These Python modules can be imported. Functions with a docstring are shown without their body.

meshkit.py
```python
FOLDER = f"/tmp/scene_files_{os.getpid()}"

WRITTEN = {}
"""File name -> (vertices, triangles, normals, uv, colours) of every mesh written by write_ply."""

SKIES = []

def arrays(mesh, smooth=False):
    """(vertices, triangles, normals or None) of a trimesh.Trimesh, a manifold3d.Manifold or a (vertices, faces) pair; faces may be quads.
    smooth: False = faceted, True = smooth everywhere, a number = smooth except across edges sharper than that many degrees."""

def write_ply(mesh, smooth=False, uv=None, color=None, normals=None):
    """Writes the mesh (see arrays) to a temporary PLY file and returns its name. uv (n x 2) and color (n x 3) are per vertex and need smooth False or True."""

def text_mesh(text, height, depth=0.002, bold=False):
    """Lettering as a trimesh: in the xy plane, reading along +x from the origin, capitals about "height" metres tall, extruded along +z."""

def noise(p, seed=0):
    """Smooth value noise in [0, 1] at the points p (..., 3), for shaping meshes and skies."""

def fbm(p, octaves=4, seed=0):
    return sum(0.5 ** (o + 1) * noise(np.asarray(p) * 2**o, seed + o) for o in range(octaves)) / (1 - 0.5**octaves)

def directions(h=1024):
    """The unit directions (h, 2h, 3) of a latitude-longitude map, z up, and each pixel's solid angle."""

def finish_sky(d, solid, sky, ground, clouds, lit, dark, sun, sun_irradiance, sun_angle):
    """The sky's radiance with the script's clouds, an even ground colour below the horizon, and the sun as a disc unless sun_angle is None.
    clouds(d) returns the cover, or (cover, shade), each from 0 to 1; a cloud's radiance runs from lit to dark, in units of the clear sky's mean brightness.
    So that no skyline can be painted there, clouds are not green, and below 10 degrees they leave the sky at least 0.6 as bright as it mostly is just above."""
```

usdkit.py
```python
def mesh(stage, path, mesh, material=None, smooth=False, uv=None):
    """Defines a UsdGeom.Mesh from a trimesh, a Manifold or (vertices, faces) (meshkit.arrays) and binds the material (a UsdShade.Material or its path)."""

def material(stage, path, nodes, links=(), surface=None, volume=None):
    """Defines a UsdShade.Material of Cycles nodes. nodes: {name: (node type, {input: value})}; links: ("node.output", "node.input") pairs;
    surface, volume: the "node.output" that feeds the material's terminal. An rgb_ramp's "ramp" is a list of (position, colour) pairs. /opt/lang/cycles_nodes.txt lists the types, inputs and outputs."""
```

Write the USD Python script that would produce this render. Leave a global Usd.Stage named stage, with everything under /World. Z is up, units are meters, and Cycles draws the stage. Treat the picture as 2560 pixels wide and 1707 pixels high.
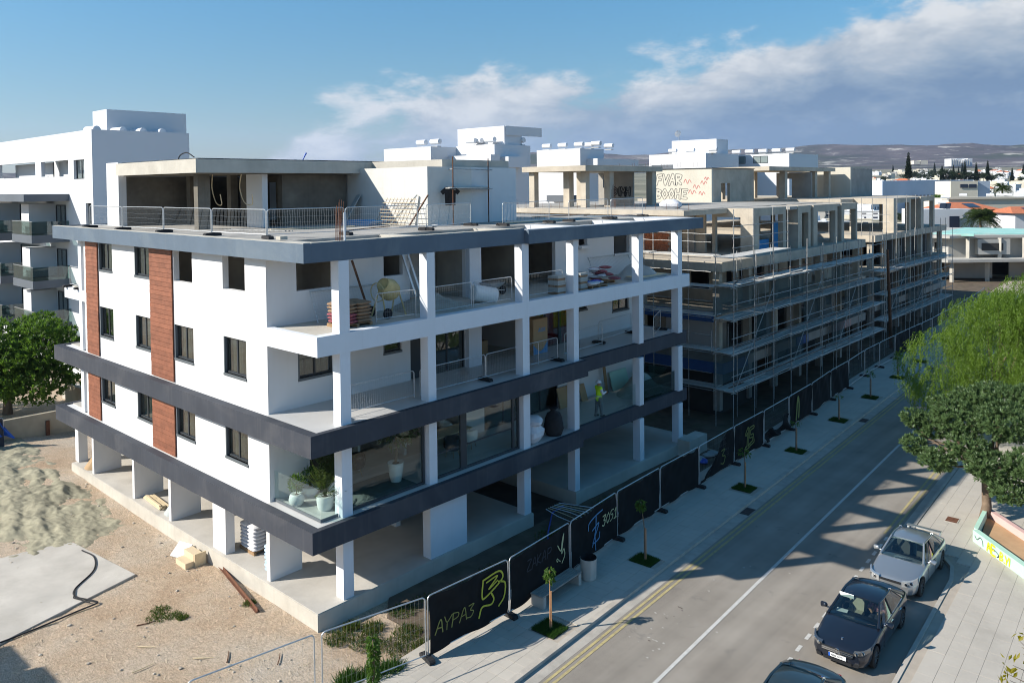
import math, random
import numpy as np, trimesh, shapely, shapely.geometry as sg, shapely.affinity, manifold3d as m3
import usdkit, meshkit
from pxr import Usd, UsdGeom, UsdLux, UsdShade, Gf, Sdf

stage = Usd.Stage.CreateInMemory()
UsdGeom.SetStageUpAxis(stage, UsdGeom.Tokens.z)
UsdGeom.SetStageMetersPerUnit(stage, 1.0)
UsdGeom.Xform.Define(stage, '/World'); UsdGeom.Scope.Define(stage, '/World/Looks')

# ------------------------------------------------------------------ camera, sky, sun, exposure
CAM = np.array([22.4703, -14.6474, 14.8485]); YAW, PITCH, ROLL, FPX = 0.7414, 0.027, -0.0109, 1997.2751
FWD = np.array([-math.sin(YAW)*math.cos(PITCH), math.cos(YAW)*math.cos(PITCH), -math.sin(PITCH)])
_r = np.array([math.cos(YAW), math.sin(YAW), 0]); _u = np.cross(_r, FWD)
RGT = _r*math.cos(ROLL)+_u*math.sin(ROLL); UPV = -_r*math.sin(ROLL)+_u*math.cos(ROLL)
EXPOSURE = 0.70
cam = UsdGeom.Camera.Define(stage, '/World/camera')
cam.CreateHorizontalApertureAttr(36.0); cam.CreateVerticalApertureAttr(36.0*682/1024)
cam.CreateFocalLengthAttr(36.0*FPX/2560); cam.CreateVerticalApertureOffsetAttr(-36.0*334.25/2560)
cam.CreateClippingRangeAttr(Gf.Vec2f(0.1, 40000)); cam.CreateExposureAttr(EXPOSURE)
cam.AddTransformOp().Set(Gf.Matrix4d(*RGT, 0, *UPV, 0, *(-FWD), 0, *CAM, 1))
SUN = np.array([-0.97, -1.33, 1.0]); SUN /= np.linalg.norm(SUN)
SKY_STRENGTH, SUN_INTENSITY = 0.058, 1.25
sun = UsdLux.DistantLight.Define(stage, '/World/sun')
sun.CreateIntensityAttr(SUN_INTENSITY); sun.CreateAngleAttr(0.5); sun.CreateNormalizeAttr(True); sun.CreateColorAttr(Gf.Vec3f(1.0, 0.945, 0.86))
_z = Gf.Vec3d(*SUN); _x = Gf.Cross(Gf.Vec3d(0, 0, 1), _z).GetNormalized(); _y = Gf.Cross(_z, _x)
sun.AddTransformOp().Set(Gf.Matrix4d(*_x, 0, *_y, 0, *_z, 0, 0, 0, 60, 1))
dome = UsdLux.DomeLight.Define(stage, '/World/sky'); dome.CreateIntensityAttr(1.0)
def mth(op, a=None, b=None, c=None, clampit=False):
    d = {'math_type': op, 'use_clamp': clampit}
    for k, v in (('value1', a), ('value2', b), ('value3', c)):
        if v is not None: d[k] = v
    return ('math', d)
sky_nodes = {
 'sky': ('sky_texture', {'sky_type': 'single_scattering', 'sun_disc': False, 'sun_elevation': math.asin(SUN[2]), 'sun_rotation': math.atan2(SUN[0], SUN[1]), 'altitude': 60.0, 'air_density': 1.0, 'aerosol_density': 0.35, 'ozone_density': 3.0}),
 'tc': ('texture_coordinate', {}), 'sep': ('separate_xyz', {}),
 'az': mth('arctan2'), 'el': mth('arcsine'),
 'azs': mth('multiply', None, 5.0), 'els': mth('multiply', None, 11.0), 'uv': ('combine_xyz', {'z': 3.7}),
 'n1': ('noise_texture', {'scale': 1.5, 'detail': 11.0, 'roughness': 0.60, 'distortion': 0.15}),
 'n2': ('noise_texture', {'scale': 0.55, 'detail': 4.0, 'roughness': 0.55}),
 # height of the bank's upper edge, rising from west to north; the bank covers the sky below it
 'edge': ('map_range', {'from_min': -0.98, 'from_max': -0.30, 'to_min': 0.098, 'to_max': 0.19, 'clamp': True}),
 'leftfade': ('map_range', {'from_min': -1.13, 'from_max': -0.99, 'to_min': -0.55, 'to_max': 0.0, 'clamp': True}),
 'under': mth('subtract'), 'bias': mth('multiply', None, 5.0), 'biasc': ('clamp', {'min': -0.26, 'max': 0.26}),
 'd1': mth('add'), 'd2': mth('add'), 'nw': mth('multiply', None, 0.80), 'd3': mth('add'),
 'cov': ('map_range', {'range_type': 'smoothstep', 'from_min': 0.84, 'from_max': 1.04, 'to_min': 0.0, 'to_max': 1.0, 'clamp': True}),
 'shade': ('map_range', {'from_min': 0.005, 'from_max': 0.11, 'to_min': 0.0, 'to_max': 0.85, 'clamp': True}),
 'shn': mth('multiply'), 'shr': ('map_range', {'from_min': -1.0, 'from_max': -0.3, 'to_min': 0.35, 'to_max': 1.25, 'clamp': True}), 'sh2': mth('subtract'), 'shc': ('clamp', {'min': 0.0, 'max': 1.0}),
 'nn': ('map_range', {'from_min': 0.38, 'from_max': 0.70, 'to_min': -0.35, 'to_max': 0.38}),
 'ccol': ('rgb_ramp', {'ramp': [(0.0, (8.4, 8.6, 8.7)), (0.3, (5.6, 6.2, 6.8)), (0.65, (3.2, 4.2, 5.4)), (1.0, (1.7, 2.75, 4.3))]}),
 'mx': ('mix', {}), 'hs': ('hsv', {'hue': 0.488, 'saturation': 1.32, 'fac': 1.0}), 'hv': ('map_range', {'from_min': 0.0, 'from_max': 0.30, 'to_min': 0.86, 'to_max': 1.62, 'clamp': True}), 'bg': ('background_shader', {'strength': SKY_STRENGTH})}
sky_links = [('tc.generated', 'sep.vector'), ('sep.x', 'az.value1'), ('sep.y', 'az.value2'), ('sep.z', 'el.value1'), ('az.value', 'azs.value1'), ('el.value', 'els.value1'),
 ('azs.value', 'uv.x'), ('els.value', 'uv.y'), ('uv.vector', 'n1.vector'), ('uv.vector', 'n2.vector'), ('az.value', 'edge.value'), ('az.value', 'leftfade.value'),
 ('edge.result', 'under.value1'), ('el.value', 'under.value2'), ('under.value', 'bias.value1'), ('bias.value', 'biasc.value'),
 ('n1.fac', 'd1.value1'), ('biasc.result', 'd1.value2'), ('n2.fac', 'nw.value1'), ('nw.value', 'd2.value1'), ('d1.value', 'd2.value2'), ('d2.value', 'd3.value1'), ('leftfade.result', 'd3.value2'), ('d3.value', 'cov.value'),
 ('under.value', 'shade.value'), ('az.value', 'shr.value'), ('shade.result', 'shn.value1'), ('shr.result', 'shn.value2'), ('n1.fac', 'nn.value'), ('shn.value', 'sh2.value1'), ('nn.result', 'sh2.value2'), ('sh2.value', 'shc.value'), ('shc.result', 'ccol.fac'),
 ('cov.result', 'mx.fac'), ('el.value', 'hv.value'), ('hv.result', 'hs.value'), ('sky.color', 'hs.color'), ('hs.color', 'mx.color1'), ('ccol.color', 'mx.color2'), ('mx.color', 'bg.color')]
skym = usdkit.material(stage, '/World/Looks/sky_look', sky_nodes, sky_links, surface='bg.background')
UsdShade.MaterialBindingAPI.Apply(dome.GetPrim()).Bind(skym)
dome.GetPrim().SetCustomDataByKey('kind', 'structure'); dome.GetPrim().SetCustomDataByKey('label', 'blue sky with a broad bank of cumulus cloud')

# ------------------------------------------------------------------ helpers
COUNT = {}
def numbered(parent, name):
    k = COUNT.get((parent, name), 0); COUNT[(parent, name)] = k+1
    return f'{parent}/{name}' + (f'_{k:03d}' if k else '')
def cd(prim, **kw):
    for k, v in kw.items():
        if v: prim.SetCustomDataByKey(k, v)
class Thing:
    def __init__(s, path, loc): s.path, s.loc = path, np.array(loc, float)
def thing(name, label, cat, loc=(0, 0, 0), rz=0.0, group=None, kind=None, scale=None):
    p = numbered('/World', name); x = UsdGeom.Xform.Define(stage, p)
    x.AddTranslateOp().Set(Gf.Vec3d(*map(float, loc))); x.AddRotateZOp().Set(float(rz)); x.AddScaleOp().Set(Gf.Vec3f(*(scale or (1, 1, 1))))
    cd(x.GetPrim(), label=label, category=cat, group=group, kind=kind)
    return Thing(p, loc)
def dup(src, label, cat, loc, rz=0.0, group=None, scale=None):
    p = numbered('/World', src.path.split('/')[2].rstrip('0123456789').rstrip('_'))
    x = UsdGeom.Xform.Define(stage, p)
    x.AddTranslateOp().Set(Gf.Vec3d(*map(float, loc))); x.AddRotateZOp().Set(float(rz)); x.AddScaleOp().Set(Gf.Vec3f(*map(float, scale or (1, 1, 1))))
    x.GetPrim().GetReferences().AddInternalReference(src.path); x.GetPrim().SetInstanceable(True)
    cd(x.GetPrim(), label=label, category=cat, group=group)
    return Thing(p, loc)
def curve(pts, n=8):
    P = np.array(pts, float); E = np.vstack([2*P[0]-P[1], P, 2*P[-1]-P[-2]]); Q = []
    for i in range(1, len(E)-2):
        for t in np.linspace(0, 1, n, endpoint=False): Q.append(.5*((2*E[i])+(-E[i-1]+E[i+1])*t+(2*E[i-1]-5*E[i]+4*E[i+1]-E[i+2])*t*t+(-E[i-1]+3*E[i]-3*E[i+1]+E[i+2])*t**3))
    return np.array(Q+[P[-1]])
class MB:
    """collects faces; build() makes them one mesh"""
    def __init__(s): s.V, s.F, s.n = [], [], 0
    def add(s, v, f):
        v = np.asarray(v, float).reshape(-1, 3); f = np.asarray(f, int)
        if f.shape[1] == 4: f = np.vstack([f[:, [0, 1, 2]], f[:, [0, 2, 3]]])
        s.V.append(v); s.F.append(f+s.n); s.n += len(v); return s
    def tm(s, m): return s.add(m.vertices, m.faces)
    BF = [[0, 3, 2, 1], [4, 5, 6, 7], [0, 1, 5, 4], [1, 2, 6, 5], [2, 3, 7, 6], [3, 0, 4, 7]]
    def box(s, x0, x1, y0, y1, z0, z1):
        if x1 < x0: x0, x1 = x1, x0
        if y1 < y0: y0, y1 = y1, y0
        if z1 < z0: z0, z1 = z1, z0
        return s.add([(x0, y0, z0), (x1, y0, z0), (x1, y1, z0), (x0, y1, z0), (x0, y0, z1), (x1, y0, z1), (x1, y1, z1), (x0, y1, z1)], MB.BF)
    def frame_box(s, o, a, b, c):
        """box with corner o and edge vectors a, b, c"""
        o, a, b, c = (np.asarray(t, float) for t in (o, a, b, c))
        v = np.array([o, o+a, o+a+b, o+b, o+c, o+a+c, o+a+b+c, o+b+c]); f = np.array(MB.BF)
        if np.dot(np.cross(a, b), c) < 0: f = f[:, ::-1]
        return s.add(v, f)
    def bar(s, p, q, w, h=None):
        p, q = np.asarray(p, float), np.asarray(q, float); h = h or w; d = q-p
        up = np.array([0, 0, 1.]) if abs(d[2]) < 0.95*np.linalg.norm(d) else np.array([1., 0, 0])
        a = np.cross(d, up); a /= np.linalg.norm(a); b = np.cross(a, d); b /= np.linalg.norm(b)
        return s.frame_box(p-a*w/2-b*h/2, d, a*w, b*h)
    def tube(s, pts, r, n=8, caps=True):
        P = np.asarray(pts, float); k = len(P); rr = np.full(k, r) if np.ndim(r) == 0 else np.asarray(r)
        T = np.gradient(P, axis=0) if k > 2 else np.array([P[1]-P[0]]*2)
        T /= np.linalg.norm(T, axis=1, keepdims=True)+1e-12
        ref = np.array([0, 0, 1.]) if abs(T[0][2]) < 0.9 else np.array([1., 0, 0]); N = np.cross(T[0], ref); N /= np.linalg.norm(N)
        V = []; an = np.linspace(0, 2*math.pi, n, endpoint=False)
        for i in range(k):
            N = N-T[i]*np.dot(N, T[i]); N /= np.linalg.norm(N)+1e-12; B = np.cross(T[i], N)
            V.append(P[i]+rr[i]*(np.cos(an)[:, None]*N+np.sin(an)[:, None]*B))
        V = np.vstack(V); F = []
        for i in range(k-1):
            for j in range(n):
                a, b = i*n+j, i*n+(j+1) % n; F += [[a, b, b+n], [a, b+n, a+n]]
        if caps:
            V = np.vstack([V, P[:1], P[-1:]]); c0, c1 = len(V)-2, len(V)-1
            for j in range(n): F += [[c0, (j+1) % n, j], [c1, (k-1)*n+j, (k-1)*n+(j+1) % n]]
        return s.add(V, F)
    def lathe(s, prof, at=(0, 0, 0), n=24):
        prof = np.asarray(prof, float); an = np.linspace(0, 2*math.pi, n, endpoint=False); k = len(prof)
        V = np.array([[r*math.cos(t), r*math.sin(t), z] for r, z in prof for t in an])+np.asarray(at, float); F = []
        for i in range(k-1):
            for j in range(n):
                a, b = i*n+j, i*n+(j+1) % n; F += [[a, b, b+n], [a, b+n, a+n]]
        return s.add(V, F)
    def prism(s, poly, z0, z1):
        g = poly if hasattr(poly, 'geom_type') else sg.Polygon(poly)
        for q in getattr(g, 'geoms', [g]):
            m = trimesh.creation.extrude_polygon(q, z1-z0, engine='earcut'); m.apply_translation([0, 0, z0]); s.tm(m)
        return s
    def slabwall(s, poly, o, a, b, t):
        """poly (2-D, u/v) extruded by t: o + u*a + v*b + w*(a x b)"""
        a, b, o = (np.asarray(q, float) for q in (a, b, o)); c = np.cross(a, b)
        for q in getattr(poly, 'geoms', [poly]):
            m = trimesh.creation.extrude_polygon(q, t, engine='earcut'); v = m.vertices
            s.add(o+v[:, :1]*a+v[:, 1:2]*b+v[:, 2:3]*c, m.faces)
        return s
    def arrays(s): return np.vstack(s.V), np.vstack(s.F)
    def build(s, name, mat, parent=None, smooth=False, **kw):
        v, f = s.arrays()
        loc = parent.loc if parent is not None else 0
        p = numbered(parent.path if parent is not None else '/World', name)
        m = usdkit.mesh(stage, p, (v-loc, f), LOOK(mat), smooth=smooth)
        cd(m.GetPrim(), **kw)
        return Thing(p, loc if parent is not None else (0, 0, 0))
def wallpoly(u0, u1, v0, v1, holes=()):
    g = sg.box(u0, v0, u1, v1)
    for h in holes: g = g.difference(sg.box(h[0], h[2], h[1], h[3]))
    return g
def xwall(mb, x, y0, y1, z0, z1, holes=(), t=0.2):   # outer face at x, thickness towards -x; holes (ya, yb, za, zb)
    return mb.slabwall(wallpoly(y0, y1, z0, z1, holes), (x-t, 0, 0), (0, 1, 0), (0, 0, 1), t)
def ywall(mb, y, x0, x1, z0, z1, holes=(), t=0.2):   # outer face at y (facing -y), thickness towards +y; holes (xa, xb, za, zb)
    return mb.slabwall(wallpoly(x0, x1, z0, z1, holes), (0, y+t, 0), (1, 0, 0), (0, 0, 1), t)
def at(u, v, z=0.0):
    """the point of the level z seen at the pixel (u, v) of the 2560-wide photograph"""
    d = FWD+RGT*(u-1280)/FPX-UPV*(v-519.2485)/FPX; return CAM+d*(z-CAM[2])/d[2]
RD, RN, RO = np.array([-.0504, .9987]), np.array([.9987, .0504]), np.array([7.34, 0.])
def ns(n, s, z=0.0):                                  # road frame: n across (to the east), s along
    q = RO+n*RN+s*RD; return np.array([q[0], q[1], z])
ROADRZ = math.degrees(math.atan2(-RD[0], RD[1]))      # rotation that turns +y into the road's direction

LOOKS = {}
def LOOK(name):
    return LOOKS[name]
def look(name, col, var=0.12, scale=1.5, rough=0.75, bump=0.15, bscale=30.0, stain=0.0, staincol=(.18, .16, .13), streak=0.0, spec=0.35, metal=0.0, island=0.0, coat=0.0, sscale=0.35):
    """a painted or mineral surface: two sizes of tone variation, fine relief, stains and rain streaks of their own shape"""
    c = np.array(col, float)
    N = {'g': ('geometry', {}), 'n': ('noise_texture', {'scale': scale, 'detail': 6.0, 'roughness': 0.6}),
         'r': ('rgb_ramp', {'ramp': [(0.3, tuple(np.clip(c*(1-var), 0, 1))), (0.7, tuple(np.clip(c*(1+var), 0, 1)))]}),
         'p': ('principled_bsdf', {'roughness': rough, 'specular_ior_level': spec, 'metallic': metal, 'coat_weight': coat})}
    L = [('g.position', 'n.vector'), ('n.fac', 'r.fac')]; last = 'r.color'
    if stain:
        N |= {'sn': ('noise_texture', {'scale': sscale, 'detail': 8.0, 'roughness': 0.65, 'distortion': 0.6}), 'sm': ('map_range', {'from_min': 0.5, 'from_max': 0.72, 'to_min': 0.0, 'to_max': stain, 'clamp': True}), 'sx': ('mix', {'color2': staincol})}
        L += [('g.position', 'sn.vector'), ('sn.fac', 'sm.value'), ('sm.result', 'sx.fac'), (last, 'sx.color1')]; last = 'sx.color'
    if streak:
        N |= {'km': ('mapping', {'scale': (5.0, 5.0, 0.25)}), 'kn': ('noise_texture', {'scale': 1.0, 'detail': 5.0, 'roughness': 0.6}), 'kr': ('map_range', {'from_min': 0.52, 'from_max': 0.78, 'to_min': 0.0, 'to_max': streak, 'clamp': True}), 'kx': ('mix', {'color2': staincol})}
        L += [('g.position', 'km.vector'), ('km.vector', 'kn.vector'), ('kn.fac', 'kr.value'), ('kr.result', 'kx.fac'), (last, 'kx.color1')]; last = 'kx.color'
    if island:
        N |= {'im': ('map_range', {'from_min': 0.0, 'from_max': 1.0, 'to_min': 1-island, 'to_max': 1+island}), 'oi': ('object_info', {}), 'ih': ('hsv', {'hue': 0.5, 'saturation': 1.0, 'fac': 1.0})}
        L += [('oi.random', 'im.value'), ('im.result', 'ih.value'), (last, 'ih.color')]; last = 'ih.color'
    L.append((last, 'p.base_color'))
    if bump:
        N |= {'bn': ('noise_texture', {'scale': bscale, 'detail': 4.0}), 'b': ('bump', {'strength': bump, 'distance': 0.02})}
        L += [('g.position', 'bn.vector'), ('bn.fac', 'b.height'), ('b.normal', 'p.normal')]
    LOOKS[name] = usdkit.material(stage, '/World/Looks/'+name, N, L, surface='p.BSDF')
def plain(name, col, rough=0.5, spec=0.4, metal=0.0, coat=0.0):
    LOOKS[name] = usdkit.material(stage, '/World/Looks/'+name, {'p': ('principled_bsdf', {'base_color': col, 'roughness': rough, 'specular_ior_level': spec, 'metallic': metal, 'coat_weight': coat})}, surface='p.BSDF')
def glass(name, tint=(0.75, 0.85, 0.83), refl=1.0, base=.045):
    LOOKS[name] = usdkit.material(stage, '/World/Looks/'+name, {'f': ('layer_weight', {'blend': .5}), 'p5': mth('power', None, 4.5), 'm': mth('multiply_add', None, .9*refl, base*refl, clampit=True), 't': ('transparent_bsdf', {'color': tint}), 'g': ('glossy_bsdf', {'color': (.95, .97, 1.), 'roughness': 0.015}), 'x': ('mix_closure', {})},
        [('f.facing', 'p5.value1'), ('p5.value', 'm.value1'), ('m.value', 'x.fac'), ('t.BSDF', 'x.closure1'), ('g.BSDF', 'x.closure2')], surface='x.closure')
def leaf(name, c0, c1, trans=0.45, rough=0.45):
    LOOKS[name] = usdkit.material(stage, '/World/Looks/'+name, {'g': ('geometry', {}), 'r': ('rgb_ramp', {'ramp': [(0.0, c0), (1.0, c1)]}), 'p': ('principled_bsdf', {'roughness': rough, 'specular_ior_level': 0.35}), 't': ('translucent_bsdf', {}), 'h': ('hsv', {'hue': 0.485, 'saturation': 1.1, 'value': 1.5, 'fac': 1.0}), 'x': ('mix_closure', {'fac': trans})},
        [('g.random_per_island', 'r.fac'), ('r.color', 'p.base_color'), ('r.color', 'h.color'), ('h.color', 't.color'), ('p.BSDF', 'x.closure1'), ('t.BSDF', 'x.closure2')], surface='x.closure')

look('white_render', (.64, .64, .635), var=.03, scale=.6, rough=.85, bump=.06, bscale=60, stain=.16, staincol=(.50, .475, .43), streak=.14)
look('white_column', (.64, .665, .70), var=.03, scale=.8, rough=.8, bump=.05, bscale=60, streak=.14, stain=.12, staincol=(.46, .45, .43))
look('grey_fascia', (.046, .051, .063), var=.12, scale=.7, rough=.7, spec=.2, bump=.05, stain=.35, staincol=(.14, .135, .135), streak=.2)
look('primer_fascia', (.105, .14, .18), var=.10, scale=.5, rough=.7, spec=.2, bump=.05, stain=.45, staincol=(.20, .235, .25), streak=.12)
look('raw_concrete', (.36, .335, .29), var=.18, scale=.9, rough=.9, bump=.3, bscale=18, stain=.5, staincol=(.22, .19, .155), streak=.35)
look('pale_concrete', (.47, .44, .38), var=.12, scale=.8, rough=.9, bump=.25, bscale=16, stain=.4, staincol=(.30, .27, .22), streak=.25)
look('slab_concrete', (.47, .44, .39), var=.15, scale=.5, rough=.85, bump=.2, bscale=12, stain=.4, staincol=(.28, .25, .21))
look('floor_tile', (.52, .51, .49), var=.06, scale=.7, rough=.35, bump=.02, stain=.25, staincol=(.38, .36, .33), spec=.5)
look('roof_deck', (.36, .34, .305), var=.22, scale=.45, rough=.9, bump=.25, bscale=10, stain=.6, staincol=(.17, .155, .14), sscale=.5)
look('cream_render', (.50, .47, .395), var=.06, scale=.6, rough=.9, bump=.1, stain=.25, staincol=(.45, .38, .28), streak=.2)
look('dark_interior', (.16, .15, .135), var=.3, scale=.6, rough=.95, bump=.2)
look('old_white', (.56, .555, .52), var=.06, scale=.6, rough=.9, bump=.1, stain=.25, staincol=(.45, .40, .32), streak=.25)
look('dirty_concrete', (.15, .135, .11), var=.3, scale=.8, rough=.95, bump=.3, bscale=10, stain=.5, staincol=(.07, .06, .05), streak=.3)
look('room_white', (.55, .54, .52), var=.06, scale=.5, rough=.9, bump=.05)
plain('frame_metal', (.035, .04, .045), .4)
plain('sill_metal', (.10, .115, .125), .45)
plain('steel', (.55, .56, .57), .35, metal=.85)
look('scaffold_steel', (.34, .335, .32), var=.35, scale=6, rough=.55, bump=.1, metal=.4)
look('rust', (.13, .055, .03), var=.4, scale=8, rough=.85, bump=.3)
plain('rubber', (.018, .018, .02), .8)
look('black_cloth', (.009, .010, .011), var=.3, scale=2, rough=.85, bump=.15, bscale=120, stain=.35, staincol=(.022, .021, .019), sscale=1.2, spec=.15)
glass('window_glass', (.62, .67, .65), 1.3, .07)
glass('clear_glass', (.90, .955, .94), 1.0)
glass('balcony_glass', (.42, .52, .50), 1.2, .06)
look('curtain', (.33, .32, .27), var=.2, scale=4, rough=.9, bump=0)
# ------------------------------------------------------------------ the setting: terrain, hills, yard, road, pavements
def setting(mb, name, mat, smooth=False, label=None, kind='structure'):
    return mb.build(name, mat, None, smooth=smooth, kind=kind, label=label)
look('far_land', (.20, .185, .13), var=.45, scale=.012, rough=1.0, bump=0, stain=.8, staincol=(.065, .085, .05), sscale=.02)
LOOKS['hill_land'] = usdkit.material(stage, '/World/Looks/hill_land', {'g': ('geometry', {}), 'n': ('noise_texture', {'scale': .0024, 'detail': 10.0, 'roughness': .65}), 'r': ('rgb_ramp', {'ramp': [(.3, (.045, .055, .05)), (.46, (.085, .078, .085)), (.56, (.125, .108, .115)), (.68, (.22, .20, .18))]}),
    'v': ('noise_texture', {'scale': .0065, 'detail': 7.0, 'roughness': .7}), 'm': ('map_range', {'from_min': .57, 'from_max': .64, 'to_min': 0, 'to_max': .65, 'clamp': True}), 'x': ('mix', {'color2': (.50, .47, .42)}), 'w': ('noise_texture', {'scale': .0021, 'detail': 6.0}), 'wm': ('map_range', {'from_min': .52, 'from_max': .62, 'to_min': 0, 'to_max': .85, 'clamp': True}), 'wx': ('mix', {'color2': (.05, .065, .045)}), 'p': ('principled_bsdf', {'roughness': 1.0, 'specular_ior_level': .05})},
    [('g.position', 'n.vector'), ('n.fac', 'r.fac'), ('g.position', 'w.vector'), ('w.fac', 'wm.value'), ('wm.result', 'wx.fac'), ('r.color', 'wx.color1'), ('g.position', 'v.vector'), ('v.fac', 'm.value'), ('m.result', 'x.fac'), ('wx.color', 'x.color1'), ('x.color', 'p.base_color')], surface='p.BSDF')
def land(r, th, x, y):
    return np.where(r < 220, -0.12, -0.12+(np.maximum(r, 220)-220)*0.0215)
def polar(r0, r1, nr, nt, hf, th0=-math.pi, th1=math.pi):
    rs = np.geomspace(r0, r1, nr); ts = np.linspace(th0, th1, nt)
    R_, T_ = np.meshgrid(rs, ts, indexing='ij'); X = 20+R_*np.sin(T_); Y = -10+R_*np.cos(T_); Z = hf(R_, T_, X, Y)
    i = np.arange((nr-1)*(nt)).reshape(nr-1, nt)[:, :-1].ravel()
    return np.stack([X, Y, Z], -1).reshape(-1, 3), np.stack([i, i+1, i+nt+1, i+nt], 1)[:, ::-1]
def hillf(r, th, x, y):
    p = np.stack([x/1500, y/1500, np.zeros_like(x)], -1)
    ridge = meshkit.fbm(p, 6, 11); fine = meshkit.fbm(p*4.2, 5, 3)
    t = np.clip((r-2300)/3600, 0, 1); t = t*t*(3-2*t)
    west = np.clip((th+1.15)/.45, 0.42, 1.0)
    back = np.clip((r-6200)/3000, 0, 1)
    return (r-220)*0.0215*np.clip(1-(r-2300)/9000, .4, 1)-6+t*west*(60+255*ridge**1.35+45*(fine-.5))*(1-.35*back)
v, f = polar(0.5, 2700, 70, 181, land); setting(MB().add(v, f), 'ground', 'far_land', True, 'flat built-up coastal plain that reaches the foot of the hills')
v, f = polar(2300, 11000, 90, 721, hillf); setting(MB().add(v, f), 'hills', 'hill_land', True, 'low purplish hills with pale fields along the horizon')

# yard of bare dirt round the building
LOOKS['dirt'] = usdkit.material(stage, '/World/Looks/dirt', {'g': ('geometry', {}), 'n': ('noise_texture', {'scale': .22, 'detail': 8.0, 'roughness': .62}), 'r': ('rgb_ramp', {'ramp': [(.3, (.47, .325, .21)), (.45, (.58, .44, .31)), (.6, (.62, .515, .40)), (.75, (.63, .56, .475))]}),
    'ms': ('mapping', {'scale': (.8, 1.9, 1.0), 'rotation': (0, 0, .5)}), 'f': ('noise_texture', {'scale': 5.5, 'detail': 6.0, 'roughness': .75, 'distortion': 2.2}), 'fr': ('map_range', {'from_min': .36, 'from_max': .64, 'to_min': .60, 'to_max': 1.25, 'clamp': True}), 'h': ('hsv', {'hue': .5, 'saturation': 1.0, 'fac': 1.0}),
    'b': ('bump', {'strength': .95, 'distance': .09}), 'p': ('principled_bsdf', {'roughness': .95, 'specular_ior_level': .1})},
    [('g.position', 'n.vector'), ('n.fac', 'r.fac'), ('g.position', 'ms.vector'), ('ms.vector', 'f.vector'), ('f.fac', 'fr.value'), ('fr.result', 'h.value'), ('r.color', 'h.color'), ('h.color', 'p.base_color'), ('f.fac', 'b.height'), ('b.normal', 'p.normal')], surface='p.BSDF')
look('wet_soil', (.085, .062, .048), var=.3, scale=1.2, rough=.95, bump=.5, bscale=6)
def yardz(x, y):
    p = np.stack([x*.8, y*.8, 0*x], -1); z = .05*(meshkit.fbm(p, 4, 2)-.5)+.07*(meshkit.fbm(p*.25, 2, 9)-.5)
    far = np.clip((-x-12)/9, 0, 1)*np.clip((2.5-y)/3, 0, 1); z = z+.26*far                      # the ground climbs along the podium
    z = z-.10*np.clip((x-1.0)/2, 0, 1)
    for off in (0., 1.75): d = (y+8.2+off)-.62*(x+2.5)*-1-.5*np.sin(x*.35); z = z-.045*np.exp(-(d/.22)**2)*np.clip((-x-1)/2, 0, 1)*np.clip((x+13)/3, 0, 1)
    return z
xs = np.concatenate([np.arange(-75, -30, 1.2), np.arange(-30, 4.6, .16)]); ys = np.concatenate([np.arange(-26, 4, .16), np.arange(4, 33, .5), np.arange(33, 128, 1.5)])
X, Y = np.meshgrid(xs, ys); lim = 7.34-3.45-.0505*Y; X = np.minimum(X, lim); Z = yardz(X, Y)
Z = np.where((X > -13.5) & (X < .4) & (Y > .45) & (Y < 31), -.06, Z); ny, nx = X.shape
i = np.arange(ny*nx).reshape(ny, nx)[:-1, :-1].ravel()
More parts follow.
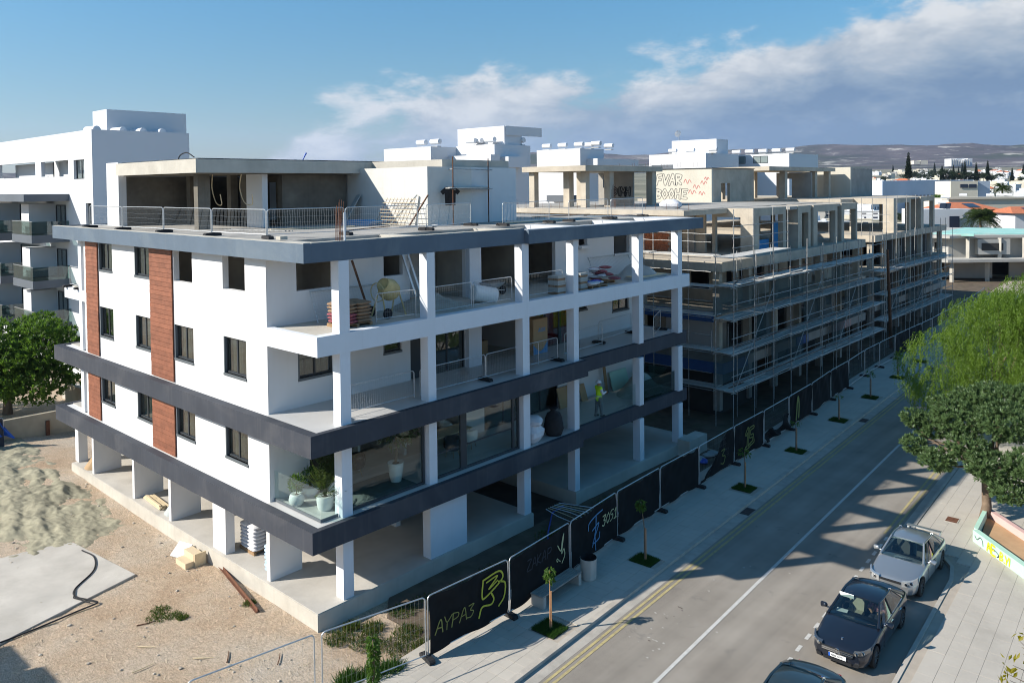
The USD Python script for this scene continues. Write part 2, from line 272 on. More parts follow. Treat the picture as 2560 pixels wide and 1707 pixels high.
setting(MB().add(np.stack([X, Y, Z], -1).reshape(-1, 3), np.stack([i, i+1, i+nx+1, i+nx], 1)), 'yard', 'dirt', True, 'bare yard of tan dirt and straw round the building')

# dark damp soil along the shaded street side, lying on the yard
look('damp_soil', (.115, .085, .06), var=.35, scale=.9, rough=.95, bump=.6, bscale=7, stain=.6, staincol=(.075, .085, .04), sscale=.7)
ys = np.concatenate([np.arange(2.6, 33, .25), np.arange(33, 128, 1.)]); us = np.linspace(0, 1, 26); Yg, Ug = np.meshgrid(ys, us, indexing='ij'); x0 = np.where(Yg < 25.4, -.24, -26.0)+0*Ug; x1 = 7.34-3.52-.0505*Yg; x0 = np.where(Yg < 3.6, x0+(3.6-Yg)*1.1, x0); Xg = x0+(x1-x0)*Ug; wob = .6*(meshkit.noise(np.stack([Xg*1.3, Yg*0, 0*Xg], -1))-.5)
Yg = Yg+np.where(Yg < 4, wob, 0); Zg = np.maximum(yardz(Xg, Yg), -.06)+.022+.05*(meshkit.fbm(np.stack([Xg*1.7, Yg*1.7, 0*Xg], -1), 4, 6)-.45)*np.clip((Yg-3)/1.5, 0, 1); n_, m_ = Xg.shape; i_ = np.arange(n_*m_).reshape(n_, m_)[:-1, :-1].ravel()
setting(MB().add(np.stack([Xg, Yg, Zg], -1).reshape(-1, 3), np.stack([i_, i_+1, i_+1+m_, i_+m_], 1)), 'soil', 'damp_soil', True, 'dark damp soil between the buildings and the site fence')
setting(MB().box(-13.5, -.2, 11.3, 14.3, -.4, -.02), 'soil_pit', 'wet_soil', False, 'dark earth pit between the two podium plates')
rq = np.random.default_rng(31); n_ = 2600; P_ = np.stack([rq.uniform(-20, 3.4, n_), rq.uniform(-9.5, .2, n_), np.zeros(n_)], 1); P_[:, 2] = yardz(P_[:, 0], P_[:, 1])+.012; a_ = rq.uniform(0, 6.28, n_); L_ = rq.uniform(.06, .26, n_)
look('straw', (.56, .46, .32), var=.25, scale=3, rough=.9, bump=0); look('pebble', (.42, .37, .30), var=.3, scale=3, rough=.95, bump=.2)
d_ = np.stack([np.cos(a_), np.sin(a_), rq.uniform(-.02, .12, n_)], 1)*L_[:, None]; w_ = np.stack([-np.sin(a_), np.cos(a_), 0*a_], 1)*rq.uniform(.006, .014, n_)[:, None]; V_ = np.stack([P_-w_, P_+w_, P_+d_+w_*.3+[0, 0, .01], P_+d_-w_*.3+[0, 0, .01]], 1).reshape(-1, 3); q_ = np.arange(n_)*4
MB().add(V_, np.stack([q_, q_+1, q_+2, q_+3], 1)).build('straw_litter', 'straw', None, kind='stuff', label='loose straw and chips scattered on the yard', category='straw')
m_ = MB(); ico = trimesh.creation.icosphere(1, 1.0)
for k in range(520): r_ = .015+.055*rq.random()**3; x_, y_ = rq.uniform(-22, 3.4), rq.uniform(-9.5, .2); m_.add(ico.vertices*(1+.35*(rq.random((42, 1))-.5))*[r_, r_*rq.uniform(.7, 1.2), r_*.6]+[x_, y_, float(yardz(np.array(x_), np.array(y_)))+r_*.3], ico.faces)
m_.build('pebbles', 'pebble', None, kind='stuff', label='small stones and rubble scattered on the yard', category='stones')

LOOKS['asphalt'] = usdkit.material(stage, '/World/Looks/asphalt', {'g': ('geometry', {}), 'n': ('noise_texture', {'scale': .35, 'detail': 8.0, 'roughness': .6}), 'r': ('rgb_ramp', {'ramp': [(.3, (.215, .19, .16)), (.5, (.26, .232, .196)), (.7, (.30, .27, .23))]}),
    'm': ('mapping', {'rotation': (0, 0, -.0504), 'scale': (1.1, .035, 1.0)}), 'l': ('noise_texture', {'scale': 1.0, 'detail': 4.0, 'roughness': .5}), 'lr': ('map_range', {'from_min': .35, 'from_max': .65, 'to_min': .84, 'to_max': 1.10, 'clamp': True}), 'h': ('hsv', {'hue': .5, 'saturation': 1.0, 'fac': 1.0}),
    'o': ('noise_texture', {'scale': .9, 'detail': 9.0, 'roughness': .7, 'distortion': .5}), 'om': ('map_range', {'from_min': .60, 'from_max': .72, 'to_min': 0.0, 'to_max': .45, 'clamp': True}), 'ox': ('mix', {'color2': (.10, .098, .095)}), 'f': ('noise_texture', {'scale': 55.0, 'detail': 5.0, 'roughness': .7}), 'fr': ('map_range', {'from_min': .3, 'from_max': .7, 'to_min': .8, 'to_max': 1.2}), 'h2': ('hsv', {'hue': .5, 'saturation': 1.0, 'fac': 1.0}),
    'b': ('bump', {'strength': .35, 'distance': .012}), 'p': ('principled_bsdf', {'roughness': .85, 'specular_ior_level': .3})},
    [('g.position', 'n.vector'), ('n.fac', 'r.fac'), ('g.position', 'm.vector'), ('m.vector', 'l.vector'), ('l.fac', 'lr.value'), ('lr.result', 'h.value'), ('r.color', 'h.color'), ('g.position', 'o.vector'), ('o.fac', 'om.value'), ('om.result', 'ox.fac'), ('h.color', 'ox.color1'), ('g.position', 'f.vector'), ('f.fac', 'fr.value'), ('fr.result', 'h2.value'), ('ox.color', 'h2.color'), ('h2.color', 'p.base_color'), ('f.fac', 'b.height'), ('b.normal', 'p.normal')], surface='p.BSDF')
look('gutter_concrete', (.38, .35, .305), var=.15, scale=1.5, rough=.9, bump=.2, stain=.5, staincol=(.18, .17, .15))
look('kerb_stone', (.43, .39, .335), var=.12, scale=2, rough=.9, bump=.2, stain=.4, staincol=(.2, .19, .17))
look('tile_bed', (.38, .33, .27), var=.1, scale=2, rough=.95, bump=.2)
look('paving', (.455, .415, .355), var=.08, scale=.5, rough=.85, bump=.12, bscale=40, stain=.3, staincol=(.24, .215, .18), island=.05)
look('yellow_paint', (.40, .33, .16), var=.2, scale=7, rough=.85, bump=.1, stain=.85, staincol=(.24, .215, .165), sscale=2.5)
look('white_paint', (.50, .49, .46), var=.12, scale=7, rough=.8, bump=.1, stain=.4, staincol=(.25, .24, .22), sscale=3)
def strip(mb, n0, n1, s0, s1, z, zb=None):
    c = [ns(n0, s0, z), ns(n1, s0, z), ns(n1, s1, z), ns(n0, s1, z)]
    if zb is None: return mb.add(c, [[0, 1, 2, 3]])
    return mb.add([p-np.array([0, 0, z-zb]) for p in c]+c, MB.BF)
look('drain_iron', (.075, .055, .05), var=.3, scale=6, rough=.7, bump=.3)
road = setting(strip(MB(), -.58, 11.0, -60, 150, 0.0), 'road', 'asphalt', label='grey asphalt street running away along the building site')
strip(MB(), -.58, -.12, -60, 150, .004).build('gutter', 'gutter_concrete', road)
strip(MB(), 5.52, 5.84, 20.6, 150, .004).build('gutter', 'gutter_concrete', road)
for n in (-.02, .2): strip(MB(), n, n+.1, -60, 150, .008).build('yellow_line', 'yellow_paint', road)
for n in (5.06, 5.30): strip(MB(), n, n+.1, 20.3, 150, .008).build('yellow_line', 'yellow_paint', road)
strip(MB(), 2.54, 2.66, -60, 150, .008).build('centre_line', 'white_paint', road)
for k in range(26): strip(MB(), 5.24, 5.36, -1.4+k*.84, -1.0+k*.84, .008).build('parking_dash', 'white_paint', road)
rq = random.Random(17); look('paint_splash', (.40, .38, .34), var=.1, scale=5, rough=.9)
for k in range(46):
    c = ns(rq.uniform(.5, 5.0), rq.uniform(3, 34), .0085) if k > 22 else ns(rq.uniform(.6, 1.9), rq.uniform(6.2, 9.6), .0085); a0 = rq.uniform(0, 6); r0 = rq.uniform(.010, .036); pts = [c+np.array([r0*(1+.5*math.sin(3*t+a0))*math.cos(t)*1.5, r0*(1+.4*math.cos(2*t+a0))*math.sin(t), 0]) for t in np.linspace(0, 2*math.pi, 10)[:-1]]
    MB().add([c]+pts, [[0, i, i % 9+1] for i in range(1, 10)]).build('paint_splash', 'paint_splash' if k % 4 else 'drain_iron', road)
for s in (18.5, 36.2, 54.0):
    m = MB(); strip(m, -.55, -.13, s, s+.85, .010, -.02); g = m.build('drain_grate', 'drain_iron', road)
    m = MB()
    for k in range(7): strip(m, -.53, -.15, s+.06+k*.11, s+.11+k*.11, .022, .008)
    m.build('grate_bar', 'drain_iron', g)
# pavements and kerbs
pavl = setting(strip(MB(), -4.2, -.8, -60, 150, .075, -.3), 'pavement', 'tile_bed', label='paved footway between site fence and kerb')
PAV_E = sg.Polygon([(8.25, -60), (8.25, 17.4), (8.05, 18.6), (7.4, 19.6), (6.6, 20.3), (6.02, 21.2), (6.0, 23), (6.0, 150), (34, 150), (34, -60)])
def nsprism(mb, poly, z0, z1):
    for q in getattr(poly, 'geoms', [poly]):
        m = trimesh.creation.extrude_polygon(q, z1-z0, engine='earcut'); v = m.vertices
        w = np.c_[RO[0]+v[:, 0]*RN[0]+v[:, 1]*RD[0], RO[1]+v[:, 0]*RN[1]+v[:, 1]*RD[1], v[:, 2]+z0]; mb.add(w, m.faces)
    return mb
pavr = setting(nsprism(MB(), PAV_E, -.3, .085), 'pavement', 'tile_bed', label='wide sunlit footway east of the parked cars')
kerb_w = PAV_E.exterior.buffer(.13, join_style=2).difference(PAV_E).difference(sg.box(33.9, -99, 99, 199)).intersection(sg.box(0, -59.9, 33.8, 149.9))
nsprism(MB(), kerb_w, -.3, .12).build('kerb', 'kerb_stone', pavr)
for k in range(70):
    m = MB(); strip(m, -.795, -.58, -14+k*1.0, -14+k*1.0+.985, .118+.002*math.sin(k*7.), -.3); m.build('kerb_stone', 'kerb_stone', pavl)
strip(MB(), -.79, -.60, 56, 150, .11, -.3).build('kerb', 'kerb_stone', pavl)
SAPLINGS = [5.55, 11.75, 21.25, 28.1, 35.4, 42.15, 49.2, 56.2]
rng = random.Random(4)
def tiles(parent, boxes, zt, limit=300):
    boxes = sorted(boxes, key=lambda b: np.linalg.norm(ns(b[0], b[1])-CAM)); rest = MB(); nrest = 0
    for k, (n, s, w, l) in enumerate(boxes):
        z = zt+rng.uniform(-.003, .003)
        if k < limit: strip(MB(), n, n+w, s, s+l, z, z-.04).build('paving_tile', 'paving', parent)
        else: strip(rest, n, n+w, s, s+l, z, z-.04); nrest += 1
    if nrest: rest.build('paving_tiles', 'paving', parent, kind='stuff')
bl = []
for i in range(-25, 165):
    for j in range(8):
        n, s = -4.16+j*.42, i*.42
        if any(abs(s+.2-q) < .6 and -2.3 < n < -.99 for q in SAPLINGS): continue
        bl.append((n, s, .412, .412))
tiles(pavl, bl, .1)
# strips of tile closing the gaps round each planting square
for q in SAPLINGS: pass
br = []
pe = shapely.prepared.prep(PAV_E.buffer(-.02)) if hasattr(shapely, 'prepared') else None
for i in range(2, 84):
    for j in range(0, 26):
        n, s = 6.05+j*.5, i*.5
        b = sg.box(n, s, n+.49, s+.49)
        if PAV_E.buffer(-.02).contains(b): br.append((n, s, .492, .492))
tiles(pavr, br, .115)
# ------------------------------------------------------------------ main apartment building
A = thing('apartment_building', 'nearest white unfinished apartment building with dark fascia bands and brown cladding strips', 'building', (-12, 12, 0))
G0, F1, F2, F3, RF = .62, 3.5, 6.7, 9.86, 13.0
COLY = [(1.41, 1.84), (5.41, 5.81), (10.82, 11.25), (14.37, 14.73), (19.78, 20.17), (23.61, 24.04)]
# podium: two plates with a dirt pit between them
MB().prism([(-22.7, .28), (-.2, .28), (-.2, 11.3), (-13.5, 11.3), (-13.5, 14.3), (-.2, 14.3), (-.2, 25.2), (-22.7, 25.2)], -.5, G0-.03).build('podium', 'pale_concrete', A)
MB().prism([(-22.68, .30), (-.22, .30), (-.22, 11.28), (-13.52, 11.28), (-13.52, 14.32), (-.22, 14.32), (-.22, 23.28), (-.22, 25.18), (-22.68, 25.18)], G0-.03, G0).build('podium_screed', 'slab_concrete', A)
MB().box(-.197, .55, 23.3, 25.2, -.4, .95).build('podium_block', 'pale_concrete', A)
# ground floor: blade walls and columns
for x0, x1, y0, y1 in ((-22.9, -22.45, .55, 1.0), (-20.22, -20.0, .42, 1.75), (-15.35, -15.13, .42, 1.75), (-11.6, -11.38, .42, 1.75), (-7.66, -6.64, .42, .80), (-3.62, -3.40, .42, 1.75)):
    MB().box(x0, x1, y0, y1, G0, 2.79).build('blade_wall', 'white_render', A)
for k, (y0, y1) in enumerate(COLY):
    if k == 1: MB().box(-.73, -.3, 5.41, 7.35, G0, 2.79).build('shear_wall', 'white_column', A)
    else: MB().box(-.73, -.3, y0, y1, G0 if k != 3 else .3, 2.79).build('column', 'white_column', A)
for x0, x1, y0, y1 in ((-7.2, -3.6, 6.4, 6.65), (-8.5, -8.25, 8, 12.6), (-7.0, -4.4, 17.3, 17.6), (-6.8, -6.5, 20.5, 23.5), (-14.5, -14.2, 6, 12), (-19, -18.7, 6, 11), (-13.0, -9.0, 15.0, 15.25), (-5.6, -5.2, 11.6, 12.3)):
    MB().box(x0, x1, y0, y1, G0, 2.79).build('inner_wall', 'white_render', A)
MB().box(-22, -21.8, 3, 24.8, G0, 2.79).box(-22, -9, 24.6, 24.8, G0, 2.79).build('rear_wall', 'white_render', A)
# ---- floor plates with painted edge bands
def band(z0, z1, jog, x_far, mat, y_end, dz=0.0):
    m = MB(); m.box(-24.0, 0, 0, .36, z0, z1); m.box(-.22, 0, .36, jog, z0, z1); m.box(-24.0, -23.7, .36, 24.5, z0, z1)
    m.build('edge_band', mat, A)
    MB().box(x_far-.22, x_far, jog+.003, y_end, z0+.06, z1-.004).box(-23.7, x_far-.23, y_end-.22, y_end, z0+.06, z1-.004).build('edge_band', mat, A)
for zt, jog in ((F1, 14.63), (F2, 15.04)):
    band(zt-.75, zt, jog, -.40, 'grey_fascia', 24.65)
    MB().prism([(-23.7, .36), (-.22, .36), (-.22, jog), (-.62, jog), (-.62, 24.43), (-23.7, 24.43)], zt-.71, zt-.05).build('floor_slab', 'white_render', A)
    MB().prism([(-3.45, .363), (-.223, .363), (-.223, jog), (-.623, jog), (-.623, 24.42), (-3.45, 24.42)], zt-.05, zt-.012).build('terrace_floor', 'floor_tile', A)
    MB().box(-23.69, -3.46, .75, 24.4, zt-.05, zt-.014).build('inner_floor', 'slab_concrete', A)
# third floor: white beam and terrace
MB().box(-3.45, -.29, .5, .72, 9.18, F3).box(-.69, -.29, .72, 24.82, 9.18, F3).build('edge_beam', 'white_column', A)
MB().box(-23.8, -20.5, .52, .75, 9.2, 9.76).box(-23.8, -23.6, .75, 24, 9.2, 9.76).build('edge_beam', 'white_column', A)
MB().prism([(-23.6, .75), (-.69, .72), (-.69, 24.5), (-23.6, 24.5)], 9.3, F3-.03).build('floor_slab', 'pale_concrete', A)
# columns of the street front, one per storey
for k, (y0, y1) in enumerate(COLY):
    for z0, z1 in ((F1-.012, F2-.75), (F2-.012, 9.18), (F3-.03, 12.36)):
        MB().box(-.73, -.3, y0, y1, z0, z1).build('column', 'white_column', A)
for z0, z1 in ((F1-.012, F2-.75), (F2-.012, 9.2), (9.76, 12.36)):
    MB().box(-21.75, -21.35, .52, .95, z0, z1).build('column', 'white_column', A)
# ---- the side wall with its openings
WX = [(-18.92, -17.3), (-14.73, -13.11), (-10.82, -9.14), (-6.62, -4.94)]
holes = [(a, b, 4.52, 5.9) for a, b in WX]+[(a, b, 7.76, 9.17) for a, b in WX]+[(a, b, 11.0, 12.30) for a, b in WX]
m = MB(); ywall(m, .5, -20.9, -3.45, F1-.05, 12.36, holes, .25); m.build('side_wall', 'white_render', A)
# ---- the wall behind the terraces
h1 = [(2.2, 10.3, 3.45, 5.8), (11.6, 17.0, 3.45, 5.7)]
h2 = [(1.77, 3.32, 7.75, 8.95), (5.78, 6.72, 8.07, 8.72), (7.2, 8.15, 6.6, 8.85), (8.3, 10.40, 6.6, 8.95), (11.25, 14.6, 6.6, 9.0), (15.0, 18.3, 6.6, 9.0), (18.84, 19.55, 8.25, 8.9), (21.86, 23.48, 7.8, 8.95)]
h3 = [(1.75, 3.4, 11.03, 12.3), (5.84, 6.85, 11.2, 12.3), (7.22, 10.5, 9.8, 12.3), (11.28, 16.9, 9.8, 12.3), (18.85, 19.6, 11.65, 12.2), (22.06, 23.6, 10.99, 12.2)]
for hs, z0, z1 in ((h1, F1-.05, F2-.71), (h2, F2-.05, 9.3), (h3, F3-.03, 12.36)):
    m = MB(); xwall(m, -3.45, .75, 24.3, z0, z1, hs, .22); m.build('terrace_wall', 'white_render', A)
# rooms behind: back walls and partitions, floor by floor
for z0, z1, mt in ((F1-.014, F2-.71, 'room_white'), (F2-.014, 9.3, 'room_white'), (F3-.03, 12.36, 'raw_concrete')):
    m = MB(); m.box(-9.2, -9.0, 4.0, 24.3, z0, z1); m.box(-20.6, -9.2, 4.0, 4.2, z0, z1); m.build('room_wall', mt, A)
    for y in (4.6, 7.0, 10.55, 14.75, 18.4): MB().box(-9.0, -3.7, y, y+.12, z0, z1).build('partition', mt, A)
    for x in (-16.2, -12.2, -7.9): MB().box(x, x+.12, .75, 4.0, z0, z1).build('partition', mt, A)
    MB().box(-23.5, -20.9, 12, 12.2, z0, z1).box(-20.9, -20.7, .75, 24, z0, z1).box(-20.7, -3.7, 24.1, 24.3, z0, z1).build('end_wall', 'white_render', A)
MB().box(-5.6, -5.45, 7.22, 10.5, F3-.03, 12.36).build('recess_wall', 'room_white', A)
MB().box(-3.44, -3.2, 10.52, 11.26, F3-.03, 12.36).box(-3.44, -3.2, 10.42, 11.24, F2-.012, 9.3).build('pier', 'white_column', A)
MB().box(-3.46, -3.2, 18.8, 19.65, 11.5, 11.64).box(-3.46, -3.34, 22.0, 23.66, 10.9, 10.98).build('window_ledge', 'white_render', A)
# ---- brown cladding strips: boards
look('clad_board', (.235, .088, .048), var=.22, scale=3, rough=.6, bump=.2, bscale=50, island=.10)
look('clad_dark', (.12, .05, .03), var=.2, scale=3, rough=.7)
for x0, x1 in ((-20.5, -19.0), (-13.05, -10.88)):
    for zb, ztop in ((F1, 5.94), (F2, 12.34)):
        MB().box(x0, x1, .463, .5, zb, ztop).build('clad_backing', 'clad_dark', A)
        k = 0; z = zb+.01
        while z < ztop-.1:
            MB().box(x0+.004, x1-.004, .425+.004*((k*7) % 3), .465, z, min(z+.188, ztop)).build('cladding_board', 'clad_board', A); z += .2; k += 1
# ---- windows
def window(parent, x0, x1, z0, z1, axis='y', pos=.5, sill=True, curtain=None, gl='window_glass', mull=1, deep=.10, transom=False):
    """sliding window in a wall whose outer face is at pos: facing -y (axis y) or +x (axis x)"""
    def B(m, u0, u1, w0, w1, d0, d1):
        return m.box(u0, u1, pos+d0, pos+d1, w0, w1) if axis == 'y' else m.box(pos-d1, pos-d0, u0, u1, w0, w1)
    t = .07; m = MB(); B(m, x0, x1, z0, z0+t, deep-.01, deep+.07); B(m, x0, x1, z1-t, z1, deep-.01, deep+.07); B(m, x0, x0+t, z0+t, z1-t, deep-.01, deep+.07); B(m, x1-t, x1, z0+t, z1-t, deep-.01, deep+.07)
    for k in range(mull):
        u = x0+(x1-x0)*(k+1)/(mull+1); B(m, u-.04, u+.04, z0+t, z1-t, deep, deep+.06)
    if transom: B(m, x0+t, x1-t, z0+(z1-z0)*.45-.03, z0+(z1-z0)*.45+.03, deep+.002, deep+.058)
    w = m.build('window', 'frame_metal', parent)
    for k in range(mull+1):
        a, b = x0+(x1-x0)*k/(mull+1)+.045, x0+(x1-x0)*(k+1)/(mull+1)-.045
        B(MB(), a, b, z0+t, z1-t, deep+.025, deep+.034).build('pane', gl, w)
    if sill: B(MB(), x0-.02, x1+.02, z0-.10, z0, -.035, deep-.012).build('sill', 'sill_metal', w); B(MB(), x0-.012, x0+.05, z0, z1, -.006, deep-.012).build('reveal', 'sill_metal', w)
    if curtain:
        n = 26; us = np.linspace(x0+.05, x1-.05, n); V = []
        for zz in (z0+.03, z1-.03):
            for j, u in enumerate(us):
                d = deep+.2+.035*math.sin(j*1.7+x0*3); V.append((u, pos+d, zz) if axis == 'y' else (pos-d, u, zz))
        MB().add(V, [[j, j+1, n+j+1, n+j] for j in range(n-1) if (j % 13) != 6]).build('curtain', curtain, w)
    return w
for k, (a, b) in enumerate(WX):
    window(A, a, b, 4.52, 5.9, curtain='curtain'); window(A, a, b, 7.76, 9.17, curtain='curtain')
    if k < 2: window(A, a, b, 11.0, 12.3, curtain='curtain')
window(A, 1.77, 3.32, 7.75, 8.95, 'x', -3.45, curtain='curtain'); window(A, 5.78, 6.72, 8.07, 8.72, 'x', -3.45, mull=0)
look('red_cloth', (.55, .035, .05), var=.2, scale=3, rough=.8, bump=.1)
window(A, 8.3, 10.40, 6.62, 8.95, 'x', -3.45, sill=False, deep=.05); window(A, 15.0, 18.3, 6.62, 9.0, 'x', -3.45, sill=False, mull=2, curtain='red_cloth', deep=.05)
window(A, 18.84, 19.55, 8.25, 8.9, 'x', -3.45, mull=0); window(A, 21.86, 23.48, 7.8, 8.95, 'x', -3.45, curtain='red_cloth')
window(A, 11.6, 17.0, 3.5, 5.7, 'x', -3.45, sill=False, mull=3, deep=.05)
MB().box(-3.62, -3.55, 7.2, 8.15, F2, 8.85).build('entrance_door', 'frame_metal', A)
# ---- first floor: glazed showroom front and glass balustrades
GX = -.53
def glazing(y0, y1, z0, z1, mulls):
    m = MB(); m.box(GX-.09, GX, y0, y1, z0, z0+.09).box(GX-.09, GX, y0, y1, z1-.07, z1).box(GX-.09, GX, y0, y0+.09, z0+.09, z1-.07).box(GX-.09, GX, y1-.09, y1, z0+.09, z1-.07)
    for q, w in mulls: m.box(GX-.088, GX-.002, q, q+w, z0+.09, z1-.07)
    f = m.build('glazing_frame', 'frame_metal', A); e = [y0+.09]
    for q, w in mulls: e += [q, q+w]
    e.append(y1-.09)
    for k in range(0, len(e), 2): MB().box(GX-.05, GX-.035, e[k], e[k+1], z0+.09, z1-.07).build('pane', 'clear_glass', f)
glazing(1.90, 5.36, F1, F2-.76, []); glazing(5.86, 10.78, F1, F2-.76, [(7.28, .34), (10.35, .10)])
for y0, y1 in ((5.9, 7.2), (7.65, 10.3)): MB().box(GX-.07, GX-.02, y0, y1, 4.45, 4.49).build('glazing_rail', 'frame_metal', A)
MB().box(-3.42, -.55, .66, .70, F1, F1+.1).box(-.55, -.51, .66, 1.38, F1, F1+.1).build('balustrade_shoe', 'sill_metal', A)
MB().box(-3.40, -.55, .672, .688, F1+.1, F1+1.12).build('balustrade_glass', 'clear_glass', A); MB().box(-.538, -.522, .69, 1.36, F1+.1, F1+1.12).build('balustrade_glass', 'clear_glass', A)
MB().box(-.55, -.535, 20.2, 23.58, F1+.02, F1+1.1).build('balustrade_glass', 'balcony_glass', A); MB().box(-.55, -.535, 14.75, 19.75, F1+.02, F1+1.1).build('balustrade_glass', 'clear_glass', A)
MB().box(-3.4, -.6, 24.0, 24.015, F1+.02, F1+1.1).build('balustrade_glass', 'balcony_glass', A)
# ---- roof: plate, front beam, cross beams over the terrace voids, painted edge
MB().prism([(-23.85, .35), (-3.05, .35), (-3.05, 24.6), (-23.85, 24.6)], 12.36, 12.96).build('roof_slab', 'roof_deck', A)
MB().box(-23.9, -.3, .04, .34, 12.37, 13.02).box(-23.9, -23.86, .34, 24.6, 12.37, 13.02).build('roof_edge', 'primer_fascia', A)
m = MB(); m.box(-.62, -.3, .343, 11.0, 12.37, 13.015); m.build('roof_beam', 'primer_fascia', A)
MB().box(-.42, -.06, 11.003, 25.98, 12.36, 12.955).box(-23.85, -.42, 25.6, 25.98, 12.36, 12.955).build('roof_beam', 'primer_fascia', A)
for y0, y1, mt in ((.345, 1.2, 'pale_concrete'), (5.3, 5.9, 'pale_concrete'), (10.6, 11.35, 'pale_concrete'), (14.1, 14.9, 'white_render'), (19.5, 20.3, 'white_render'), (23.4, 25.55, 'white_render')):
    MB().box(-3.05, -.62 if y1 < 11.2 else -.65, y0, y1, 12.38, 12.97).build('cross_beam', mt, A)
MB().box(-.65, -.43, 11.36, 25.5, 12.38, 12.962).build('roof_coping', 'white_render', A)
m = MB(); m.box(-.61, -.32, .36, 10.98, 13.015, 13.035).box(-23.8, -.33, .06, .32, 13.02, 13.038); m.build('roof_screed', 'pale_concrete', A)
# ---- penthouse
PZ = 16.22
MB().prism([(-20.7, 2.1), (-12.1, 2.2), (-12.1, 12.0), (-7.2, 12.6), (-7.2, 17.5), (-20.7, 17.5)], PZ-.62, PZ).build('penthouse_slab', 'pale_concrete', A)
MB().prism([(-20.5, 2.3), (-12.3, 2.4), (-12.3, 17.4), (-20.5, 17.4)], PZ, PZ+.05).build('roof_membrane', 'frame_metal', A)
MB().box(-22.5, -20.95, 2.3, 2.6, 12.96, 16.3).box(-21.2, -20.95, 2.6, 17.4, 12.96, 16.3).build('penthouse_end_wall', 'white_render', A)
m = MB(); ywall(m, 11.2, -13.6, -6.75, 12.96, 15.84, [], .25); m.box(-7.0, -6.75, 11.45, 14.2, 12.96, 15.84); m.box(-13.6, -13.35, 11.45, 17, 12.96, 15.84); m.build('penthouse_wall', 'old_white', A)
MB().box(-11.0, -7.1, 14.2, 18.0, 12.96, 15.84).build('penthouse_wall', 'white_render', A)
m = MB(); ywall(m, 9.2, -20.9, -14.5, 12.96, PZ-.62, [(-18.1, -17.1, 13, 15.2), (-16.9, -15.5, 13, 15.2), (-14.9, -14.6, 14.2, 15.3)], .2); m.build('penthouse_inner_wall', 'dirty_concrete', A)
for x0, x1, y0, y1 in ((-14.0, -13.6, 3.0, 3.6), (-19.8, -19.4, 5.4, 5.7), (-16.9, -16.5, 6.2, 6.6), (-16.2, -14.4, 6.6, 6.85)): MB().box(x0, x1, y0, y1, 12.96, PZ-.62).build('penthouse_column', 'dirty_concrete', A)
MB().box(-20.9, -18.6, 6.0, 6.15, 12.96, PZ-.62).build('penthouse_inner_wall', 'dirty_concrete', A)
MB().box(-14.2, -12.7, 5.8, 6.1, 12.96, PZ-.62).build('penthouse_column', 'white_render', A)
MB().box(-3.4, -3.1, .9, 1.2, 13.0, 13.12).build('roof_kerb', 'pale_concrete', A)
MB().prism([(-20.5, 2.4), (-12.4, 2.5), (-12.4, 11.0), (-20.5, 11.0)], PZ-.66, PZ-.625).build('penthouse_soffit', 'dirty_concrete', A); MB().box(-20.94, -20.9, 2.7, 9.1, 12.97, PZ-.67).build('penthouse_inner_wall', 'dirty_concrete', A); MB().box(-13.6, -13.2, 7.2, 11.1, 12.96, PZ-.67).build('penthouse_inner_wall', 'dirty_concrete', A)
# rebar starter bundles at the column heads
for x, y in ((-.5, 1.62),):
    for k in range(9): a = k*.7; MB().tube([(x-.16+.04*k, y+.13*math.sin(k*2.1), 12.9), (x-.16+.04*k+.01*math.sin(a), y+.13*math.sin(k*2.1), 14.25+.2*math.sin(k*1.9))], .009, 5).build('starter_bar', 'rust', A)
MB().tube([(-.38, 1.75, 12.9), (-.38, 1.75, 14.0)], .035, 8).build('vent_pipe', 'white_column', A)
# ------------------------------------------------------------------ the two concrete shells beyond, and their scaffolds
def atx(u, v, x): d = FWD+RGT*(u-1280)/FPX-UPV*(v-519.2485)/FPX; return CAM+d*(x-CAM[0])/d[0]
def aty(u, v, y): d = FWD+RGT*(u-1280)/FPX-UPV*(v-519.2485)/FPX; return CAM+d*(y-CAM[1])/d[1]
look('blue_fascia', (.035, .10, .27), var=.15, scale=1, rough=.6, bump=.05, stain=.3, staincol=(.10, .14, .2))
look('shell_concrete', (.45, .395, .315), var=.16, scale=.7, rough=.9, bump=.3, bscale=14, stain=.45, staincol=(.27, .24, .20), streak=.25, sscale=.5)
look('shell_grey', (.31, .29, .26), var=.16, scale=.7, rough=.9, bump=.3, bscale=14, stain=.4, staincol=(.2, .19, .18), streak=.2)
look('brick_red', (.42, .16, .085), var=.18, scale=5, rough=.9, bump=.3, island=.18)
look('brick_mortar', (.40, .33, .28), var=.15, scale=4, rough=.95)
look('pink_render', (.46, .30, .27), var=.1, scale=1, rough=.9)
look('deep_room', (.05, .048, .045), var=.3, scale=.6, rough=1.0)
look('xps_blue', (.05, .25, .52), var=.1, scale=2, rough=.7)
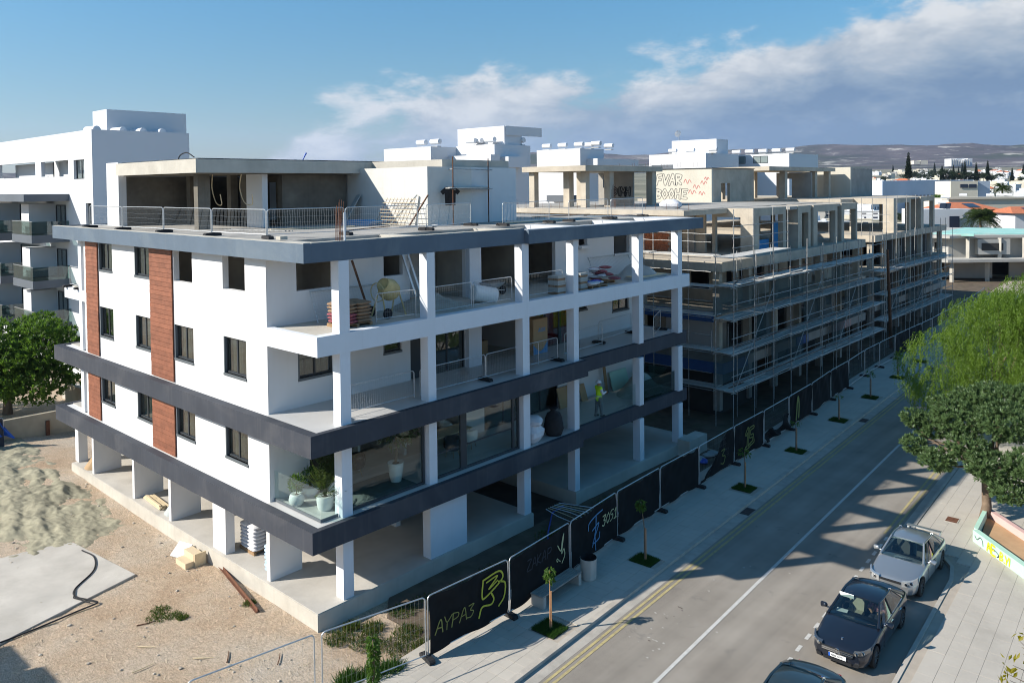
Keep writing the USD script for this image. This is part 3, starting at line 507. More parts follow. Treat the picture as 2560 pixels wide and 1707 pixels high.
def shell(T, x0, xf, y0, y1, floors, side_in, front_in, seed, skip_roof=False):
    """floor plates, columns, set-back walls with openings for a framed shell; street face at xf, near end at y0"""
    r = random.Random(seed)
    for k, zt in enumerate(floors):
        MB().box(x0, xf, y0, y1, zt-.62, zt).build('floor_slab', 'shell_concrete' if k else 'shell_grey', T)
    zs = [0.3]+floors
    for k in range(len(floors)):
        zb, ze = zs[k], floors[k]-.62
        ys = np.linspace(y0+.35, y1-.75, 7)
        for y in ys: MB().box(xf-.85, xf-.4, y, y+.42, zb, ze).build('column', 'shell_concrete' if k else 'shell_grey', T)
        for x in (xf-6.5, xf-12, xf-18): MB().box(x, x+.42, y0+.4, y0+.8, zb, ze).build('column', 'shell_concrete', T)
        if k == 0:
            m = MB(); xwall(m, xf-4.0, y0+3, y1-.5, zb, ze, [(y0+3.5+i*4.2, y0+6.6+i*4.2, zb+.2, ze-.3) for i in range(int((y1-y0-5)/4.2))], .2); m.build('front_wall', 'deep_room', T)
            continue
        hs = []; y = y0+side_in+.8
        while y < y1-2.6:
            w = r.choice((1.2, 1.8, 2.6)); hs.append((y, y+w, zb+(.0 if w > 2 else .9), ze-.25)); y += w+r.choice((.7, 1.0, 1.6))
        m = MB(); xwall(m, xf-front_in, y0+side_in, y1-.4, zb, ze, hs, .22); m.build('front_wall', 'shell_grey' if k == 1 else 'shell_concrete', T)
        hs = [(xf-front_in-2.4-i*4.4, xf-front_in-.9-i*4.4, zb+.9, ze-.25) for i in range(4)]
        m = MB(); ywall(m, y0+side_in, x0+.5, xf-front_in, zb, ze, hs, .22); m.build('side_wall', 'shell_concrete', T)
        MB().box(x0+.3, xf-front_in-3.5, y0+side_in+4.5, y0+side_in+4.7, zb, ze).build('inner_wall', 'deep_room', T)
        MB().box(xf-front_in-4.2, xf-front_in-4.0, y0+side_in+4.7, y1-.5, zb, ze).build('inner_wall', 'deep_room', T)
def portal(T, xf, xb, segs, zb, zt, beam=.55):
    """concrete box frames along the street edge of the top storey: (ya, yb, column width)"""
    for ya, yb, w, x in segs:
        m = MB(); m.slabwall(wallpoly(ya, yb, zb, zt, [(ya+w, yb-w*.6, zb-1, zt-beam)]), (x-.4, 0, 0), (0, 1, 0), (0, 0, 1), .4); m.build('portal_frame', 'shell_concrete', T)
        m = MB(); m.slabwall(wallpoly(xb, x-.405, zb, zt, [(xb+.25, x-1.0, zb-1, zt-beam*1.15)]), (0, ya+.3, 0), (1, 0, 0), (0, 0, 1), .3); m.build('portal_return', 'shell_concrete', T)
# ---- second building
B2 = thing('concrete_shell_building', 'half-built concrete building with blue edge band and graffiti penthouse behind scaffolding', 'building', (-10, 44, 0))
shell(B2, -27.5, -1.7, 31.3, 57.2, [F1, F2, 9.9], 3.6, 2.0, 5)
MB().box(-27.5, -1.6, 31.2, 31.3, 2.83, 3.5).box(-1.7, -1.6, 31.3, 34.6, 2.83, 3.5).build('edge_band', 'blue_fascia', B2)
MB().box(-27.5, -2.3, 31.22, 31.3, 6.05, 6.7).build('edge_band', 'blue_fascia', B2)
MB().box(-1.7, -1.61, 42.5, 44.6, 2.88, 3.5).build('edge_band', 'blue_fascia', B2); MB().box(-1.7, -1.61, 49.5, 53.5, 2.88, 3.5).build('edge_band', 'pink_render', B2)
MB().prism([(-28, 32.4), (-4.6, 31.6), (-4.6, 37.6), (-4.4, 56.2), (-28, 56.2)], 12.75, 13.1).build('roof_slab', 'shell_concrete', B2)
MB().prism([(-27.7, 32.8), (-5.0, 32.1), (-4.9, 56.0), (-27.7, 56.0)], 13.1, 13.13).build('roof_screed', 'roof_deck', B2)
portal(B2, -2.6, -5.8, [(37.6, 42.9, .85, -2.6), (44.6, 47.0, .75, -2.4), (47.3, 52.3, .8, -2.3), (53.2, 56.9, .6, -2.3)], 9.9, 13.1)
MB().box(-5.75, -2.65, 37.7, 42.8, 12.9, 13.11).box(-5.7, -2.45, 43.2, 56.8, 12.85, 13.08).build('portal_deck', 'roof_deck', B2)
MB().box(-27, -6.3, 37.5, 37.7, 9.9, 12.75).build('side_wall', 'shell_concrete', B2)
for x in (-14.6, -7.6): MB().box(x, x+.5, 37.3, 37.5, 9.9, 12.75).build('pilaster', 'shell_grey', B2)
MB().box(-9.4, -8.2, 37.35, 37.48, 10.0, 12.4).build('doorway', 'deep_room', B2)
# brick infill with a window opening
m = MB(); ywall(m, 37.0, -14.2, -8.9, 9.9, 12.7, [(-12.6, -10.0, 11.2, 12.5)], .2); bp = m.build('brick_panel', 'brick_mortar', B2)
for i in range(13):
    for j in range(19):
        x = -14.15+j*.28+(.14 if i % 2 else 0); z = 9.93+i*.205
        if x+.27 > -8.92 or (-12.6-.2 < x < -10.0 and 11.0 < z < 12.5): continue
        MB().box(x, x+.268, 36.975-.008*((i*5+j*3) % 3), 37.0, z, z+.19).build('brick', 'brick_red', bp)
window(B2, -12.6, -10.0, 11.2, 12.5, 'y', 37.0, sill=False)
# loggia pieces, insulation boards and a white side panel
for y0, y1, z0, z1 in ((43.0, 44.5, 9.95, 11.9), (47.8, 49.2, 9.95, 11.0), (49.6, 50.5, 9.95, 11.6), (40.2, 42.2, 9.95, 10.7)):
    MB().box(-3.75, -3.62, y0, y1, z0, z1).build('insulation_board', 'xps_blue', B2)
MB().box(-3.4, -2.9, 44.8, 45.2, 9.9, 12.7).build('column', 'shell_concrete', B2)
MB().box(-8.0, -4.3, 34.88, 34.9, 3.52, 5.9).build('render_panel', 'white_render', B2)
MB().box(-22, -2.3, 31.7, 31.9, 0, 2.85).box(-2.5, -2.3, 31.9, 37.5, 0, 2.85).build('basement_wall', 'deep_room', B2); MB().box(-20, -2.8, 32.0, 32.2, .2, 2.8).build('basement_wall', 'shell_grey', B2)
# penthouse
def pent(T, x0, x1, y0, y1, zb, zt, cols):
    MB().box(x0, x1, y0, y1, zt-.42, zt).build('penthouse_slab', 'shell_concrete', T)
    for cx, cy, w in cols: MB().box(cx, cx+w, cy, cy+w, zb, zt-.42).build('penthouse_column', 'shell_concrete', T)
pent(B2, -20.4, -14.0, 33.4, 44.2, 13.1, 16.35, [(-20.0, 33.8, .55), (-17.6, 35.2, .6), (-14.9, 37.0, .55), (-20.0, 40.0, .6), (-14.8, 42.9, .6), (-15.4, 34.6, .5)])
m = MB(); ywall(m, 43.6, -20.3, -17.9, 13.1, 15.93, [(-19.8, -18.4, 14.6, 15.7)], .25); m.build('penthouse_wall', 'shell_grey', B2)
ywall(MB(), 41.8, -17.6, -15.4, 13.1, 15.93, [], .2).build('penthouse_wall', 'shell_grey', B2)
GY = 52.8; GX0, GX1 = aty(1633, 424, GY)[0], aty(1779, 422, GY)[0]; GZ1 = aty(1700, 423, GY)[2]
ywall(MB(), GY, GX0, GX1, 13.1, GZ1, [], .3).build('penthouse_wall', 'cream_render', B2)
xwall(MB(), GX1, GY+.3, 61.5, 13.1, GZ1, [(54.6, 56.4, 13.1, 14.9)], .3).build('penthouse_wall', 'shell_concrete', B2)
MB().box(GX0-.1, GX1+.1, GY-.1, 61.6, GZ1, GZ1+.06).build('roof_membrane', 'frame_metal', B2)
# graffiti as sprayed lettering on the cream wall
plain('spray_grey', (.075, .075, .08), .8); plain('spray_black', (.02, .02, .025), .8); plain('spray_red', (.45, .10, .09), .8); plain('spray_yellow', (.42, .43, .05), .8); plain('spray_pale', (.50, .52, .30), .8); plain('spray_blue', (.10, .26, .46), .8); plain('spray_faint', (.035, .042, .055), .8)
def letters(T, text, o, a, b, h, mat, bold=False, slant=0.0, name='lettering', depth=.006):
    v = meshkit.text_mesh(text, h, .004, bold); p = v.vertices.copy(); p[:, 0] += slant*p[:, 1]; a, b = np.asarray(a, float), np.asarray(b, float); c = np.cross(a, b)
    return MB().add(np.asarray(o)+p[:, :1]*a+p[:, 1:2]*b+p[:, 2:3]*c, v.faces).build(name, mat, T)
def stroke(T, pts, o, a, b, w, mat, name='sprayed_stroke', d=.012):
    """a sprayed line: ribbon through 2-D points on the plane (o, a, b), rounded by Catmull-Rom"""
    P = np.array(pts, float); Q = []
    E = np.vstack([2*P[0]-P[1], P, 2*P[-1]-P[-2]])
    for i in range(1, len(E)-2):
        for t in np.linspace(0, 1, 7, endpoint=False):
            Q.append(.5*((2*E[i])+(-E[i-1]+E[i+1])*t+(2*E[i-1]-5*E[i]+4*E[i+1]-E[i+2])*t*t+(-E[i-1]+3*E[i]-3*E[i+1]+E[i+2])*t**3))
    Q.append(P[-1]); g = sg.LineString(Q).buffer(w/2)
    return MB().slabwall(g, np.asarray(o)+np.cross(a, b)*d, a, b, .003).build(name, mat, T)
GLY = {'A': [[(0, 0), (.35, 1), (.7, 0)], [(.15, .38), (.58, .4)]], 'Y': [[(0, 1), (.33, .5), (.7, 1)], [(.35, .52), (.3, 0)]], 'P': [[(.05, 0), (.08, 1)], [(.08, .98), (.6, .9), (.55, .55), (.08, .5)]], '3': [[(.05, .95), (.6, .95), (.25, .58), (.62, .4), (.4, .02), (0, .1)]], 'Z': [[(0, .97), (.65, 1), (.02, .03), (.7, 0)]], 'K': [[(.05, 1), (.05, 0)], [(.6, 1), (.1, .48), (.65, 0)]], '0': [[(.3, 1), (.02, .55), (.28, 0), (.6, .5), (.3, 1)]], '5': [[(.6, 1), (.12, .97), (.1, .58), (.5, .56), (.55, .15), (.02, .03)]], '1': [[(.1, .75), (.35, 1), (.3, 0)], [(.1, 0), (.55, .02)]], 'F': [[(.05, 0), (.08, 1), (.6, .97)], [(.08, .55), (.5, .56)]], 'V': [[(0, 1), (.3, 0), (.65, 1)]], 'R': [[(.05, 0), (.06, 1), (.55, .9), (.5, .55), (.08, .5), (.62, 0)]], 'B': [[(.05, 0), (.05, 1), (.5, .88), (.45, .58), (.06, .53), (.6, .35), (.5, .05), (.05, 0)]], 'O': [[(.32, 1), (.02, .5), (.3, 0), (.65, .45), (.32, 1)]], 'H': [[(.05, 1), (.05, 0)], [(.6, 1), (.6, 0)], [(.05, .5), (.6, .52)]], 'E': [[(.6, 1), (.05, .97), (.05, .03), (.62, 0)], [(.05, .5), (.5, .52)]], 'D': [[(.05, 0), (.05, 1), (.55, .7), (.55, .3), (.05, 0)]], 'I': [[(.1, 1), (.1, 0)]], 'M': [[(0, 0), (.08, 1), (.35, .4), (.62, 1), (.7, 0)]], '.': [[(.02, .02), (.06, .04)]]}
def scrawl(T, text, o, a, b, h, w, mat, seed, slant=.12, d=.014, bubble=0.0):
    """hand-sprayed lettering: jittered strokes; bubble > 0 draws the outline of fat letters"""
    r = random.Random(seed); x = 0.0
    for ch in text:
        j = lambda p: ((x+(p[0]+slant*p[1]+r.uniform(-.04, .04))*h), (p[1]+r.uniform(-.05, .05))*h)
        lines = [[j(p) for p in st] for st in GLY[ch]]
        if bubble:
            g = shapely.union_all([sg.LineString(q).buffer(bubble*h) for q in lines]); g = g.boundary.simplify(.01*h).buffer(w/2); MB().slabwall(g, np.asarray(o)+np.cross(a, b)*d, a, b, .003).build('sprayed_letter', mat, T)
        else:
            for q in lines: stroke(T, q if len(q) > 2 else [q[0], ((q[0][0]+q[1][0])/2+r.uniform(-.02, .02)*h, (q[0][1]+q[1][1])/2), q[1]], o, a, b, w*r.uniform(.8, 1.25), mat, 'sprayed_letter', d)
        x += h*{'I': .3, '1': .5, '.': .2}.get(ch, .82)*r.uniform(.92, 1.08)
for tx, x, z, h in (('FVAR', GX0+.35, 14.85, .9), ('BOOHE', GX0+.3, 13.5, .85)):
    scrawl(B2, tx, (x, GY, z), (1, 0, 0), (0, 0, 1), h, .04, 'spray_grey', int(z*10), .1, .014, .13)
for k, (x, z, s) in enumerate(((3.4, 15.0, 1.0), (4.4, 14.5, .9), (5.2, 14.9, .8), (3.9, 14.0, 1.0), (5.0, 13.9, .8), (5.6, 15.3, .6))):
    x += GX0; stroke(B2, [(x, z), (x+.2*s, z+.3*s), (x+.4*s, z-.1), (x+.6*s, z+.25*s), (x+.8*s, z)], (0, GY, 0), (1, 0, 0), (0, 0, 1), .05, 'spray_red')
scrawl(B2, 'DIMH', (-17.4, 41.79, 13.95), (1, 0, 0), (0, 0, 1), .65, .07, 'spray_black', 5, .05, .014, .11)
for k in range(14): MB().tube([(-19+k*.55, 45+1.3*(k % 3), 16.3), (-19+k*.55, 45+1.3*(k % 3), 16.75)], .012, 5).build('starter_bar', 'rust', B2)
for k in range(6):
    m = MB(); x, y = -13.6+(k % 3)*.12, 36.2+(k//3)*.12; m.tube([(x, y, 13.0), (x+.03*math.sin(k*3), y, 14.5+.1*k)], .012, 5); m.build('starter_bar', 'rust', B2)
for k in range(26): MB().tube([(-26+k*.85, 32.5, 12.9), (-26+k*.85, 32.5, 13.55)], .012, 5).build('starter_bar', 'rust', B2)
# ---- third building
B3 = thing('concrete_shell_building', 'farther half-built concrete building with tall cream penthouse wall behind the second scaffold', 'building', (-12, 78, 0))
shell(B3, -30, -2.6, 62.4, 86.5, [F1, F2, 9.9], 4.0, 2.2, 8)
MB().prism([(-30, 64.5), (-6.4, 64.5), (-6.4, 88.5), (-30, 88.5)], 12.8, 13.2).build('roof_slab', 'shell_concrete', B3)
portal(B3, -3, -6.8, [(67.7, 73.2, 1.0, -2.6), (76.6, 81.7, 1.0, -2.6)], 9.9, 13.25, .5)
MB().box(-6.7, -2.8, 67.9, 81.5, 13.05, 13.23).build('portal_deck', 'roof_deck', B3)
PT = aty(1923, 416, 62.3)
pent(B3, PT[0]-6.2, PT[0], 62.3, 80, 13.2, PT[2], [(PT[0]-5.9, 62.6, .6), (PT[0]-3.2, 62.6, .5), (PT[0]-.8, 66.5, .6), (PT[0]-.8, 74.5, .6), (PT[0]-5.8, 70, .6), (PT[0]-.8, 78.5, .6)])
a0, a1 = aty(2006, 421, 81.), aty(2126, 487, 81.)
ywall(MB(), 81., a0[0], a1[0], 13.0, aty(2000, 421, 81.)[2], [], .3).build('penthouse_wall', 'cream_render', B3)
MB().box(a1[0]-.3, a1[0], 81.3, 88.4, 13.0, aty(2126, 421, 81.)[2]).build('penthouse_wall', 'shell_grey', B3)
m = MB(); ywall(m, 72., -16.4, -12.4, 13.2, 16.0, [(-15.6, -14.6, 13.2, 15.3)], .2); m.build('penthouse_wall', 'shell_grey', B3)
MB().box(-4.3, -4.0, 68, 85, 3.6, 9.2).build('inner_wall', 'deep_room', B3)

# ---- scaffolds: standards, ledgers, boards
LOOKS['net'] = usdkit.material(stage, '/World/Looks/net', {'t': ('transparent_bsdf', {'color': (1, 1, 1)}), 'd': ('diffuse_bsdf', {'color': (.045, .06, .06)}), 'x': ('mix_closure', {'fac': .62})}, [('t.BSDF', 'x.closure1'), ('d.BSDF', 'x.closure2')], surface='x.closure')
look('scaffold_board', (.47, .455, .42), var=.2, scale=2, rough=.85, bump=.3, island=.18)
def scaffold(name, label, x_in, x_out, ys, levels, ztop, seed, side=None):
    r = random.Random(seed); T = thing(name, label, 'scaffolding', ((x_in+x_out)/2, float(np.mean(ys)), 0))
    for y in ys:
        for x in (x_in, x_out): MB().tube([(x+r.uniform(-.03, .03), y+r.uniform(-.06, .06), .05), (x+r.uniform(-.04, .04), y+r.uniform(-.06, .06), ztop+r.uniform(-.9, .5))], .028, 6).build('standard', 'scaffold_steel', T)
    for z in levels:
        for x in (x_in, x_out): MB().tube([(x, ys[0]-.4, z-.06), (x, ys[-1]+.4, z-.06+r.uniform(-.03, .1))], .024, 6).build('ledger', 'scaffold_steel', T)
        MB().tube([(x_out, ys[0]-.3, z+.95), (x_out, ys[-1]+.2, z+1.0)], .022, 6).build('guard_rail', 'scaffold_steel', T); MB().tube([(x_out+.02, ys[0]-.2, z+.5), (x_out+.02, ys[-3]+.2, z+.46)], .02, 6).build('guard_rail', 'rust', T)
        for k in range(5): y = r.uniform(ys[0], ys[-3]); MB().tube([(x_in+r.uniform(.1, .9), y, z+.05), (x_in+r.uniform(.1, .9), y+r.uniform(1.5, 4), z+.07)], .024, 6).build('loose_tube', 'rust' if k % 2 else 'scaffold_steel', T)
        for k in range(6): y = r.uniform(ys[0], ys[-2]); MB().tube([(x_in-.35, y, z-.1), (x_in-.3+r.uniform(-.1, .1), y+r.uniform(-.1, .1), z+r.uniform(1.2, 2.0))], .024, 6).build('prop', 'scaffold_steel', T)
        for y in ys: MB().tube([(x_in-.15, y, z-.1), (x_out+.15, y, z-.1)], .022, 6).build('transom', 'scaffold_steel', T)
        for a, b in zip(ys[:-1], ys[1:]):
            for q in range(4):
                x = x_in+.02+q*(x_out-x_in)/4
                MB().frame_box((x, a-.18, z-.03+r.uniform(0, .05)), (0, b-a+.3, r.uniform(-.04, .09)), ((x_out-x_in)/4-.02, 0, r.uniform(-.01, .01)), (0, 0, .042)).build('board', 'scaffold_board', T)
    for i, z in enumerate(levels):
        for k, (a, b) in enumerate(zip(ys[:-1], ys[1:])):
            if (k*7+i*5+seed) % 10 > 4 or i == len(levels)-1: continue
            n = 9; V = [(x_in-.16+.03*math.sin(q*2.1+k*3+w*4), a+(b-a)*q/(n-1), z+.05+(levels[i+1]-z-.25)*w) for w in (0, .5, 1) for q in range(n)]
            MB().add(V, [[w*n+q, w*n+q+1, (w+1)*n+q+1, (w+1)*n+q] for w in (0, 1) for q in range(n-1)]).build('debris_net', 'net', T)
    for k in range(len(ys)-2):
        if k % 3 == 0: MB().tube([(x_out+.03, ys[k], levels[0]), (x_out+.03, ys[k+2], levels[-1]-.5)], .022, 6).build('brace', 'scaffold_steel', T)
    return T
ys = [29.4+2.72*k for k in range(11)]
S1 = scaffold('scaffold', 'long steel scaffold with grey boards along the street face of the graffiti building', -1.15, .05, ys, [2.35, 4.62, 6.68, 8.68], 10.6, 3)
for y in (29.4, 32.0, 34.8, 37.1): MB().tube([(.05, y, 10), (.05, y, 13.3)], .028, 6).build('standard', 'scaffold_steel', S1)
for q in range(4): MB().frame_box((-1.12+q*.3, 29.2, 10.4), (0, 8.3, .05), (.28, 0, 0), (0, 0, .042)).build('board', 'scaffold_board', S1)
for z in (11.0, 11.6, 12.3): MB().tube([(.03, 29.3, z), (.03, 37.3, z)], .022, 6).build('guard_rail', 'scaffold_steel', S1)
S2 = thing('scaffold', 'short steel scaffold round the near end of the graffiti building', 'scaffolding', (-8, 29.9, 0))
for x in (-14.8, -11.9, -9.0, -6.2, -3.6):
    for y in (29.3, 30.4): MB().tube([(x, y, .05), (x, y, 12.7)], .026, 6).build('standard', 'scaffold_steel', S2)
for z in (2.3, 4.6, 6.75, 8.5, 10.4):
    for y in (29.3, 30.4): MB().tube([(-15.2, y, z-.06), (-1.4, y, z-.06)], .022, 6).build('ledger', 'scaffold_steel', S2)
    for q in range(3):
        for x in (-15, -10.4, -5.8): MB().frame_box((x, 29.4+q*.34, z+.01*q), (4.5, 0, .03), (0, .31, 0), (0, 0, .042)).build('board', 'scaffold_board', S2)
for z in (3.3, 5.6, 7.7, 9.5, 11.3, 11.8): MB().tube([(-15.2, 29.3, z), (-1.4, 29.3, z)], .02, 6).build('guard_rail', 'scaffold_steel', S2)
ys = [60.4+2.75*k for k in range(9)]
S3 = scaffold('scaffold', 'farther steel scaffold along the street face of the third building', -2.2, -1.0, ys, [2.4, 4.7, 6.8], 10.6, 6)
for y in (60.4, 63.4, 66.2, 69.1): MB().tube([(-1.0, y, 10), (-1.0, y, 13.6)], .028, 6).build('standard', 'scaffold_steel', S3)
for y in (61.5, 64.4):
    for x in (-6.5, -3.5): MB().tube([(x, y, 9.9), (x, y, 13.4)], .028, 6).build('standard', 'scaffold_steel', S3)
for z in (11.2, 11.9): MB().tube([(-6.7, 61.5, z), (-1, 61.5, z)], .022, 6).build('guard_rail', 'scaffold_steel', S3)
# timber pole leaning among the scaffolds
look('old_timber', (.12, .06, .035), var=.3, scale=3, rough=.9, bump=.4)
MB().tube([(-.5, 60.2, .1), (-.2, 58.2, 9.0)], [.16, .10], 10).build('timber_pole', 'old_timber', None, label='tall dark timber pole standing between the two scaffolds', category='pole')

# ---- grey house under construction at the end of the street
look('house_render', (.40, .39, .36), var=.08, scale=.5, rough=.9, bump=.1, stain=.3, staincol=(.3, .28, .25))
look('mint_membrane', (.30, .56, .50), var=.15, scale=.6, rough=.8, bump=.2, stain=.6, staincol=(.52, .50, .44), sscale=.4)
H = thing('unfinished_house', 'grey house under construction with mint roof membrane at the street end', 'house', (-3, 120, 0))
MB().prism([(-16, 114), (-9.2, 114), (-6.9, 116.0), (-.5, 122.2), (8, 122), (16, 128), (16, 140), (-16, 140)], 2.98, 3.4).build('floor_slab', 'house_render', H)
MB().prism([(-17, 116.5), (-9.6, 116.5), (-7.6, 119.0), (-1.2, 124.4), (8, 124.2), (15, 130), (15, 141), (-17, 141)], 6.35, 6.75).build('roof_slab', 'house_render', H)
MB().prism([(-13, 119.5), (-8.6, 120.5), (-1.4, 125.8), (8, 125.4), (14, 131), (14, 140), (-13, 140)], 6.75, 6.86).build('roof_membrane', 'mint_membrane', H)
def poly_wall(m, pts, z0, z1, t=.25, holes=()):
    for k, (p, q) in enumerate(zip(pts[:-1], pts[1:])):
        p, q = np.array(p, float), np.array(q, float); L = np.linalg.norm(q-p); a = np.r_[(q-p)/L, 0]; n = np.cross(a, (0, 0, 1.))
        hs = [h[1:] for h in holes if h[0] == k]
        m.slabwall(wallpoly(0, L, z0, z1, hs), np.r_[p, 0]-n*t, a, (0, 0, 1), t)
    return m
poly_wall(MB(), [(-17, 119), (-10.2, 118.2), (-8.2, 120.2), (-2.0, 125.6), (8, 125), (15, 131)], 3.4, 6.35, .25, [(0, 4.8, 6.0, 3.4, 5.6), (2, 2.6, 5.3, 4.2, 5.7), (3, 1.0, 4.2, 3.4, 5.9), (3, 6, 8.5, 3.4, 5.8)]).build('upper_wall', 'house_render', H)
poly_wall(MB(), [(-17, 120), (-9.6, 119.8), (-7.4, 121.0), (-1.6, 126.5), (8, 126), (15, 131)], .2, 2.98, .25, [(0, 4.4, 5.8, .2, 2.6), (2, 2.8, 5.4, .2, 2.7), (3, .8, 3.2, .2, 2.8), (3, 4.5, 8, .2, 2.8)]).build('lower_wall', 'house_render', H)
for x, y in ((-9.3, 115.2), (-5.6, 119.4), (-.2, 123.8), (5.5, 123.2)): MB().box(x, x+.5, y, y+.5, 0, 2.98).build('column', 'pale_concrete', H)
for x, y in ((-7.9, 118.4), (-1.7, 124.0), (-4.4, 121.6)): MB().box(x, x+.45, y, y+.45, 3.4, 6.35).build('column', 'pale_concrete', H)
MB().prism([(-6.6, 119.6), (-3.0, 122.7), (-3.8, 123.9), (-7.3, 120.9)], 3.9, 6.2).build('window_bay', 'house_render', H)
MB().frame_box((-6.15, 119.95, 4.5), (2.4, 2.05, 0), (-.03, .04, 0), (0, 0, 1.1)).build('window', 'deep_room', H)
MB().box(-16, 15, 128.5, 128.7, .2, 6.35).build('inner_wall', 'deep_room', H)
MB().frame_box((-8.2, 117.0, 6.75), (1.6, .3, 0), (-.3, 1.6, 0), (0, 0, .35)).build('membrane_roll', 'mint_membrane', H)
# ------------------------------------------------------------------ leaves and trees
leaf('leaf_pepper', (.13, .215, .028), (.34, .46, .075), .5); leaf('leaf_dark', (.10, .16, .06), (.33, .42, .20), .35, .34); leaf('leaf_carob', (.07, .14, .025), (.26, .38, .07), .5)
leaf('leaf_far', (.020, .036, .014), (.05, .075, .025), .25); leaf('leaf_palm', (.05, .08, .02), (.15, .19, .05), .4); leaf('leaf_grass', (.045, .11, .02), (.12, .22, .045), .4); leaf('leaf_dry', (.10, .115, .03), (.30, .28, .10), .4); leaf('leaf_yellow', (.25, .22, .02), (.16, .22, .03), .5); leaf('leaf_cypress', (.010, .020, .009), (.028, .042, .018), .15)
look('bark', (.16, .115, .08), var=.3, scale=4, rough=.95, bump=.6, bscale=14)
look('pale_stake', (.42, .22, .11), var=.2, scale=4, rough=.85, bump=.2)
def leaves(mb, P, D, U, ln, wd, fold=.25):
    """bent diamond leaves: base P, direction D, side U, lengths ln"""
    P, D, U = (np.asarray(a, float) for a in (P, D, U)); D = D/np.linalg.norm(D, axis=1, keepdims=True)
    U = U-D*(U*D).sum(1, keepdims=True); U /= np.linalg.norm(U, axis=1, keepdims=True)+1e-9; N = np.cross(D, U); ln, wd = np.asarray(ln)[:, None], np.asarray(wd)[:, None]
    a, b, c, d = P, P+D*ln*.5+U*wd/2-N*ln*fold*.2, P+D*ln-N*ln*fold, P+D*ln*.5-U*wd/2-N*ln*fold*.2
    n = len(P); V = np.stack([a, b, c, d], 1).reshape(-1, 3); i = np.arange(n)*4
    return mb.add(V, np.vstack([np.stack([i, i+1, i+2], 1), np.stack([i, i+2, i+3], 1)]))
def blob_points(rg, blobs, n, shell=.55):
    w = np.array([b[3]*b[4]*b[5] for b in blobs])**.67; w /= w.sum(); k = rg.choice(len(blobs), n, p=w); B = np.array(blobs)[k]
    d = rg.normal(size=(n, 3)); d /= np.linalg.norm(d, axis=1, keepdims=True); r = (shell+(1-shell)*rg.random(n)**.6)
    return B[:, :3]+d*B[:, 3:6]*r[:, None], d
def limbs(mb, base, r0, tips, rg, trunk_top):
    b, t = np.array(base, float), np.array(trunk_top, float)
    mb.tube([b, b+(t-b)*.35+rg.normal(0, .06, 3)*[1, 1, 0], b+(t-b)*.7+rg.normal(0, .08, 3)*[1, 1, 0], t], [r0*1.25, r0*.95, r0*.8, r0*.7], 10)
    for q in tips:
        q = np.array(q, float); m1 = t+(q-t)*.4+rg.normal(0, .15, 3); m2 = t+(q-t)*.75+rg.normal(0, .2, 3); mb.tube([t-(t-b)*.08, m1, m2, q], [r0*.5, r0*.32, r0*.18, r0*.06], 7)
def weeping_tree(name, label, base, blobs, n, seed, group=None):
    rg = np.random.default_rng(seed); T = thing(name, label, 'tree', base); base = np.array(base, float)
    tips = [np.array(b[:3])+base for b in blobs]; m = MB(); limbs(m, base, .28, tips, rg, base+[0, 0, 2.6]); m.build('trunk', 'bark', T, smooth=True)
    P, d = blob_points(rg, blobs, n, .62); P += base; m = MB()
    L = rg.uniform(.35, 1.15, n); az = rg.uniform(0, 2*math.pi, n); out = d*[1, 1, .2]; k = 11
    for j in range(k):
        t = (j+rg.random(n)*.6)/k; C = P+out*(.28*t*(1.6-t))[:, None]+np.array([0, 0, -1.])*(L*(t**1.5))[:, None]
        s = (j % 2)*2-1; D = np.stack([np.cos(az)*s*.6, np.sin(az)*s*.6, -rg.uniform(.5, 1.1, n)], 1)+rg.normal(0, .25, (n, 3))
        leaves(m, C, D, rg.normal(size=(n, 3)), rg.uniform(.11, .20, n), rg.uniform(.03, .05, n))
    m.build('crown', 'leaf_pepper', T); return T
def rosette_tree(name, label, base, blobs, n, seed, mat='leaf_dark', size=.16, per=9, trunk=.22, th=2.2, shell=.55, cat='tree', trunkname='trunk'):
    rg = np.random.default_rng(seed); T = thing(name, label, cat, base); base = np.array(base, float)
    m = MB(); limbs(m, base, trunk, [np.array(b[:3])+base for b in blobs], rg, base+[0, 0, th]); m.build(trunkname, 'bark', T, smooth=True)
    P, d = blob_points(rg, blobs, n, shell); P += base; m = MB(); ax = d*.7+[0, 0, .55]+rg.normal(0, .25, (n, 3)); ax /= np.linalg.norm(ax, axis=1, keepdims=True)
    u = np.cross(ax, rg.normal(size=(n, 3))); u /= np.linalg.norm(u, axis=1, keepdims=True); w = np.cross(ax, u)
    for j in range(per):
        a = 2*math.pi*j/per+rg.normal(0, .3, n); spread = rg.uniform(.5, 1.15, n)
        D = ax*np.cos(spread)[:, None]+(u*np.cos(a)[:, None]+w*np.sin(a)[:, None])*np.sin(spread)[:, None]
        leaves(m, P-ax*(.06*j/per), D, np.cross(D, ax), rg.uniform(.75, 1.2, n)*size, rg.uniform(.28, .4, n)*size, .2)
    m.build('crown', mat, T); return T
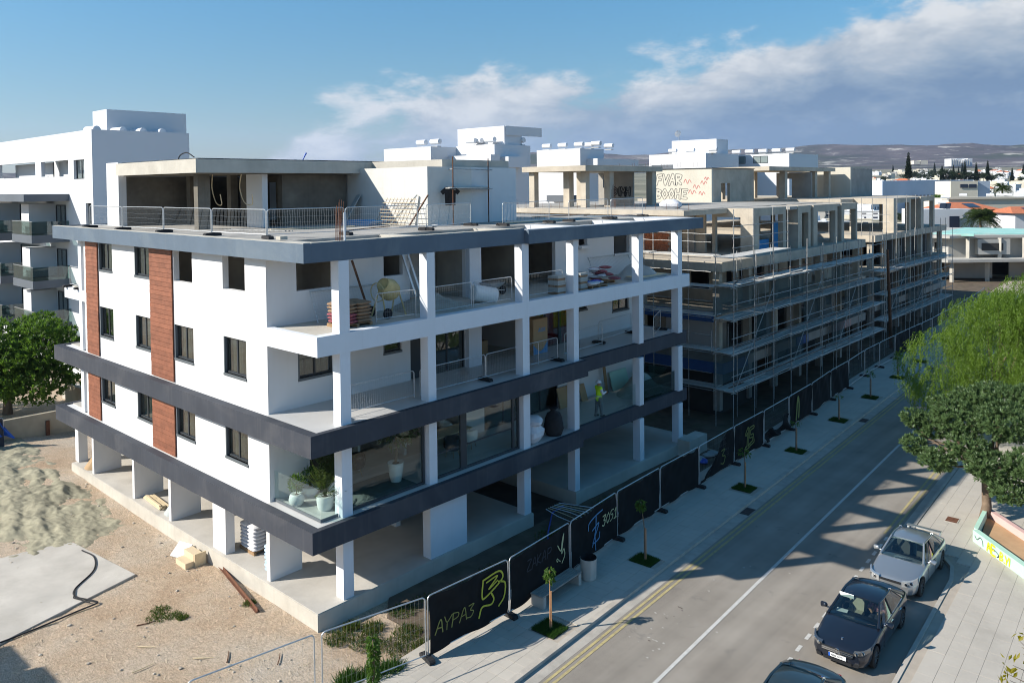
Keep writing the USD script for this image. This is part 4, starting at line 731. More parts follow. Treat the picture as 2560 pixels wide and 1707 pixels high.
# ------------------------------------------------------------------ white neighbours
look('white_far', (.60, .61, .625), var=.02, scale=.2, rough=.9, bump=0)
look('dark_band', (.10, .115, .135), var=.1, scale=.3, rough=.6, bump=0)
look('shade_grey', (.40, .40, .39), var=.05, scale=.3, rough=.9, bump=0)
TANK = None
ORD = ['leftmost', 'second from left', 'third from left', 'fourth from left', 'fifth from left', 'sixth from left', 'seventh from left', 'eighth from left', 'ninth from left']
def tank(loc, rz, label, group):
    global TANK
    if TANK is None:
        TANK = thing('water_heater', label, 'water tank', loc, rz, group); o = TANK.loc
        m = MB(); an = np.linspace(0, 2*math.pi, 16, endpoint=False)
        m.tube([o+[-.75, 0, .62], o+[-.72, 0, .62], o+[.72, 0, .62], o+[.75, 0, .62]], [.2, .31, .31, .2], 16); m.build('tank', 'white_far', TANK, smooth=40)
        MB().box(o[0]-.6, o[0]+.6, o[1]-.3, o[1]+.3, o[2], o[2]+.12).build('stand', 'shade_grey', TANK)
    else: dup(TANK, label, 'water tank', loc, rz, group)
# left neighbour with glass balconies
LB = thing('apartment_building', 'tall white apartment building with stacked glass balconies at the left edge', 'building', (-50, 14, 0))
XC, YC = -41.39, 8.42
hl = [(-64.5, -54.2, 16.05, 17.35), (-52.7, -46.4, 16.0, 17.3), (-45.2, -43.0, 15.75, 17.25), (-42.9, -41.75, 12.0, 13.9), (-42.9, -41.75, 8.6, 10.4), (-42.9, -41.75, 5.2, 7.0)]
ywall(MB(), YC, -72, XC, 0, 19.45, hl, .3).build('front_wall', 'white_far', LB)
MB().box(XC-.3, XC, YC+.3, 15.95, 0, 19.45).box(-72, XC-.3, 15.6, 15.9, 0, 19.4).build('side_wall', 'white_far', LB); MB().box(-72, XC-.31, YC+.31, 15.59, 18.4, 18.8).build('roof_slab', 'white_far', LB)
MB().box(-43.7-2.9, -43.73, 10.43, 16.85, 18.8, 21.25).build('stair_tower', 'white_far', LB)
for a, b, z0, z1 in hl[:2]: MB().box(a, b, YC+1.4, YC+1.5, z0-1.2, z1).box(a, a+1.4, YC+.02, YC+.12, z0-1.4, z0+.05).build('loggia_wall', 'white_far', LB)
for h in hl[2:]: window(LB, h[0], h[1], h[2], h[3], 'y', YC, sill=False, deep=.2)
MB().box(-71, -43.5, YC+2, YC+2.1, 1, 15.5).build('inner_wall', 'room_white', LB)
MB().box(-66, -46.3, 5.2, YC, 14.05, 14.6).build('canopy', 'dark_band', LB)
for k, z in enumerate((11.42, 7.87, 4.4)):
    for x0, x1, y0 in ((-51.3, -46.47, 5.72), (-60.5, -53.0, 5.3)):
        f = MB().box(x0, x1, y0, YC, z-.62, z).build('balcony', 'dark_band', LB)
        MB().box(x0+.05, x1-.05, y0+.03, y0+.05, z, z+1.05).box(x1-.05, x1-.03, y0+.05, YC, z, z+1.05).build('glass_rail', 'balcony_glass', f)
        MB().box(x0+.02, x1-.02, y0+.02, y0+.07, z+1.05, z+1.1).build('hand_rail', 'steel', f)
        MB().box(x0-.3, x0+1.6, y0+.8, YC, z+.02, z+2.4).build('balcony_screen', 'white_far', LB)
        window(LB, x0+2.2, x1-.6, z, z+2.3, 'y', YC-.12, sill=False, deep=.02, mull=1)
for k, x in enumerate((-44.3, -46.9, -45.7, -43.9)): tank((-42.6-.02*k, 9.3+1.55*k if k else 8.9, 18.85), 8, ('largest, leftmost', 'smallest, second from left', 'third from left', 'rightmost')[k]+' white water heater on the left apartment roof', 'heaters on the left apartment roof')
# white apartment blocks behind the penthouses
def block(name, label, parts, wins, tanks, tgroup):
    x0 = min(p[0] for p in parts); y0 = min(p[2] for p in parts); T = thing(name, label, 'building', (x0, y0, 0))
    for nm, mt, (a, b, c, d, e, f) in [(p[6], p[7], p[:6]) for p in parts]: MB().box(a, b, c, d, e, f).build(nm, mt, T)
    for ax, pos, a, b, e, f, k in wins: window(T, a, b, e, f, ax, pos, sill=False, mull=k, deep=-.03)
    for k, q in enumerate(tanks): tank(q, 0, ORD[k]+' '+tgroup[0], tgroup[1])
    return T
def D7(x, y, Y): return aty(940+x/2.45, 280+y/2.45, Y)
y = 46.; xa, xb, xc = D7(48, 225, y)[0], D7(335, 215, y)[0], D7(725, 203, y+4)[0]; zt = D7(200, 220, y)[2]; z2 = D7(600, 205, y+4)[2]; tx0, tx1 = D7(500, 108, y+6)[0], D7(785, 90, y+6)[0]; tz = D7(600, 100, y+6)[2]; yr = atx(940+945/2.45, 280+212/2.45, xc)[1]
block('apartment_building', 'white apartment building with overhanging stair tower behind the near penthouse', [(xa, xb, y, y+14, 12, zt, 'wall', 'white_far'), (xb, xc, y+4, yr, 0, z2, 'wall', 'white_far'), (tx0, tx1, y+6, y+9, z2, tz, 'stair_tower', 'white_far'), (tx1, tx1+.1, y+6.2, y+12.5, z2+1.1, tz, 'stair_tower', 'white_far'), (xa+.3, xb-.2, y-.04, y, 16.2, 17.2, 'glazing', 'dark_band'), (xc-6.5, xc+.8, y+2.6, y+4, z2-1.9, z2-1.2, 'balcony', 'white_far'), (xc-6.4, xc+.7, y+2.8, y+4, 14.5, 17.0, 'balcony_glass', 'balcony_glass'), (xc, xc+1.2, y+5, yr-2, z2-2.6, z2-1.4, 'balcony', 'white_far')],
      [('y', y+4, xc-5.6, xc-3.6, 10.2, 12.4, 1), ('y', y+4, xc-1.6, xc-.8, 10.4, 12.4, 0), ('y', y+4, xc-9, xc-7, 10.2, 12.4, 1)], [(xa+5.2, y+1.5, zt), (xa+7.6, y+1.5, zt), (xb+2.0, y+5.5, z2), (xc-1.8, y+5.2, z2), (tx0+3.3, y+5.0, z2), (xc-.8, yr-1, z2)], ('white water heater on the stair-tower apartment roof', 'heaters on the stair-tower roof'))
y = 72.; xa, xb = D7(985, 235, y)[0], D7(1250, 225, y)[0]; zt = D7(1150, 228, y)[2]; yr = atx(940+1395/2.45, 280+237/2.45, xb)[1]
block('apartment_building', 'white apartment building with a row of roof tanks above the first shell penthouse', [(xa, xb, y, yr, 0, zt, 'wall', 'white_far'), (xb, xb+1.8, y+1.5, yr+6, zt-2.3, zt-1.4, 'balcony', 'white_far'), (xa+3, xb, y-1.5, y, 12.6, 13.5, 'balcony', 'dark_band')], [('y', y, xb-5, xb-3.2, 10.3, 12.2, 1), ('y', y, xb-2.4, xb-1.4, 10.3, 12.2, 0)],
      [(xa+.9+i*2.9, y+1.2, zt) for i in range(4)]+[(xb-.9, y+3.2, zt), (xb-.9, y+8, zt)], ('white water heater on the middle white apartment roof', 'heaters on the middle white apartment roof'))
y = 100.; xa, xb = D7(1672, 260, y)[0], D7(1860, 262, y)[0]; xc, xd = D7(1860, 255, y-2)[0], D7(2020, 255, y-2)[0]; zt = D7(1750, 262, y)[2]; t0, t1 = D7(1812, 178, y+5)[0], D7(2085, 168, y+5)[0]; tz = D7(1950, 172, y+5)[2]; xe = D7(2150, 250, y+12)[0]
block('apartment_building', 'white apartment building with a tall square tower above the graffiti wall', [(xa, xb, y, y+14, 0, zt, 'wall', 'white_far'), (xb, xd, y-2, y+9, 0, D7(1990, 252, y-2)[2], 'wall', 'white_far'), (t0, t1, y+5, y+9, 10, tz, 'stair_tower', 'white_far'), (t1, t1+.06, y+5.5, y+8.4, 14, tz-2.6, 'stair_window', 'frame_metal'), (xa+.5, xb-.5, y-.05, y, zt-2.8, zt-1.7, 'glazing', 'dark_band'), (xe-2, xe+11, y+12, y+24, 0, D7(2300, 262, y+12)[2], 'wall', 'white_far')], [('y', y+12, xe+1.6, xe+3.4, 18.2, 19.4, 0), ('y', y+12, xe+4.8, xe+7.4, 18.2, 19.4, 1)],
      [(xa+4+3.2*i, y+1, zt) for i in range(2)]+[(xb+2+4*i, y, D7(1990, 252, y-2)[2]) for i in range(2)]+[(xe+1+i*2.4, y+13.5, D7(2300, 262, y+12)[2]) for i in range(5)], ('white water heater on the square-tower apartment roof', 'heaters on the square-tower roof'))
# satellite dish on the square tower, cypresses on the middle roof terrace
sd = thing('satellite_dish', 'small white satellite dish on the square tower', 'satellite dish', (t0+.8, 106, tz)); o = sd.loc
MB().tube([o, o+[0, 0, 1.1]], .05, 6).build('mast', 'steel', sd); MB().lathe([(.02, .0), (.35, .06), (.62, .2), (.6, .22), (.33, .09), (.02, .03)], (0, 0, 0), 18)
m = MB(); m.lathe([(.02, .0), (.35, .06), (.62, .2), (.6, .22), (.33, .09), (.02, .03)], (0, 0, 0), 18); v, f = m.arrays(); R_ = trimesh.transformations.rotation_matrix(-1.1, (.5, 1, 0))[:3, :3]; MB().add(v@R_.T+o+[-.1, 0, 1.2], f).build('dish', 'white_far', sd)
# ------------------------------------------------------------------ the town beyond
rng = random.Random(21)
look('cream_far', (.58, .53, .43), var=.05, scale=.1, rough=.9, bump=0); look('grey_far', (.34, .335, .32), var=.08, scale=.1, rough=.9, bump=0); look('pink_far', (.55, .30, .27), var=.08, scale=.1, rough=.9, bump=0)
look('roof_tile', (.46, .155, .075), var=.2, scale=3, rough=.85, bump=.3, bscale=8); look('panel_blue', (.03, .04, .065), var=.1, scale=.4, rough=.3, bump=0); look('steel_blue_clad', (.34, .40, .47), var=.05, scale=.2, rough=.7, bump=0)
PROTO = {}
def townhouse(kind, loc, rz, sc, label, group):
    if kind in PROTO: return dup(PROTO[kind], label, 'house', loc, rz, group, sc)
    T = thing(dict(white='flat_roof_house', cream='flat_roof_house', grey='flat_roof_house', red='tiled_house', low='long_building')[kind], label, 'house', loc, rz, group, scale=sc); T.loc = np.array(loc, float); PROTO[kind] = T
    T0 = Thing(T.path, np.zeros(3)); wall = dict(white='white_far', cream='cream_far', grey='grey_far', red='white_far', low='white_far')[kind]; W, D, Hh = (14, 10, 6.4) if kind != 'low' else (30, 12, 5)
    MB().box(-W/2, W/2, -D/2, D/2, -3, Hh).build('wall', wall, T0)
    if kind == 'red':
        MB().add([(-W/2-.5, -D/2-.5, Hh), (W/2+.5, -D/2-.5, Hh), (W/2+.5, D/2+.5, Hh), (-W/2-.5, D/2+.5, Hh), (-2.5, 0, Hh+2.4), (2.5, 0, Hh+2.4)], [[0, 1, 5], [0, 5, 4], [1, 2, 5], [2, 3, 4], [2, 4, 5], [3, 0, 4], [0, 3, 2], [0, 2, 1]]).build('roof', 'roof_tile', T0)
    else:
        MB().box(-W/2-.2, W/2+.2, -D/2-.2, -D/2+.05, Hh-.1, Hh+.6).box(W/2-.05, W/2+.2, -D/2+.05, D/2+.2, Hh-.1, Hh+.6).build('parapet', wall, T0)
        MB().box(-W/6, W/8, 0, D/3, Hh, Hh+2.3).build('stair_head', wall, T0); MB().box(W/4, W/4+1.4, -D/4, -D/4+.8, Hh+.3, Hh+1.3).build('roof_tank', 'white_far', T0)
    n = 4 if kind != 'low' else 8
    for i in range(n):
        for z in ((.9, 3.9) if kind != 'low' else (2.4,)):
            u = -W/2+W*(i+.5)/n; MB().box(u-.7, u+.7, -D/2-.03, -D/2, z, z+1.3).build('window', 'panel_blue', T0)
    for v_ in (-D/4, D/4): MB().box(W/2, W/2+.03, v_-.6, v_+.6, 3.9, 5.2).build('window', 'panel_blue', T0)
    if kind in ('white', 'cream'): MB().box(-W/2+1, -W/2+5, -D/2-1.2, -D/2, 3.1, 3.4).build('balcony', wall, T0)
    return T
KL = dict(white=('white flat-roofed house in the distant town', 'white flat-roofed houses of the distant town'), cream=('cream flat-roofed house in the distant town', 'cream flat-roofed houses of the distant town'), grey=('grey concrete house in the distant town', 'grey houses of the distant town'), red=('white house under a red tiled roof in the distant town', 'red-roofed houses of the distant town'), low=('long white shed in the distant town', 'long sheds of the distant town'))
def townpt(r, thd): th = math.radians(thd); x, y = 20+r*math.sin(th), -10+r*math.cos(th); return np.array([x, y, float(land(np.array(r), 0, x, y))])
placed = []
for k in range(215):
    for _ in range(30):
        r = 215*math.exp(rng.random()**.8*2.05); p = townpt(r, rng.uniform(-24.5, -6.5))
        if all(np.linalg.norm(p-q) > 11+r*.012 for q in placed): break
    else: continue
    placed.append(p); kind = rng.choices(('white', 'cream', 'grey', 'red', 'low'), (7, 4, 2.6, 2.2, 1.4))[0]
    townhouse(kind, p, rng.choice((0, 8, -12, 20, 90, 98, -80)), (rng.uniform(.5, 1.1), rng.uniform(.5, 1.1), rng.uniform(.55, 1.0)*(1.0 if r > 330 else .8)), *KL[kind])
# landmarks of the town, each on its own
def atd(u, v, d): return CAM+(FWD+RGT*(u-1280)/FPX-UPV*(v-519.2485)/FPX)*d
def wh():
    p = atd(2205, 452, 300.); T = thing('warehouse', 'long blue-grey warehouse with white gable end behind the shells', 'warehouse', (p[0], p[1], 0), -17); o = p.copy(); o[2] = 0; T0 = Thing(T.path, np.zeros(3))
    MB().box(-13, 0, 0, 60, -2, p[2]).build('gable_wall', 'white_far', T0); MB().box(0, .2, 0, 60, -2, p[2]-.1).build('side_wall', 'steel_blue_clad', T0)
    for i in range(22): MB().box(.2, .26, 4+i*2.4, 5.3+i*2.4, 8.3, 9.6).build('window', 'panel_blue', T0)
    for i in (38, 47): MB().bar((.4, i, 9), (.4, i-4, 15), .35).build('roof_strut', 'frame_metal', T0)
wh()
def rect(T, name, mt, u0, u1, v0, v1, d, dep, rz=-17):
    """an axis of the building that faces the street: a box whose front spans the given pixels at depth d"""
    a, b = atd(u0, v0, d), atd(u1, v0, d); zb = atd(u0, v1, d)[2]; e = (b-a)*[1, 1, 0]; n = np.cross(e/np.linalg.norm(e), (0, 0, 1.))
    return MB().frame_box((a[0], a[1], zb), e, -n*dep, (0, 0, a[2]-zb)).build(name, mt, T)
p = atd(2440, 500, 170.); T = thing('flat_roof_house', 'long cream flat-roofed house with roof heaters behind the red tiles', 'house', (p[0], p[1], 0)); rect(T, 'wall', 'cream_far', 2372, 2640, 497, 640, 172., 16)
rect(T, 'window', 'panel_blue', 2519, 2529, 521, 537, 171.8, .1); rect(T, 'parapet', 'cream_far', 2368, 2644, 494, 499, 171.6, .5)
for k, u in enumerate((2408, 2475, 2500, 2520)): q = atd(u, 494, 174.); tank((q[0], q[1], q[2]-.1), 12, 'white water heater on the long cream house', 'heaters on the long cream house')
p = atd(2420, 510, 158.); T = thing('tiled_house', 'white house with orange tiled hip roof and solar panels', 'house', (p[0], p[1], 0)); rect(T, 'wall', 'white_far', 2400, 2500, 524, 600, 158., 9)
def hip(T, u0, u1, v0, v1, d, dep, mt='roof_tile', name='roof'):
    a, b = atd(u0, v0, d), atd(u1, v0, d); h = atd(u0, v1, d)[2]-a[2]; e = b-a; n = np.cross(e/np.linalg.norm(e), (0, 0, 1.)); c, d_ = b-n*dep, a-n*dep; r0, r1 = a+e*.28-n*dep/2+[0, 0, h], a+e*.72-n*dep/2+[0, 0, h]
    f = MB().add([a, b, c, d_, r0, r1], [[0, 1, 5], [0, 5, 4], [1, 2, 5], [2, 3, 4], [2, 4, 5], [3, 0, 4], [0, 3, 2], [0, 2, 1]]).build(name, mt, T)
    s = a+e*.36+(r0-a)*.25; MB().frame_box(s+[0, 0, .12]+n*.12, e*.22, (r0-a-e*.28)*.5, n*.08).build('solar_panel', 'panel_blue', f); return f
hip(T, 2372, 2509, 524, 507, 157., 11)
p = atd(2560, 535, 150.); T = thing('tiled_house', 'house corner with orange tiles at the right edge behind the mint roof', 'house', (p[0], p[1], 0)); hip(T, 2532, 2640, 534, 518, 150., 9); rect(T, 'wall', 'white_far', 2538, 2630, 534, 600, 150.6, 8)
p = atd(2350, 525, 150.); T = thing('flat_roof_house', 'bright white box house beside the mint roofed house', 'house', (p[0], p[1], 0)); rect(T, 'wall', 'white_far', 2300, 2408, 524, 600, 150., 7); rect(T, 'wall', 'white_far', 2408, 2430, 523, 600, 153., 6); rect(T, 'window', 'panel_blue', 2374, 2399, 541, 570, 149.8, .1)
for k in range(2):
    q = atd(2348+k*13, 521, 151.); s = thing('solar_panel', 'dark solar panel tilted on the bright white box house', 'solar panel', q, group='panels on the white box house'); MB().frame_box(q, (.85, .6, 0), (.05, .5, .9), (.03, -.05, .03)).build('panel', 'panel_blue', s); MB().box(q[0], q[0]+.7, q[1]+.9, q[1]+1., q[2]-.2, q[2]+.8).build('panel_frame', 'steel', s)
for k, (u, v) in enumerate(((2363, 497), (2354, 510))): q = atd(u, v, 155.); tank((q[0], q[1], q[2]-.3), 20, 'white tank raised beside the bright white box house', 'raised tanks by the white box house')
p = atd(2440, 470, 240.); T = thing('concrete_house', 'grey two-storey house with a strip of dark windows beside the warehouse', 'house', (p[0], p[1], 0)); rect(T, 'wall', 'cream_far', 2377, 2445, 453, 540, 240., 9); rect(T, 'side_wall', 'steel_blue_clad', 2445, 2475, 453, 540, 241., 8)
for k in range(2): rect(T, 'window', 'panel_blue', 2401+k*22, 2420+k*22, 461, 470, 239.8, .1)
p = atd(2411, 404, 2600.); T = thing('hotel', 'large white hotel block standing below the hills', 'hotel', (p[0], p[1], 0))
for k, (u0, u1, v0) in enumerate(((2378, 2392, 397), (2392, 2410, 396), (2410, 2420, 398), (2420, 2431, 396))): rect(T, 'wing', 'white_far', u0, u1, v0, 416, 2600.+12*(k % 2), 40)
for k in range(9): rect(T, 'window_row', 'shade_grey', 2379+k*5.6, 2380.2+k*5.6, 399, 413, 2597., 4)
for k, (u0, u1, v0, v1) in enumerate(((2285, 2300, 402, 408), (2302, 2320, 401, 409))):
    p = atd(u0, v0, 2700.); T = thing('apartment_building', ('narrow' if k == 0 else 'wide')+' pale block left of the hotel below the hills', 'building', (p[0], p[1], 0)); rect(T, 'wall', 'cream_far', u0, u1, v0, v1+3, 2700., 30)
# trees of the town: dark cypresses and round crowns
def fartree(kind, loc, s, label, group):
    if kind in PROTO: return dup(PROTO[kind], label, 'tree', loc, rng.uniform(0, 360), group, (s*rng.uniform(.85, 1.15),)*2+(s,))
    T = thing('cypress_tree' if kind == 'cyp' else 'pine_tree', label, 'tree', loc, 0, group, scale=(s, s, s)); PROTO[kind] = T; T0 = Thing(T.path, np.zeros(3)); rg = np.random.default_rng(5)
    if kind == 'cyp': bl = [(0, 0, 2.2+k*1.1, 1.25*(1-k/8.5), 1.25*(1-k/8.5), 1.1) for k in range(8)]
    else: bl = [(rg.normal(0, 1.7), rg.normal(0, 1.7), 4.5+rg.normal(0, .8), 2.0, 2.0, 1.3) for k in range(7)]
    MB().tube([(0, 0, -1), (0, 0, 2), (.1, 0, 5)], [.3, .25, .1], 7).build('trunk', 'bark', T0); P, d = blob_points(rg, bl, 2600, .5); m = MB(); leaves(m, P, d+[0, 0, .6 if kind == 'cyp' else .2]+rg.normal(0, .5, d.shape), rg.normal(size=d.shape), rg.uniform(.35, .6, 2600), rg.uniform(.2, .35, 2600)); m.build('crown', 'leaf_cypress' if kind == 'cyp' else 'leaf_far', T0)
    return T
for k in range(85):
    r = 240*math.exp(rng.random()*1.9); p = townpt(r, rng.uniform(-24, -7)); kind = 'cyp' if rng.random() < .16 else 'pine'
    fartree(kind, p, rng.uniform(.55, .95)*(1+r/1800), *(('dark narrow cypress among the distant houses', 'cypresses of the distant town') if kind == 'cyp' else ('dark round-crowned tree among the distant houses', 'round trees of the distant town')))
p = atd(2271, 446, 330.); fartree('cyp', (p[0], p[1], p[2]-1.0), 1.05, 'tall dark cypress rising above the warehouse roof', None)
for k in range(14): p = atd(2355+k*9.5, 440-3*math.sin(k*1.3), 520.); fartree('pine' if k % 3 else 'cyp', (p[0], p[1], p[2]-4), .95+.3*math.sin(k*2.2), 'dark tree in the belt below the hotel', 'tree belt below the hotel')
def palm(loc, h, label, seed, n=46, L=2.6):
    rg = np.random.default_rng(seed); T = thing('palm_tree', label, 'palm tree', loc); o = T.loc; MB().tube([o-[0, 0, 1], o+[.1, 0, h*.5], o+[0, 0, h]], [.28, .22, .2], 8).build('trunk', 'bark', T, smooth=True); m = MB()
    for k in range(n):
        a, e = rg.uniform(0, 6.28), rg.uniform(-.35, 1.2); d = np.array([math.cos(a)*math.cos(e), math.sin(a)*math.cos(e), math.sin(e)]); t = np.linspace(.08, 1, 13)[:, None]; C = o+[0, 0, h]+d*t*L-np.array([0, 0, 1.])*(t**2)*L*.55; s = np.cross(d, (0, 0, 1.)); s /= np.linalg.norm(s)
        for q in (-1, 1): leaves(m, C, d*.6+s*q+rg.normal(0, .12, (13, 3))-[0, 0, .35], np.tile(d, (13, 1)), (.75*np.sin(np.linspace(.5, 2.9, 13))+.1)*L/2.6, np.full(13, .07*L/2.6+.03))
    m.build('crown', 'leaf_palm', T); return T
p = atd(2450, 540, 146.); palm((p[0], p[1], p[2]-3.6), 3.4, 'bushy palm in front of the orange tiled house', 3, 90, 3.4); p = atd(2505, 475, 205.); palm((p[0], p[1], p[2]-5), 5.5, 'palm standing behind the long cream house', 4, 46, 3.0)
p = atd(2345, 500, 185.); rosette_tree('bush', 'green bush between the warehouse and the long cream house', (p[0], p[1], p[2]-2.5), [(0, 0, 2, 2.2, 2.2, 1.5)], 700, 6, 'leaf_carob', .5, 6, .12, 1.2)
# haze
hz = MB().box(-12500, 12500, -12500, 12500, -9, 900)
LOOKS['air'] = usdkit.material(stage, '/World/Looks/air', {'v': ('principled_volume', {'color': (.60, .73, .96), 'density': 4.4e-5, 'anisotropy': .2})}, volume='v.volume')
hz.build('haze', 'air', None, kind='stuff')
# ------------------------------------------------------------------ site fence along the street
def rounded_frame(p, q, z0, z1, r=.14, n=6):
    p, q = np.array([*p[:2], 0.]), np.array([*q[:2], 0.]); e = (q-p)/np.linalg.norm(q-p); L = np.linalg.norm(q-p); P = []
    for cx, cz, a0 in ((r, z1-r, math.pi), (L-r, z1-r, math.pi/2)):
        for k in range(n+1): a = a0-k*math.pi/2/n; P.append(p+e*(cx+r*math.cos(a))+np.array([0, 0, cz+r*math.sin(a)]))
    return [p+[0, 0, z0]]+P+[q+[0, 0, z0]], e, L
def mesh_wires(mb, p, e, L, z0, z1, sx=.15, sz=.3, r=.0013):
    p = np.array([*p[:2], 0.])
    for x in np.arange(sx, L-.03, sx): mb.tube([p+e*x+[0, 0, z0], p+e*x+[0, 0, z1]], r, 3, False)
    for z in np.arange(z0+sz, z1-.02, sz): mb.tube([p+e*.03+[0, 0, z], p+e*(L-.03)+[0, 0, z]], r, 3, False)
    return mb
def foot(T, c, e, l=.7, w=.2, h=.13, mat='rubber', z=0.):
    e = np.array([e[0], e[1], 0.]); n = np.array([-e[1], e[0], 0.]); o = np.array([c[0], c[1], z]); m = MB(); pts = [(-l/2, 0), (l/2, 0), (l/2, h*.7), (l/2-.06, h), (.09, h), (.07, h*1.12), (-.07, h*1.12), (-.09, h), (-l/2+.06, h), (-l/2, h*.7)]
    m.slabwall(sg.Polygon(pts), o-e*w/2, n, (0, 0, 1), w); return m.build('foot', mat, T)
look('galvanised', (.50, .51, .51), var=.15, scale=8, rough=.4, bump=0, metal=.6)
def fence_panel(name, label, p, q, cover, group=None, h=2.0, zg=.1, openz=None):
    T = thing(name, label, 'fence panel', ((p[0]+q[0])/2, (p[1]+q[1])/2, zg), group=group)
    pts, e, L = rounded_frame(p, q, zg+.1, zg+h); MB().tube(pts, .022, 7).tube([pts[0]+[0, 0, .06]+e*.02, pts[-1]+[0, 0, .06]-e*.02], .018, 6).build('frame', 'galvanised', T, smooth=50)
    nrm = np.cross(e, (0, 0, 1.)); p3 = np.array([*p[:2], 0.])
    if cover != 'full': mesh_wires(MB(), p, e, L, zg+.16, zg+h-.02).build('wire_mesh', 'galvanised', T)
    if cover:
        nu, nv = 40, 18; V = []
        for j in range(nv+1):
            for i in range(nu+1):
                u, v = i/nu, j/nv; zt = h-.04-.05*math.sin(math.pi*((u*4+p[1]) % 1)); z0 = .15+.03*math.sin(u*9+p[0])
                if cover == 'slant': zt = max(.25, min(h-.03, .35+2.6*(u-.18)))
                if cover == 'fallen': zt = .55+.25*math.sin(u*9)+.35*u
                z = z0+(zt-z0)*v; wv = .03*math.sin(u*L*3.1+v*2+p[1])+.02*math.sin(u*14+v*5+p[0]*3)+.016*math.sin(u*31-v*9+p[1])*v
                if cover == 'fallen': wv += .12*math.sin(u*14+v*5)*(1-.3*v)
                V.append(p3+e*(L*(.012+.976*u))+[0, 0, zg+z]+nrm*(.028+wv))
        f = [[j*(nu+1)+i, j*(nu+1)+i+1, (j+1)*(nu+1)+i+1, (j+1)*(nu+1)+i] for j in range(nv) for i in range(nu)]
        MB().add(V, f).build('cover', 'black_cloth', T, smooth=True)
    foot(T, q[:2]+e[:2]*.05, e, z=zg)
    return T, p3+nrm*.085+[0, 0, zg], e
plain('spray_olive', (.20, .21, .06), .85)
posts = [(3.06, -1.75), (3.82, 1.62), (4.02, 5.17), (3.74, 8.9), (3.36, 12.5), (3.18, 16.15), (3.05, 19.86), (2.85, 23.9), (2.74, 27.7), (2.55, 31.5), (2.32, 35.5), (1.92, 39.7), (1.73, 43.5), (1.35, 48.0), (1.25, 51.7), (1.19, 55.7), (1.14, 59.7), (1.18, 63.2), (1.15, 66.6), (1.0, 70.4), (.9, 74.4), (.7, 78), (.5, 82), (.3, 86), (.1, 90), (-.3, 94)]
posts = [np.array(p) for p in posts]
kinds = [None, 'full', 'full', 'full', 'full', 'full', 'slant', 'full', 'fallen', 'full', 'full', 'full', None, None, None, 'full', 'full', None, None]+[None]*6
flabel = ['bare mesh fence panel nearest the camera, in front of the weeds', 'black covered fence panel with yellow-green graffiti beside the bench', 'black covered fence panel with a white squiggle behind the bench', 'black covered fence panel painted with the number 3051', 'black covered fence panel behind the leaning sapling', 'plain black covered fence panel just beyond the leaning sapling', 'fence panel whose black cover hangs in a slant, painted 3', 'black covered fence panel with the faded yellow 15', 'fence panel whose black cover has slid down in a heap', 'black covered fence panel with a yellow sprayed figure', 'plain black covered fence panel just past the yellow figure', 'second plain black covered fence panel past the yellow figure', 'bare mesh fence panel just past the black covered run', 'bare mesh fence panel in the middle of the bare stretch', 'bare mesh fence panel at the far end of the bare stretch', 'black covered fence panel in front of the timber pole', 'black covered fence panel just beyond the timber pole']
PAN = []
for k in range(len(posts)-1):
    lab = flabel[k] if k < len(flabel) else ('first', 'second', 'third', 'fourth', 'fifth', 'sixth', 'seventh', 'eighth', 'ninth')[k-len(flabel)]+' bare mesh fence panel beyond the timber pole'
    PAN.append(fence_panel('fence_panel', lab, posts[k], posts[k+1]-(posts[k+1]-posts[k])/40*1.0, kinds[k], 'site fence panels along the footway'))
T, o, e = fence_panel('fence_panel', 'bare mesh fence panel cut off by the lower edge of the picture', np.array([2.4, -5.4]), np.array([2.98, -1.95]), None, 'site fence panels along the footway')
Z3 = (0, 0, 1.)
T, o, e = PAN[1]; scrawl(T, 'AYPA3', o+e*.22+[0, 0, .72], e, Z3, .42, .035, 'spray_olive', 1, .15)
stroke(T, [(2.25, 1.72), (2.95, 1.80), (3.15, 1.6), (3.02, 1.42), (2.35, 1.12), (2.2, 1.2), (2.25, 1.72)], o, e, Z3, .06, 'spray_yellow'); stroke(T, [(2.95, 1.45), (3.25, 1.3), (3.2, .85), (2.95, .62)], o, e, Z3, .06, 'spray_yellow'); stroke(T, [(2.6, 1.2), (2.72, .95), (2.6, .8), (2.2, .85), (2.05, .55)], o, e, Z3, .06, 'spray_yellow'); stroke(T, [(2.4, 1.6), (2.9, 1.66), (2.5, 1.35), (2.9, 1.5)], o, e, Z3, .05, 'spray_yellow')
T, o, e = PAN[2]; scrawl(T, 'ZAKAP', o+e*.85+[0, 0, 1.22], e, Z3, .36, .03, 'spray_faint', 2, .15); stroke(T, [(2.75, 1.45), (2.95, 1.2), (3.05, 1.55), (3.15, 1.75), (3.0, 1.1), (3.15, 1.2), (3.2, .95), (3.02, .72)], o, e, Z3, .04, 'spray_pale'); stroke(T, [(2.72, .98), (2.78, .92), (2.72, .86), (2.68, .94), (2.72, .98)], o, e, Z3, .03, 'spray_pale'); stroke(T, [(2.86, .86), (2.9, .82)], o, e, Z3, .04, 'spray_pale')
T, o, e = PAN[3]; scrawl(T, '3051', o+e*2.2+[0, 0, 1.05], e, Z3, .40, .04, 'spray_pale', 3, .2)
for q in ([(1.15, 1.25), (1.2, 1.5), (1.7, 1.66), (2.25, 1.72)], [(1.75, 1.66), (1.7, 1.1), (1.45, .5)], [(1.45, 1.15), (1.95, 1.3), (1.65, .85), (1.5, .62), (1.95, .68), (2.02, .9)], [(1.65, .9), (1.7, .3)]): stroke(T, q, o, e, Z3, .05, 'spray_blue')
T, o, e = PAN[6]; scrawl(T, '3', o+e*2.2+[0, 0, .5], e, Z3, .75, .05, 'spray_olive', 4, .05)
